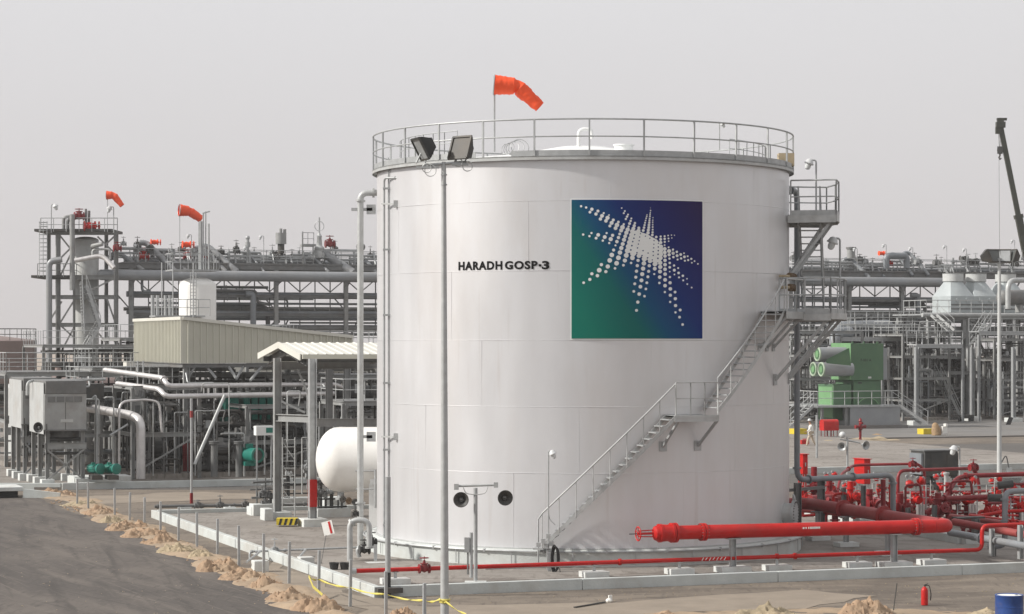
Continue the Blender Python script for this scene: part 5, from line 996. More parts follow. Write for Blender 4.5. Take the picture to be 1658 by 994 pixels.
for a in (.05, .75): build('leg', MB().obox(c+U*a+N*.2, .07, .07, .1, z0), 'galv', t)
for px, lb in ((347, 'stout grey flanged pipe left of its twin in the dark process area'), (387, 'stout grey flanged pipe left of the large teal motor')): pipe(lb, [P(px, 772, 113.5), P(px, 715, 113.5)], .17, 'mid_grey', 'flanged_riser', 'pipe', 'stout flanged pipes', n=16, flanges=(.96, .99))
t = thing('fire_extinguisher_board', 'red cover hanging on the canopy column', 'cover', P(302, 745, 117)); build('cover', MB().box(P(302, 753, 117.4), (.36, .1, .85), YAW), 'red_dark', t)
def O(px, Y): return V(((px-829)*Y/F, Y, 0))
S = skid
fine = MB
random.seed(909)
ordw = 'first second third fourth fifth sixth seventh eighth ninth tenth eleventh twelfth thirteenth fourteenth fifteenth sixteenth'.split()
for i in range(16):
    px = 130+i*30+rnd(-8, 8); Y = rnd(113.5, 118); zt_ = rnd(2.2, 5.2); b = O(px, Y); k = rnd(.3, 1.6)*random.choice((-1, 1)); pipe(ordw[i]+' thin pale riser from the left in front of the dark process area', [b+Z*.3, b+Z*zt_, b+Z*zt_+U*k, b+Z*(zt_+rnd(-.8, .5))+U*k+N*.4], rnd(.025, .05), random.choice(['galv_light', 'galv', 'pale_grey']), 'riser_pipe', 'pipe', 'thin pale risers', n=7, flanges=(.3,))
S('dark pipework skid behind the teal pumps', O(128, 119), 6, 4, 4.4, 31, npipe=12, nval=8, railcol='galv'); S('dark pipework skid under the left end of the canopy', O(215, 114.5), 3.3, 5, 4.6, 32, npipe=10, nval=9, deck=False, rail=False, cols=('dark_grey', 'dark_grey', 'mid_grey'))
S('dark pipework skid left of the leaning strut', O(318, 116), 3.6, 5, 3.3, 33, npipe=14, nval=10, nves=3, deck=False, rail=False, posts=False, cols=('dark_grey', 'dark_grey', 'mid_grey', 'dark_grey'), pr=(.07, .2)); S('dark pipework skid around the large teal motor', O(400, 117.5), 4.5, 5, 3.6, 34, npipe=12, nval=8, nves=2, deck=False, rail=False, cols=('dark_grey', 'dark_grey', 'mid_grey'))  # near-black pipe colours carry the shade of the plant interior
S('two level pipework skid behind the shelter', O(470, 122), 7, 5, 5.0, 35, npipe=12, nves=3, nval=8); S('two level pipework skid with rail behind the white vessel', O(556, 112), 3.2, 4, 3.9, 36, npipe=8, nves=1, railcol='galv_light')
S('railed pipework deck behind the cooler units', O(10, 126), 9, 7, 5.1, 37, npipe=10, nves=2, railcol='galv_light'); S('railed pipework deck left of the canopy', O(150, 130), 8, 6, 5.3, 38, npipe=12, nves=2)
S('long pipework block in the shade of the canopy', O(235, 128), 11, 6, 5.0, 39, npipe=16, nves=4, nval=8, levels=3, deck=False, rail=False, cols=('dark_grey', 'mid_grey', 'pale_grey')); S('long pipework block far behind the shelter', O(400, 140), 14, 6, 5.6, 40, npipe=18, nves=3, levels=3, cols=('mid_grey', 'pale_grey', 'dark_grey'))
S('far pipework block seen past the cooler units', O(-15, 150), 14, 8, 4.6, 41, npipe=12, nves=3); S('tangled pipework at the foot of the steel tower', O(70, 175), 16, 10, 6.5, 42, npipe=20, nves=5, levels=3, cols=('mid_grey', 'galv', 'dark_grey')); S('tangled pipework between tower and white upright vessel', O(195, 180), 14, 8, 7.0, 43, npipe=18, nves=3, levels=3)
S('wide pipework block beneath the left pipe rack', O(330, 185), 16, 8, 6.5, 44, npipe=20, nves=3, levels=3); S('railed pipework under rack left of tank', O(500, 175), 10, 8, 6.0, 45, npipe=14, nves=3, levels=3, railcol='galv_light')
t = thing('dark_tank', 'brown grey storage tank at the far left edge', 'storage tank', O(-60, 215)); c = O(-35, 215); build('shell', MB().lathe([(5.2, 0), (5.2, 6.9), (5.0, 7.0), (.1, 7.6)], c, Z, 48), 'brown_shell', t); build('top_rail', rail_mb([c+V((5.2*math.cos(i*math.pi/12), 5.2*math.sin(i*math.pi/12), 6.95)) for i in range(24)], 1.07, 1.3, .03, closed=True), 'mid_grey', t); build('ladder', MB().beam(c+V((5.3, -.5, 0)), c+V((5.3, -.5, 7)), .08).beam(c+V((5.3, .1, 0)), c+V((5.3, .1, 7)), .08), 'galv', t)
t = thing('drum_tank', 'pale squat tank behind the railed deck at left', 'tank', O(70, 132)); c = O(75, 136); build('shell', MB().lathe([(2.4, .1), (2.4, 4.2), (2.2, 4.4), (.1, 4.8)], c, Z, 36), 'pale_grey', t); build('nozzle', MB().cyl(c+Z*4.6, c+Z*5.2, .3, n=14), 'galv', t)
for i, (px, Y, w_, z0, z1) in enumerate(((205, 150, 7, 5.2, 5.6), (370, 150, 8, 4.7, 5.3), (455, 150, 8, 4.9, 5.5), (395, 158, 9, 5.4, 5.9))): solo('cable_tray', ('pale covered tray left of the canopy column', 'pale covered tray below the canopy middle', 'pale covered tray seen through the shelter', 'upper pale covered tray behind the shelter')[i], 'tray', MB().obox(O(px, Y), w_, 1.2, z0, z1), 'cream', 'pale covered trays')
# ---------------------------------------------------------------- white upright vessel
Yw = 170; s = Yw/F; c = O(320, Yw); t = thing('upright_vessel', 'white upright vessel with a railed top platform behind the canopy', 'vessel', c); zt = P(0, 449, Yw).z
build('shell', vessel_mb(c+Z*.5, c+Z*zt, 30*s, 36, .45), 'vessel_white', t); zp = P(0, 438, Yw).z
build('top_platform', MB().box(c+Z*(zp)-V((.4, 0, 0)), (3.4, 2.6, .1), YAW), 'galv', t); build('top_rail', rail_mb([c+Z*zp+V((-.4, 0, 0))+U*a+N*b for a, b in ((-1.7, -1.3), (1.7, -1.3), (1.7, 1.3), (-1.7, 1.3))], 1.2, 1., .028, closed=True), 'galv', t)
build('mid_platform', MB().box(P(287, 512, Yw-2), (3.6, 2.2, .1), YAW), 'galv', t); build('mid_rail', rail_mb([P(250, 512, Yw-2.5), P(303, 512, Yw-3), P(340, 512, Yw-2)], 1.2, .9, .028), 'galv_light', t)
for x, y0, y1, r in ((325, 437, 358, .11), (329, 437, 345, .05), (333, 437, 342, .05), (338, 437, 362, .07), (322, 437, 360, .04)): build('riser', MB().cyl(P(x, y0, Yw), P(x, y1, Yw), r, n=8), 'galv', t)
build('vent_arm', MB().cyl(P(328, 345, Yw), P(340, 342, Yw), .05, n=8), 'galv', t)
ll = MB()
for px in (262, 280, 313): ll.cyl(P(px, 560, Yw-3), P(px, 425, Yw-3), .05, n=6)
for px, y in ((247, 513), (255, 513), (268, 513), (275, 513)): ll.cyl(P(px, 525, Yw-2), P(px, 478, Yw-2), .13, n=8)
build('side_pipes', ll, 'galv', t); cg = MB()
for px in (308.5, 313, 317.5): cg.cyl(P(px, 560, Yw-2.6), P(px, 440, Yw-2.6), .03, n=6)
for i in range(22): cg.cyl(P(308.5, 558-5.3*i, Yw-2.6), P(317.5, 558-5.3*i, Yw-2.6), .02, n=5)
build('ladder', cg, 'galv', t)
# ---------------------------------------------------------------- main pipe rack
def RY(px): k = (px-829)/F; return 213.6/(1-.3856*k)
def RK(px, py, off=0): Y = RY(px)+off; return P(px, py, Y)
def RZ(px, z, off=0): Y = RY(px)+off; return V(((px-829)*Y/F, Y, z))
z4 = lambda py: P(0, py, RY(400)).z
rk = thing('pipe_rack', 'long steel pipe rack with railed walkway crossing behind the tank', 'pipe rack', RZ(829, 0)); zd = z4(427)
db = MB(); db.beam(RZ(196, zd, 1.5), RZ(1700, zd, 1.5), 3.4, .12); build('walkway', db, 'mid_grey', rk)
bb = MB()
for off in (-.2, 3.2): bb.ibeam(RZ(190, zd-.3, off), RZ(1700, zd-.3, off), .2, .45, .03)
for z in (z4(470)-.5, z4(502)-.4, z4(523)-.35):
    for off in (0, 5): bb.ibeam(RZ(210, z, off), RZ(1700, z, off), .14, .25, .02)
build('beams', bb, 'mid_grey', rk); build('walkway_rail', rail_mb([RZ(190+i*30.2, zd+.05, -.2) for i in range(51)], 1.15, 1.7, .03), 'galv', rk); build('walkway_rail', rail_mb([RZ(190+i*60.4, zd+.05, 3.2) for i in range(26)], 1.15, 3.4, .03), 'galv', rk)
for px in (212, 330, 447, 560, 680, 800, 920, 1040, 1160, 1280, 1375, 1460, 1560, 1640):
    for off, m_ in ((-.1, 'grey_paint'), (5, 'mid_grey')): build('column', MB().ibeam(RZ(px, 0, off), RZ(px, zd-.5, off), .36, .36, .03), m_, rk)
    build('cross_arm', MB().ibeam(RZ(px, z4(523)-.5, -.3), RZ(px, z4(523)-.5, 5.3), .2, .3, .03).ibeam(RZ(px, z4(472)-.6, -.3), RZ(px, z4(472)-.6, 5.3), .2, .3, .03).beam(RZ(px, zd-2.2, 0), RZ(px+14, zd-.5, 0), .12).beam(RZ(px, z4(523)-2, 5), RZ(px+26, z4(502), 5), .12).beam(RZ(px, z4(502), 5), RZ(px-26, z4(472), 5), .1), 'mid_grey', rk)
def rack(label, px0, px1, py, r, off, m='pipe_grey', **k): z = z4(py); return pipe(label, [RZ(px0, z, off), RZ(px1, z, off)], r, m, 'rack_pipe', 'pipe', 'pipes on the long rack', **k)
hd = thing('header_pipe', 'fat grey header pipe along the rack top with a domed left end', 'pipe', RZ(829, 12)); build('shell', vessel_mb(RZ(158, z4(448), -1.3), RZ(1535, z4(448)+.1, -1.3), .46, 24, .6), 'header_grey', hd)
for px in (212, 330, 447, 560, 1280, 1375, 1460): build('saddle', MB().box(RZ(px, z4(448)-.55, -1.1), (.3, .6, .5), YAW), 'mid_grey', hd)
hg = MB()
for i in range(60):
    px = 216+i*24.5; hg.beam(RZ(px, z4(541), 2.5), RZ(px, zd-.4, 2.5), .09)
    if i % 2: hg.beam(RZ(px, z4(470), 5), RZ(px+24.5, z4(448), 5), .09)
    else: hg.beam(RZ(px, z4(448), 5), RZ(px+24.5, z4(470), 5), .09)
build('hangers', hg, 'mid_grey', rk)
for py, off in ((497, 3), (513, 2.4), (536, 4)): build('cable_tray', MB().beam(RZ(214, z4(py), off), RZ(1700, z4(py), off), .6, .14), 'galv', rk)
rack('dark green grey rack pipe just beneath the fat header', 205, 1700, 477, .25, .8, 'pipe_grey', n=14); rack('thin rack pipe under the green grey one', 240, 1700, 491, .1, 1.2, n=8); rack('rack pipe third below the fat header', 205, 1700, 506, .17, 1.0, 'pipe_grey', n=12)
rack('grey rack pipe fourth below the fat header', 215, 1700, 516, .13, 2, n=8); rack('thick lowest pipe of the rack', 240, 1700, 530, .26, 1.0, 'header_grey', n=14); rack('thin pipe behind the lowest rack pipe', 230, 1700, 541, .13, 3, n=8); rack('pipe at the back of the rack middle level', 200, 1700, 500, .16, 4, 'mid_grey', n=8); rack('grey pipe resting on the rack walkway level', 200, 1700, 421, .2, 4.4, n=10)
for i, (px, y, yb) in enumerate(((410, 476, 526), (1487, 478, 545), (230, 445, 472))): pipe(('pipe bending down from the rack behind the upright vessel', 'pipe bending down from rack near the right stair', 'pipe bend hanging below header near the tower')[i], [RK(px-(12 if i < 2 else 0), y, -.5), RK(px, y, -.5), RK(px, yb, -.5), RK(px+(0 if i < 2 else 14), yb, -.5)][(0 if i < 2 else 1):], .26 if i < 2 else .12, 'pipe_grey', n=12)
for i, (x0, y0, x1, y1, r) in enumerate(((195, 411, 232, 438, .2), (238, 394, 284, 440, .26), (262, 408, 305, 440, .14), (338, 400, 384, 440, .27), (328, 402, 366, 440, .2), (404, 412, 428, 440, .1), (502, 412, 532, 440, .14), (524, 410, 572, 442, .4), (590, 420, 612, 445, .2), (1378, 420, 1408, 450, .2), (1418, 432, 1432, 448, .12), (1452, 412, 1478, 446, .17), (1473, 410, 1504, 446, .17))):
    lb = ('leftmost', 'second', 'third thin', 'fifth large', 'fourth', 'small sixth', 'thin seventh', 'fattest bright', 'ninth')[i]+' slanting pipe on the rack left of the tank' if i < 9 else ('first', 'short second', 'third', 'fourth')[i-9]+' slanting pipe on the rack right of the tank'
    a = RK(x0, y0, 1.5); pipe(lb, [a-U*.9+Z*.0+N*.5-Z*(.6), a-U*.6+Z*.1, a, RK(x1, y1, -.6)], r, 'header_grey' if i < 9 else 'pipe_grey', 'branch_pipe', 'pipe', 'slanting pipes over the rack', n=14, bend=.9, flanges=(.08,))
def rackvalve(lb, px, py, r, m, up=Z, off=1.2): return valve(lb, RK(px, py, off), U, r, m, up=up, group='valves on the rack walkway', stem=r*3.5)
for i, (px, py, r, m_) in enumerate(((233, 415, .2, 'red'), (250, 392, .15, 'orange'), (302, 396, .18, 'orange'), (303, 415, .16, 'red'), (330, 414, .16, 'red'), (534, 395, .2, 'red_dark'), (1427, 410, .13, 'orange'), (1440, 427, .14, 'red'), (127, 351, .13, 'red'), (1400, 424, .15, 'galv'), (1392, 420, .14, 'mid_grey'))):
    if px == 127: continue
    rackvalve(('red actuator above the header near the tower', 'orange actuator at the first big slanting pipe', 'orange actuator beside the tall thin risers', 'red actuator left of the upright vessel risers', 'red actuator behind upright vessel risers', 'dark red valve by the fattest slanting pipe', 'orange valve on rack right of tank', 'small red valve under orange one, right rack', '', 'pale valve on the right rack walkway', 'grey valve left of the pale one on right rack')[i], px, py, r, m_, up=U if m_ == 'orange' else Z)
def rclump(lb, px, w, h, seed, m='galv'):
    random.seed(seed); b = RZ(px, zd+.06, 1.2); t = thing('valve_station', lb, 'valves', b, 'valve stations on the rack'); pb = MB()
    for k in range(3): z = h*(.25+.25*k); pb.cyl(b+Z*z-U*w/2, b+Z*z+U*w/2, rnd(.07, .13), n=8)
    for k in range(int(w*1.8)): x = rnd(-w/2, w/2); pb.cyl(b+U*x+N*rnd(-1, 1), b+U*x+Z*h*rnd(.5, 1.1), rnd(.04, .1), n=7)
    build('pipework', pb, m, t)
    for k in range(int(w*.9)): part_valve(t, b+U*rnd(-w/2, w/2)+N*rnd(-1, 1)+Z*h*rnd(.4, 1), U, rnd(.1, .16), random.choice(['mid_grey', 'galv', 'dark_grey']), up=random.choice([Z, -N, Z]), stem=rnd(.5, .8))
for i, (px, w_, h_) in enumerate(((208, 2.5, 1.6), (250, 3, 1.4), (300, 4, 1.2), (345, 3, 1.1), (395, 3, 1.3), (430, 4, .9), (470, 4, .9), (500, 3, 1.1), (555, 3.5, 1.7), (590, 2.5, 1.1), (1312, 4, 1.2), (1365, 4, 1.1), (1400, 4, 1.0), (1465, 4, 1.3), (1520, 3, .9), (1560, 3, 1.4), (1585, 4, 1.7), (1635, 4, 1.5))):
    rclump(('valve station beside the tower', 'valve station left of second slanting pipe', 'valve station left of the upright vessel risers', 'valve station right of the upright vessel risers', 'valve station under the small relief valve', 'valve station left of the silencer', 'valve station under the round silencer', 'valve station at the raised platform', 'valve station right of the handwheel valve', 'valve station by the tank left edge', 'valve station seen past the tank platforms', 'valve station below the right silencer', 'valve station left of orange valve', 'valve station at the square pipe frame', 'valve station above the long stair', 'valve station above left cooler fan', 'valve station above right cooler fan', 'valve station at the right picture edge')[i], px, w_, h_, 100+i)
t = thing('silencer', 'round grey silencer on a stub above the left rack', 'silencer', RK(455, 403, 1)); build('stub', MB().cyl(RK(455, 410, 1), RK(455, 393, 1), .3, n=14), 'dark_grey', t); build('drum', MB().cyl(RK(455, 395, 1), RK(455, 377, 1), .48, n=20), 'grey_paint', t)
build('outlets', MB().cyl(RK(454.5, 378, 1), RK(454.5, 370, 1), .14, n=10).cyl(RK(461, 378, 1), RK(461, 371, 1), .14, n=10), 'grey_paint', t)
t = thing('silencer', 'small grey silencer on the rack right of the tank', 'silencer', RK(1378, 420, 1)); build('drum', MB().cyl(RK(1378, 418, 1), RK(1378, 403, 1), .4, n=18), 'grey_paint', t); build('cap', MB().cyl(RK(1378, 403, 1), RK(1378, 400, 1), .5, n=18), 'mid_grey', t)
t = thing('relief_valve', 'slim relief valve standing on the left rack', 'valve', RK(401, 412, 1)); build('body', MB().cyl(RK(401, 412, 1), RK(401, 386, 1), .14, n=10).cyl(RK(401, 400, 1), RK(401, 392, 1), .24, n=12).ball(RK(401, 385, 1), .2), 'galv', t)
t = thing('raised_platform', 'small raised platform with rails on the left rack', 'platform', RK(502, 420, 1)); zz = z4(395)
build('deck', MB().beam(RZ(489, zz, 1), RZ(508, zz, 1), 1.4, .2), 'grey_paint', t); build('rail', rail_mb([RZ(489, zz, .3), RZ(508, zz, .3), RZ(508, zz, 1.7)], 1.1, .6, .03), 'galv', t); build('legs', MB().cyl(RZ(490, zd, .4), RZ(490, zz+1.2, .4), .06, n=8).cyl(RZ(507, zd, .4), RZ(507, zz, .4), .06, n=8), 'grey_paint', t)
t = thing('gate_valve', 'tall pale valve with a big handwheel at the fattest slanting pipe', 'valve', RK(518, 415, 1)); b = RK(517, 412, 1); build('body', MB().lathe([(.45, -.3), (.5, 0), (.35, .3), (.45, .45), (.45, .6), (.25, .8), (.2, 1.5), (.25, 1.6), (.08, 1.9)], b, Z, 18), 'galv_light', t); build('stem', MB().cyl(b+Z*1.8, b+Z*3.3, .07, n=8), 'galv', t); build('handwheel', MB().ring(RK(517, 366, .6), .42, .035, V((.2, 1, .1)), 22, 6), 'galv', t)
for i, (px, py) in enumerate(((427, 382), (402, 400), (224, 396), (1388, 402), (1435, 396), (1478, 401), (1533, 398), (1565, 403), (1643, 389), (310, 380))): 
    h = P(0, py, RY(px)).z-zd; lamp('small lamp pole on the rack walkway, '+('above left part', 'by the relief valve', 'nearest the tower', 'beside right silencer', 'over the square pipe frame', 'right of square frame', 'tallest, above the stair', 'above left cooler fan', 'at the right edge', 'left of tall risers')[i], RZ(px, zd, -.15), h, V((-.25, 0, 0)), s=.85, group='small lamps along the rack')
t = thing('pipe_arch', 'square frame of bent pipe standing on the right rack', 'pipe', RK(1452, 435, 0)); build('pipe', pipe_mb([RK(1435, 434, 0), RK(1435, 414, 0), RK(1468, 414, 0), RK(1468, 434, 0)], .32, .4, 12), 'pipe_grey', t)
windsock('tallest small orange windsock left, beside the upright vessel risers', RZ(291, zd, -1), RK(290, 340, -1)+V((0, 0, 0)), .52, RK(307, 342, -1), RK(326, 355, -1))
# ---------------------------------------------------------------- steel tower on the left
Yt = 198; tw = thing('steel_tower', 'steel frame tower around a tall vessel at far left', 'tower', O(130, Yt)); tz = lambda py: P(0, py, Yt).z
def TW(px, py, off=0): return P(px, py, Yt+off)
for px, off, wd in ((94, 0, .38), (79, 5, .3), (172, 5, .3), (188, 0, .34), (120, 0, .2)): build('column', MB().ibeam(TW(px, 700, off), TW(px, 377 if px != 120 else 440, off), wd, wd, .04, up=U), 'grey_paint', tw)
build('riser_pipe', pipe_mb([TW(79.5, 700, -1.2), TW(79.5, 423, -1.2), TW(100, 420, -1.2)], .26, .7, 12), 'header_grey', tw)
fb = MB()
for y in (377, 449, 481, 526, 570): fb.ibeam(TW(76, y), TW(190, y), .25, .35, .03).ibeam(TW(76, y, 5), TW(190, y, 5), .25, .35, .03)
for x0, y0, x1, y1 in ((96, 380, 120, 410), (96, 450, 120, 400), (96, 525, 122, 483), (122, 483, 188, 449), (96, 525, 118, 545), (158, 383, 186, 410), (172, 480, 188, 526), (172, 395, 190, 378), (80, 520, 100, 488), (96, 420, 118, 398), (160, 540, 188, 575), (96, 575, 120, 530)): fb.beam(TW(x0, y0), TW(x1, y1), .13)
build('frame', fb, 'grey_paint', tw); build('vessel', vessel_mb(TW(139, 700, 2.5), TW(139, 383, 2.5), 21*Yt/F, 30, .3), 'pale_grey', tw)
for y, x0, x1 in ((375, 66, 190), (449, 61, 124)): build('deck', MB().beam(TW(x0, y, 2), TW(x1, y, 2), 5.5, .22), 'dark_grey', tw); build('handrail', rail_mb([TW(x0, y, 4.7), TW(x0, y, -.8), TW(x1, y, -.8), TW(x1, y, 4.7)], 1.15, 1.0, .035), 'galv', tw)
cg = MB()
for i in range(14): cg.ring(TW(70, 360+i*6.6, -.8), .36, .025, Z, 12, 4)
for k in (-3.4, 0, 3.4): cg.cyl(TW(70+k*1.8, 358, -1.0), TW(70+k*1.8, 448, -1.0), .03, n=5)
build('caged_ladder', cg, 'galv', tw)
build('deck', MB().beam(TW(120, 449, 2), TW(165, 449, 2), 4, .3).beam(TW(96, 482, 2), TW(190, 482, 2), 3, .12), 'mid_grey', tw)
for i, (x0, y0, x1, y1) in enumerate(((137, 540, 133, 455), (163, 530, 140, 462), (120, 600, 160, 530), (160, 660, 125, 600))):
    a, b = TW(x0, y0, -2+.4*i), TW(x1, y1, -2+.4*i); mb = MB().beam(a, b, .06, .25).beam(a+N, b+N, .06, .25)
    for k in range(1, 16): mb.beam(a.lerp(b, k/16), a.lerp(b, k/16)+N, .2, .04)
    mb = rail_mb([a, b], .9, 1.2, .03, mb=mb); build('stair_flight', mb, 'galv', tw)
build('top_pipes', pipe_mb([TW(103, 375), TW(103, 352), TW(112, 350), TW(122, 350)], .15, n=10), 'grey_paint', tw); build('top_pipes', pipe_mb([TW(110, 375), TW(110, 354), TW(140, 352)], .12, n=10), 'mid_grey', tw); build('tall_pipe', pipe_mb([TW(117, 470, -1), TW(117, 347, -1)], .22, n=12), 'grey_paint', tw)
part_valve(tw, TW(128, 350, -.5), U, .2, 'red_dark', stem=.6); part_valve(tw, TW(145, 366, -.5), U, .24, 'red', up=U, stem=.8); part_valve(tw, TW(190, 402, -1), U, .16, 'red_dark', stem=.5); build('relief_pipes', MB().cyl(TW(139, 372), TW(139, 338), .1, n=8).cyl(TW(144, 372), TW(144, 341), .12, n=8), 'mid_grey', tw)
build('outlet_pipe', pipe_mb([TW(150, 400, 0), TW(150, 398, -2.2), TW(166, 395, -2.5)], .18, n=10), 'grey_paint', tw)
pipe('pale silver pipe running from tower toward the rack', [TW(121, 422, -2), TW(166, 413, -2), TW(185, 434, -2.5)], .2, 'silver_duct', 'insulated_pipe', 'pipe', 'silver insulated pipes', n=14, bend=.6); pipe('thin pale pipe bent above the silver tower pipe', [TW(150, 415, -2), TW(150, 404, -2), TW(178, 403, -2), TW(178, 420, -2)], .1, 'galv_light', n=10)
for lb, px, h in (('lamp at the left corner of the tower top', 83, 2.4), ('lamp at the right corner of the tower top', 184, 2.2)): lamp(lb, TW(px, 377, -.8), h, V((.3 if px < 100 else -.3, 0, 0)), s=1.25, group='lamps on the steel tower')
windsock('smallest orange windsock on pole above the steel tower', TW(174, 376, -.8), TW(172.5, 316, -.8), .36, TW(184, 316, -.8), TW(198, 333, -.8))
random.seed(77)
pipe('tall thin pipe in front of the canopy left side', [P(223, 640, 116), P(223, 584, 116)], .04, 'galv', n=6); pipe('second tall thin pipe in front of the canopy left side', [P(232, 640, 116), P(232, 584, 116)], .04, 'galv', n=6)
# ---------------------------------------------------------------- right plant
# green motor with three silencers
YG = 183; s = YG/F; t = thing('green_motor', 'large green motor housing with three pale round silencers on its left', 'motor', O(1400, YG))
c = O(1378, YG); wB = 57*s/.96; zA, zB, zC = P(0, 556, YG).z, P(0, 616, YG).z, P(0, 668, YG).z
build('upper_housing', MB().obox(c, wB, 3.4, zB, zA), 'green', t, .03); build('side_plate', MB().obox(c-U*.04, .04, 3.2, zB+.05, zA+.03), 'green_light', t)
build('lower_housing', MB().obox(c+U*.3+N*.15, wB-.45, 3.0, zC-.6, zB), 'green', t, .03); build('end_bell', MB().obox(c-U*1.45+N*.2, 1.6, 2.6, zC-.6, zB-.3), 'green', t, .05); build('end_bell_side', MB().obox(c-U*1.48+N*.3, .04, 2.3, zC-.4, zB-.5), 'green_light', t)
cc_ = c+U*1.5-N*.02+Z*(zC+.1); build('bearing_ring', MB().ring(cc_, 1.05, .04, N, 36, 5).ring(cc_, .35, .09, N, 20, 6).cyl(cc_-N*.12, cc_, .2, n=16).box(cc_-Z*.35-N*.05, (.16, .1, .6), YAW), 'green_light', t)
build('grey_side_duct', MB().obox(c+U*(wB+.03)+N*.2, .4, 2.4, zB+.05, zA-.35), 'header_grey', t); build('lifting_lugs', MB().obox(c+U*.1, .12, .1, zA, zA+.15).obox(c+U*1.1, .12, .1, zA, zA+.15).obox(c+U*2.3, .12, .1, zA, zA+.15), 'green', t)
build('small_plate', MB().obox(c+U*.7-N*.03+N*.15, .3, .02, zB-.25, zB-.15), 'dark_grey', t)
vs, fs = text_mb('F-501 A', .92, .2, .02); build('lettering', MB().add([c+U*(.85+x)-N*.012+Z*(z-.1+(zA*.55+zB*.45)) for x, z in vs], fs), 'black', t)
build('data_plate', MB().obox(c+U*1.5-N*.015, .28, .012, zB+.15, zB+.3), 'pale_grey', t)
a0_ = P(1330, 598, YG-.6)
for i, (e, hh) in enumerate(((.65, 1.18), (1.35, 0), (0, 0))):
    a = a0_+N*e+Z*hh; d = U; o = build('silencer', MB().lathe([(.5, 0), (.55, .03), (.55, 2.6), (.4, 2.6)], a, d, 28), 'header_grey', t); ORG[o.name] = ORG[t.name]
    build('mouth_ring', MB().ring(a, .5, .08, d, 28, 8), 'ring_green', o); build('core', MB().cyl(a-d*.06, a+d*.12, .25, n=20), 'green_light', o); build('core_ring', MB().cyl(a-d*.02, a+d*.1, .46, n=24), 'green', o)
build('green_web', MB().add([P(1338, 582, YG-1.1), P(1375, 563, YG-.9), P(1378, 592, YG-.8), P(1338, 588, YG-1.1)], [(0, 1, 2, 3)]), 'green', t)
fp = thing('motor_platform', 'railed concrete platform under the large green motor', 'platform', G(1400, 695)); c = G(1334, 697); c.z = 0; Yp = c.y
build('base', MB().obox(c, 150*Yp/F/.97, 7, -.05, .35), 'slab_dark', fp); build('body', MB().obox(c+U*2.6+N*.6, 4.4, 5.5, .3, 1.75), 'header_grey', fp); build('deck', MB().obox(c+N*.5-U*.3, 7.1, 5.8, 1.75, 1.9), 'galv', fp)
for a in (.2, 2.3, 6.5): build('leg', MB().ibeam(c+U*a+N*.7+Z*.3, c+U*a+N*.7+Z*1.75, .2, .2, .02, up=U), 'grey_paint', fp)
build('handrail', rail_mb([c+N*4-U*.3+Z*1.9, c+N*.5-U*.3+Z*1.9, c+N*.5+U*6.8+Z*1.9, c+N*4+U*6.8+Z*1.9], 1.1, 1.15, .03), 'galv_light', fp)
stair('steel stair down from the green motor platform, right end', c+U*9.0+N*.3+Z*.4, c+U*6.9+N*1.2+Z*1.9, 1., N, 'galv_light'); stair('steel stair up to the green motor platform, left end', c-U*2.6+N*1+Z*.3, c-U*.4+N*1.4+Z*1.9, 1., N, 'galv_light')
for px, lb in ((1500, 'yellow painted step at the foot of the motor platform stair'), (1292, 'yellow painted step beside the tank edge far behind')): q = G(px, 705); solo('yellow_step', lb, 'step', MB().box(q+Z*.25, (1., .9, .5), YAW), 'yellow', 'yellow steps at stair feet')
# small things on the right yard
q = G(1517, 707); t = thing('sandbag', 'tan sack slumped beside the yellow step', 'sack', q); build('sack', MB().lathe([(.25, 0), (.36, .15), (.34, .5), (.22, .9), (.1, 1.02), (.02, 1.03)], q, V((-.15, 0, 1)), 16), 'wood', t); build('scraps', MB().box(q+V((.5, 0, .5)), (.4, .3, .5), .4).box(q+V((.6, -.1, .85)), (.25, .2, .2), .9).beam(q+V((.7, 0, 0)), q+V((.5, 0, .9)), .06), 'white_cloth', t)
q = G(1344, 709); t = thing('hose_box', 'bright red hose box with rounded top on thin legs', 'hose box', q); zz0, zz1 = P(0, 697, q.y).z, P(0, 679, q.y).z; w_ = 27*q.y/F
body = MB(); R_ = .34; k = 10; prof = [(-R_, zz0), (R_, zz0)]+[(R_*math.cos(math.pi*i/k), zz1-R_*.6+R_*.6*math.sin(math.pi*i/k)) for i in range(k+1)]
for e in (0, 1): body.v += [V((q.x-w_/2, q.y, 0))+U*e*w_+N*x+Z*z for x, z in prof]
m_ = len(prof); body.f = [tuple(range(m_)), tuple(range(m_, 2*m_))]+[(i, (i+1) % m_, m_+(i+1) % m_, m_+i) for i in range(m_)]
build('box', body, 'red', t)
for a in (.1, w_*.5, w_-.1):
    for b in (-.28, .28): build('leg', MB().cyl(V((q.x-w_/2, q.y, 0))+U*a+N*b, V((q.x-w_/2, q.y, 0))+U*a+N*b+Z*zz0, .03 if a != w_*.5 else .05, n=6), 'red_dark', t)
q = G(1393, 713); t = thing('hydrant', 'dark red fire hydrant with outlets beside the hose box', 'hydrant', q); build('barrel', MB().lathe([(.14, 0), (.14, .05), (.09, .08), (.09, .7), (.16, .75), (.16, .8), (.1, .85), (.1, 1.3), (.14, 1.35), (.08, 1.5), (.03, 1.55)], q, Z, 16), 'red_dark', t)
build('outlets', MB().cyl(q+Z*.95-U*.35, q+Z*.95+U*.35, .1, n=12).cyl(q+Z*.95-U*.4, q+Z*.95-U*.34, .14, n=12).cyl(q+Z*.95+U*.34, q+Z*.95+U*.4, .14, n=12).cyl(q+Z*1.2-N*.3, q+Z*1.2, .08, n=10), 'red_dark', t)
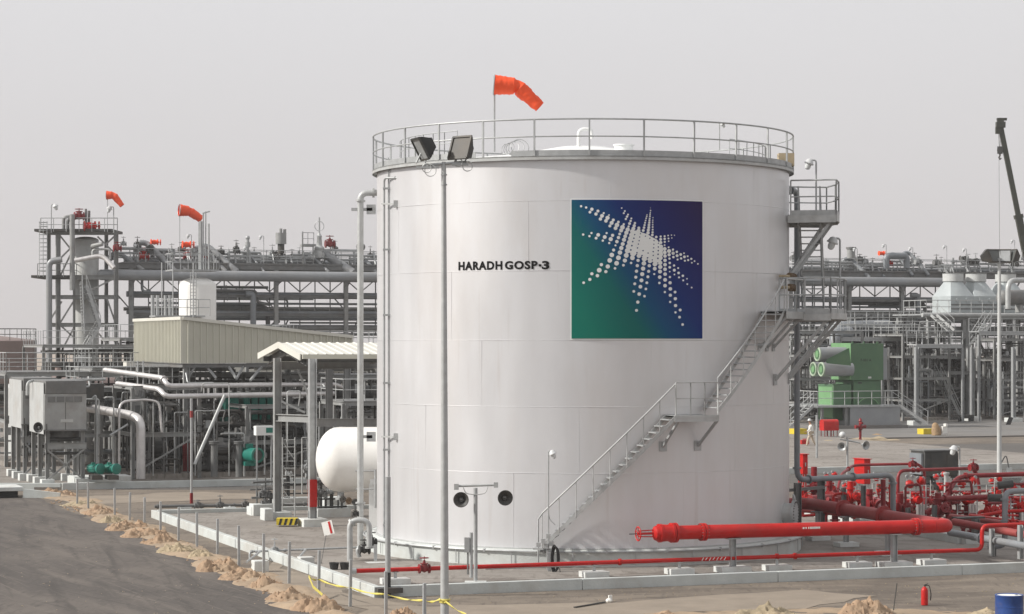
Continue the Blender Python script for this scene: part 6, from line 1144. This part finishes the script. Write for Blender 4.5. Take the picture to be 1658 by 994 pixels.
for i, (px, py, w, h, lb) in enumerate(((1415, 712, 90, 7, 'long low heap of dug earth behind the grey loudspeakers'), (1425, 706, 40, 6, 'small brown earth mound near the motor platform'), (1345, 716, 60, 5, 'pale rubble heap under the red hose box'))):
    c = G(px, py); sz = c.y/F; mb = MB(); random.seed(i+50)
    for a in range(13):
        for b in range(9): x = (a/12-.5)*w*sz; y = (b/8-.5)*2.4; e = max(0, 1-(2*a/12-1)**2)*max(0, 1-(2*b/8-1)**2); mb.v.append(V((c.x+x, c.y+y, -.03+e*h*sz*1.3*(.5+.6*noise.noise(V((x*1.3, y*1.5, i)))) + .04*noise.noise(V((x*5, y*5, 1))))))
    mb.f = [(a*9+b, a*9+b+1, a*9+b+10, a*9+b+9) for a in range(12) for b in range(8)]; solo('earth_heap', lb, 'earth heap', mb, ('sand_pale', 'wood', 'sand_pale')[i], 'earth heaps on the far yard')
q = G(1303, 722); solo('red_tool_box', 'small red tool box on ground behind the worker', 'box', MB().box(q+Z*.2, (.5, .35, .4), .2).cyl(q+V((-.15, 0, .45)), q+V((.15, 0, .45)), .03, n=6), 'red')
pipe('upright grey post beside the walking worker', [G(1322.5, 745), P(1322.5, 672, G(1322.5, 745).y)], .07, 'galv', 'steel_pole', 'pole', n=8)
# walking worker, white shirt and hard hat
q = G(1313, 724); q.z = 0; pt = thing('person', 'worker in white shirt, pale trousers and white hard hat, walking left', 'person', q)
def skin(name, vs, es, rs, m, parent, root=0, lv=2):
    me = bpy.data.meshes.new(name); me.from_pydata([tuple(V(v)+q-ORG[parent.name]) for v in vs], es, []); o = bpy.data.objects.new(name, me); link(o, parent, ORG[parent.name]); me.materials.append(MATS[m])
    md = o.modifiers.new('skin', 'SKIN'); md.use_smooth_shade = True
    for i, r in enumerate(rs): me.skin_vertices[0].data[i].radius = (r, r)
    me.skin_vertices[0].data[root].use_root = True; sb_ = o.modifiers.new('sub', 'SUBSURF'); sb_.levels = lv; sb_.render_levels = lv; return o
J = [(0, 0, .98), (0, 0, 1.2), (-.03, 0, 1.42), (-.05, 0, 1.53), (-.08, 0, 1.62), (-.09, 0, 1.72), (-.04, .2, 1.42), (.06, .24, 1.15), (-.1, .24, .92), (-.04, -.2, 1.42), (-.12, -.24, 1.14), (-.33, -.22, 1.0), (0, .1, .92), (.12, .1, .5), (.33, .1, .12), (.22, .1, .04), (0, -.1, .92), (-.2, -.1, .52), (-.28, -.1, .09), (-.42, -.1, .04)]
E_ = [(0, 1), (1, 2), (2, 3), (3, 4), (4, 5), (2, 6), (6, 7), (7, 8), (2, 9), (9, 10), (10, 11), (0, 12), (12, 13), (13, 14), (14, 15), (0, 16), (16, 17), (17, 18), (18, 19)]
Rr = [.14, .13, .14, .055, .085, .08, .055, .045, .03, .055, .045, .03, .09, .06, .042, .035, .09, .06, .042, .035]
for hnd, d in ((8, (-.3, 0, -1)), (11, (-1, 0, -.1))):
    w0_ = V(J[hnd]); d = V(d).normalized(); J.append(tuple(w0_+d*.07)); Rr.append(.035); pal = len(J)-1; E_.append((hnd, pal))
    for k in range(4): f = w0_+d*.15+V((0, -.03+.02*k, 0)); J.append(tuple(f)); Rr.append(.009); E_.append((pal, len(J)-1))
    J.append(tuple(w0_+d*.09+V((0, .05, .02)))); Rr.append(.011); E_.append((pal, len(J)-1))
J.append((-.185, 0, 1.655)); Rr.append(.014); E_.append((4, len(J)-1))
skin('body', J, E_, Rr, 'skin', pt)
skin('shirt', [J[i] for i in (0, 1, 2, 6, 7, 9, 10)]+[(.0, .24, 1.0), (-.28, -.23, 1.04), (0, 0, .9)], [(9, 0), (0, 1), (1, 2), (2, 3), (3, 4), (2, 5), (5, 6), (4, 7), (6, 8)], [.175, .17, .17, .08, .065, .08, .065, .052, .05, .17], 'white_cloth', pt)
skin('trousers', [J[i] for i in (0, 12, 13, 14, 16, 17, 18)], [(0, 1), (1, 2), (2, 3), (0, 4), (4, 5), (5, 6)], [.17, .12, .09, .07, .12, .09, .07], 'khaki_cloth', pt)
build('hard_hat', MB().lathe([(.15, 1.72), (.125, 1.73), (.12, 1.79), (.08, 1.85), (.01, 1.87)], q+V((-.09, 0, 0)), Z, 20).box(q+V((-.2, 0, 1.725)), (.12, .16, .015)), 'lamp_white', pt)
for j in (15, 19): build('shoe', MB().ball(q+V(J[j])+V((-.02, 0, .01)), .06, 10, .7).box(q+V(J[j])+V((-.04, 0, -.01)), (.24, .09, .05)), 'dark_grey', pt)
build('eyes', MB().ball(q+V((-.165, .03, 1.675)), .012, 6).ball(q+V((-.165, -.03, 1.675)), .012, 6), 'black', pt)
# fin fan coolers on their deck
YC = 205; dk_ = thing('cooler_deck', 'raised steel deck carrying the pale fan coolers on the right', 'deck', O(1560, YC)); c = O(1500, YC); zd2 = P(0, 508, YC).z; L_ = 13.5
build('deck', MB().obox(c, L_, 6, zd2-.12, zd2), 'galv', dk_); build('edge_pipe', MB().cyl(c-U*.6+Z*(zd2-.1)-N*.3, c+U*L_+Z*(zd2-.1)-N*.3, .2, n=12), 'galv_light', dk_); build('handrail', rail_mb([c+N*4+Z*zd2, c+Z*zd2, c+U*L_+Z*zd2], 1.2, 1.1, .032), 'galv_light', dk_)
for a in (.4, 4.4, 8.6, 12.8):
    for b in (.3, 5.6): build('column', MB().ibeam(c+U*a+N*b, c+U*a+N*b+Z*(zd2-.2), .32, .32, .03, up=U), 'galv_light' if a < 5 and b < 1 else 'grey_paint', dk_)
build('bracing', MB().beam(c+U*4.4+Z*(zd2-.8), c+U*8.6+Z*1, .16).beam(c+U*8.6+Z*(zd2-.8), c+U*4.6+Z*2.2, .12).ibeam(c+Z*(zd2-.35), c+U*L_+Z*(zd2-.35), .2, .35, .03).ibeam(c+Z*4.1, c+U*L_+Z*4.1, .2, .3, .03), 'grey_paint', dk_)
zc0 = zd2+.15
for i, lb in enumerate(('left fan cooler with pale sloping hood and round fan ring', 'middle fan cooler with pale sloping hood and round fan ring', 'right fan cooler hidden partly behind the thick silver pipe')):
    cx = c+U*(4.2+2.35*i if i < 2 else 9.6)+N*1.0+Z*(zc0 if i < 2 else zc0+.0); f_ = thing('fan_cooler', lb, 'cooler', cx, 'fan coolers on the deck'); hw = 1.17; a = .62
    z_ = [0, .75, 1.15, 2.75]; vs = []
    for hh, zz_ in ((hw, 0), (hw, 1.45)): vs += [cx+U*x*hh+N*(1.6+y*1.6)+Z*zz_ for x, y in ((-1, -1), (1, -1), (1, 1), (-1, 1))]
    build('box', MB().add(vs, [(0, 1, 5, 4), (1, 2, 6, 5), (2, 3, 7, 6), (3, 0, 4, 7), (0, 1, 2, 3)]), 'cooler', f_); hv = MB(); k = 24; cen = cx+N*1.6
    for j in range(k):
        an = 2*math.pi*j/k+math.pi/4; x, y = math.cos(an), math.sin(an); mxx = max(abs(x), abs(y)); hv.v += [cen+U*x/mxx*hw+N*y/mxx*1.6+Z*1.45, cen+U*x*.8+N*y*.8+Z*2.75]
    hv.f = [(2*j, (2*j+2) % (2*k), (2*j+3) % (2*k), 2*j+1) for j in range(k)]; o = build('hood', hv, 'cooler', f_)
    o.data.set_sharp_from_angle(angle=math.radians(20)); o2 = build('fan_ring', MB().lathe([(.8, 2.72), (.92, 2.8), (.92, 3.45), (.98, 3.5), (.86, 3.5), (.84, 2.9), (.2, 2.85)], cen, Z, 32), 'pale_grey', f_); ORG[o2.name] = ORG[f_.name]
    fn = MB()
    for j in range(4): an = j*math.pi/2+.4; d_ = U*math.cos(an)+N*math.sin(an); fn.beam(cen+Z*3.2, cen+Z*3.2+d_*.78, .22, .03)
    build('fan', fn, 'mid_grey', o2); build('louvre', MB().obox(cx-U*hw*.98-N*.03, hw*1.96, .03, cx.z+.25, cx.z+.38).obox(cx-U*hw*.98-N*.03, hw*1.96, .03, cx.z+.62, cx.z+.75), 'mid_grey', f_); build('nozzles', MB().cyl(cx-N*.1-U*.5+Z*1.1, cx+Z*1.1-U*.5, .2, n=10).cyl(cx-N*.1+U*.5+Z*1.1, cx+Z*1.1+U*.5, .2, n=10), 'cooler', f_)
stair('long steel stair slanting down from right rack walkway', RK(1553, 478, -1.5), RK(1525, 436, -.6), 1.1, N, 'galv_light'); stair('steel stair slanting down below the cooler deck', P(1553, 680, 203), P(1518, 605, 204), 1.0, N, 'galv_light'); stair('upper steel stair behind the cooler deck column', P(1540, 535, 203), P(1512, 510, 204), 1.0, N, 'galv_light')
stair('steel stair rising right below the cooler deck', P(1575, 560, 199), P(1600, 522, 199), 1.0, N, 'galv')
pipe('thick silver pipe entering from right edge above coolers', [P(1632, 500, 196), P(1632, 454, 196), P(1700, 453, 200)], .22, 'galv_light', n=14, bend=.9)
t = thing('horizontal_drum', 'dark horizontal drum behind the thick silver pipe', 'drum', P(1640, 490, 200)); build('shell', vessel_mb(P(1620, 482, 201), P(1690, 480, 206), .65, 22), 'mid_grey', t); build('saddle', MB().box(P(1650, 500, 203), (.3, .8, .6), YAW), 'grey_paint', t)
# walkways, vessel, and skids under the right rack
def walk(label, px0, px1, py, Y, w=2., col='galv_light', legs=True):
    a = P(px0, py, Y); L = (px1-px0)*Y/F/.96; t = thing('walkway', label, 'walkway', a, 'raised walkways in the right plant'); build('deck', MB().obox(a, L, w, a.z-.1, a.z), col, t); build('edge_beam', MB().ibeam(a-Z*.22, a+U*L-Z*.22, .1, .24, .02), 'galv', t); build('handrail', rail_mb([a, a+U*L], 1.1, 1.15, .032), col, t); build('handrail', rail_mb([a+N*w, a+U*L+N*w], 1.1, 1.5, .032), 'galv', t)
    if legs:
        for i in range(int(L/5)+2): x = min(L, i*5); build('leg', MB().ibeam(V((a.x, a.y, 0))+U*x, a+U*x-Z*.3, .2, .2, .02, up=U), 'galv', t)
walk('long walkway above and behind the green motor', 1345, 1500, 546, 200, 1.6); walk('upper walkway crossing behind the tank lower platform', 1365, 1508, 524, 206, 1.6); walk('walkway in front of the fan cooler deck', 1484, 1566, 557, 196, 1.6); walk('walkway below the fan coolers at right edge', 1585, 1668, 536, 198, 1.6, 'galv'); walk('low walkway between tank edge and motor', 1283, 1345, 600, 205, 1.6, 'galv')
t = thing('horizontal_drum', 'large grey horizontal drum above the green motor', 'drum', P(1400, 540, 208)); build('shell', vessel_mb(P(1350, 534, 206), P(1440, 531, 212), .75, 28), 'pipe_grey', t); build('saddle', MB().box(P(1370, 548, 207.5), (.4, 1.2, .8), YAW).box(P(1420, 548, 210), (.4, 1.2, .8), YAW), 'grey_paint', t)
pp_ = thing('pump_bend', 'fat grey elbow left of the large horizontal drum', 'pipe', P(1352, 550, 200)); build('pipe', pipe_mb([P(1352, 575, 200), P(1352, 540, 200), P(1375, 538, 202)], .5, 1.1, 18), 'pipe_grey', pp_)
S('railed grey pipework close behind the tank lower platform', O(1290, 190), 6, 5, 7.6, 71, npipe=14, nves=1, levels=4, base=.1, railcol='galv_light'); S('railed grey pipework between motor and cooler deck, nearer one', O(1462, 199), 4.5, 5, 7.4, 72, npipe=14, nves=1, levels=4, base=.1, railcol='galv_light'); S('grey pipework under the fan coolers at right edge', O(1610, 203), 6, 5, 7.0, 73, npipe=14, nves=1, levels=4, base=.1, railcol='galv_light')
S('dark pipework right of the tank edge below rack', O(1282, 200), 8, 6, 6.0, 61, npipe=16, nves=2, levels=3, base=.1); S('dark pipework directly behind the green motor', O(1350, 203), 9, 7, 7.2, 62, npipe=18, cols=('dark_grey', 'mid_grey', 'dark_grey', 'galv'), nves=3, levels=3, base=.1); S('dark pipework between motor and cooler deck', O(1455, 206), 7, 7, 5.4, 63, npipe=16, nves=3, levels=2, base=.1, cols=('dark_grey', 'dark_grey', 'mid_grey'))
S('dark pipework under the cooler deck left half', O(1515, 214), 9, 8, 5.6, 64, npipe=20, nves=4, levels=2, base=.1, cols=('dark_grey', 'dark_grey', 'mid_grey')); S('dark pipework under the cooler deck right half', O(1600, 216), 9, 8, 5.6, 65, npipe=18, nves=4, levels=2, base=.1, cols=('dark_grey', 'dark_grey', 'mid_grey'))  # darker colour sets put the shade under the deck into the pipes
S('far pipework block below right rack, upper left', O(1290, 222), 16, 8, 9.5, 66, npipe=26, nves=4, nriser=30, levels=4, base=.1, deck=False, rail=False); S('far pipework block below right rack, upper middle', O(1470, 226), 16, 8, 9.2, 67, npipe=24, nves=4, nriser=30, levels=4, base=.1, deck=False, rail=False)
for i, (px, yb) in enumerate(((1574, 683), (1641, 685), (1484, 690))): q = G(px, yb); t = thing('support_column', ('pale steel column on a block under the cooler deck', 'pale steel column near right edge behind the mast', 'thin steel column beside the motor platform stair')[i], 'column', q, 'steel columns of the right plant'); build('column', MB().ibeam(q+Z*.3, P(px, 562, q.y), .3, .3, .03, up=U), 'galv', t); build('block', MB().box(q+Z*.2, (1.2, 1., .5), YAW), 'block_concrete', t, .02)
solo('tarpaulin', 'small dark sheet hanging beside the white mast', 'sheet', MB().box(P(1632, 688, 190), (.35, .06, 1.4), R=Matrix.Rotation(.4, 3, 'Y')), 'black'); t = thing('cart', 'dark wheeled cart standing under the cooler deck stairs', 'cart', G(1560, 684)); q = G(1560, 684); build('body', MB().box(q+Z*.5, (1.6, .8, .3), YAW), 'dark_grey', t)
for k in (-.5, .5): build('wheel', MB().cyl(q+U*k+Z*.25-N*.45, q+U*k+Z*.25-N*.33, .25, n=16), 'rubber', t)
# right floodlight mast
Ym = G(1618, 782).y; t = thing('floodlight_mast', 'slim pale floodlight mast on the right with four floodlights', 'floodlight', P(1618, 782, Ym), 'floodlight masts'); build('pole', MB().cyl(P(1618, 775, Ym), P(1618, 425, Ym), .12, .08, 16), 'pale_grey', t)
build('crossbar', MB().cyl(P(1600, 425, Ym), P(1637, 425, Ym), .04, n=8).cyl(P(1618, 427, Ym), P(1618, 418, Ym), .1, n=10), 'galv', t); build('base_block', MB().box(P(1628, 782, Ym), (1.3, .8, .55), YAW), 'dark_grey', t); build('base_top', MB().box(P(1628, 775, Ym), (1.3, .8, .35), YAW), 'block_concrete', t)
for px, yw in ((1601, 80), (1611, 15), (1626, -15), (1638, -80)): flood(t, P(px, 414, Ym), math.radians(yw+(0 if abs(yw) < 40 else 10)), math.radians(-20), 1.0, 'dark_grey', 'galv' if px == 1626 else 'lens')
build('cable', pipe_mb([P(1621, 750, Ym), P(1629, 735, Ym), P(1634, 760, Ym), P(1634, 775, Ym)], .03, .4, 8), 'mid_grey', t); build('switch_box', MB().box(P(1634, 763, Ym), (.25, .2, .35)), 'galv', t)
# lifting hook with rigging, crane
Yk = 240; t = thing('crane', 'dark telescopic crane boom rising at the right with hanging hook', 'crane', P(1760, 670, Yk)); a, b = P(1620, 205, Yk), P(1668, 445, Yk); d_ = (b-a).normalized(); foot = a+d_*33
bo = MB(); 
for s0, s1, w_ in ((0, 9.5, .42), (9.2, 21, .6), (20.6, 33, .8)): bo.beam(a+d_*s0, a+d_*s1, w_, w_*1.15)
build('boom', bo, 'crane_paint', t); build('boom_head', MB().box(P(1620, 202, Yk), (.9, .7, .6)).cyl(P(1620, 196, Yk-.3), P(1620, 196, Yk+.3), .35, n=16).box(P(1616, 211, Yk), (.5, .5, .7)).box(P(1622, 193, Yk), (1.0, .4, .25)), 'crane_paint', t); build('boom_collar', MB().beam(a+d_*9.2, a+d_*9.6, .75, .85), 'crane_paint', t)
ck = MB()
for x in (1616, 1618, 1620.5): ck.cyl(P(x, 208, Yk), P(1618.6+(x-1618)*.3, 240, Yk), .02, n=5)
build('ropes', ck, 'mid_grey', t); o = build('hook_block', MB().box(P(1619, 243, Yk), (.5, .35, .75)).cyl(P(1619, 243, Yk-.25), P(1619, 243, Yk+.25), .3, n=14), 'dark_grey', t); ORG[o.name] = ORG[t.name]
build('hook', MB().tube([P(1619, 248, Yk), P(1619, 252, Yk), P(1617.5, 255, Yk), P(1619, 258, Yk), P(1621, 256, Yk)], .09, 8), 'dark_grey', o); build('load_line', MB().cyl(P(1617.5, 256, Yk), P(1618.5, 405, Yk), .018, n=5), 'dark_grey', o)
g0 = V((foot.x+1.5, Yk, 0)); build('carrier', MB().box(g0+Z*1.3, (9, 2.6, 1.1)).box(g0+V((2.5, 0, 2.5)), (2.4, 1.2, 1.5)).box(g0+V((-1, 0, 2.3)), (4, 2.4, .9)), 'crane_paint', t)
for k in (-3.2, -1.8, 1.8, 3.2): build('wheel', MB().cyl(g0+V((k, -1.35, .6)), g0+V((k, 1.35, .6)), .6, n=20), 'rubber', t)
build('rigging', MB().beam(P(1618.3, 405, Yk), P(1617, 414, Yk), .12).ball(P(1618.5, 407, Yk), .18, 8), 'dark_grey', t)
# exchangers added, mostly near-black, so the depth of both plants reads as shade
def drum(label, px, py, Y, L, r, m, legs=True):
    a = P(px, py, Y); t = thing('shade_filler', label, 'exchanger', V((a.x, a.y, 0)), 'exchangers added to darken the plant depths'); build('shell', vessel_mb(a, a+U*L, r, 20), m, t)
    f = MB()
    for q in (.12, .88): f.cyl(a+U*L*q, a+U*(L*q+.1), r*1.15, n=20)
    build('flanges', f, m, t)
    for q in (.25, .75): build('saddle', MB().box(V((a.x, a.y, a.z/2))+U*L*q, (.35, r*1.5, a.z), YAW), 'mid_grey', t)
    build('nozzle', MB().cyl(a+U*L*.3, a+U*L*.3+Z*(r+.5), .18, n=10).cyl(a+U*L*.7, a+U*L*.7+Z*(r+.5), .18, n=10), m, t)
for a in (('added dark exchanger deep behind the teal compressor', 330, 668, 133, 7, .6, 'dark_grey'), ('added dark exchanger low behind the leaning strut', 300, 715, 129, 6, .65, 'dark_grey'), ('added dark exchanger behind the scaffold ladder', 440, 700, 128, 6, .6, 'dark_grey'), ('added grey exchanger above the one behind the ladder', 445, 655, 133, 6, .5, 'mid_grey'),
          ('added dark exchanger behind the silver bend', 195, 705, 127, 5, .6, 'dark_grey'), ('added dark exchanger behind the two cooler units', 60, 690, 130, 7, .8, 'dark_grey'), ('added dark exchanger behind the white vessel head', 520, 640, 130, 6, .55, 'dark_grey'), ('added brown grey exchanger high behind cooler units', 45, 628, 140, 6, .7, 'brown_shell'),
          ('added dark exchanger at ground level left of cooler deck stairs', 1460, 655, 222, 9, 1.0, 'dark_grey'), ('added dark exchanger at ground level under left fan cooler', 1525, 660, 224, 9, 1.0, 'dark_grey'), ('added dark exchanger at ground level under right fan cooler', 1595, 655, 226, 9, 1.1, 'dark_grey'), ('added upper dark exchanger under the left fan cooler', 1530, 612, 226, 9, .8, 'dark_grey'), ('added upper dark exchanger under right fan cooler', 1600, 610, 228, 9, .9, 'dark_grey'),
          ('added dark exchanger behind the motor platform left end', 1290, 650, 215, 8, 1.0, 'dark_grey'), ('added grey exchanger behind the motor above walkway', 1430, 585, 222, 9, .8, 'mid_grey'), ('added grey exchanger past the tank edge below the rack', 1285, 590, 222, 8, .8, 'mid_grey')): drum(*a)
# extra partial runs on the rack
random.seed(501)
ow = 'first second third fourth fifth sixth seventh eighth ninth tenth eleventh twelfth'.split()
for i in range(12):
    px0 = rnd(215, 480) if i < 7 else rnd(1290, 1480); px1 = px0+rnd(60, 160); py = rnd(462, 545); off = rnd(.2, 4.5); z = z4(py)
    pipe(ow[i]+' short loose-ended pipe run seen within the rack, '+('left of the tank' if i < 7 else 'right of the tank'), [RZ(px0, z, off), RZ(px1, z, off), RZ(px1, z-rnd(.8, 2.4), off), RZ(px1+rnd(10, 30), z-1.2, off)][:rnd(0, 1) < .6 and 4 or 2], rnd(.08, .2), random.choice(['mid_grey', 'pipe_grey', 'galv']), 'rack_pipe', 'pipe', 'pipes on the long rack', n=10, flanges=(.3,))
# ---------------------------------------------------------------- dusty air
hz = MB().box((0, 610, 29), (1440, 1380, 60)); hm = bpy.data.materials.new('haze'); hm.use_nodes = True; tt = hm.node_tree; tt.nodes.clear(); pv = tt.nodes.new('ShaderNodeVolumePrincipled'); pv.inputs['Density'].default_value = .00028; pv.inputs['Color'].default_value = (.93, .91, .90, 1); pv.inputs['Anisotropy'].default_value = .2
oo = tt.nodes.new('ShaderNodeOutputMaterial'); tt.links.new(pv.outputs[0], oo.inputs['Volume']); MATS['haze'] = hm; struct('haze', hz, 'haze', 'stuff')
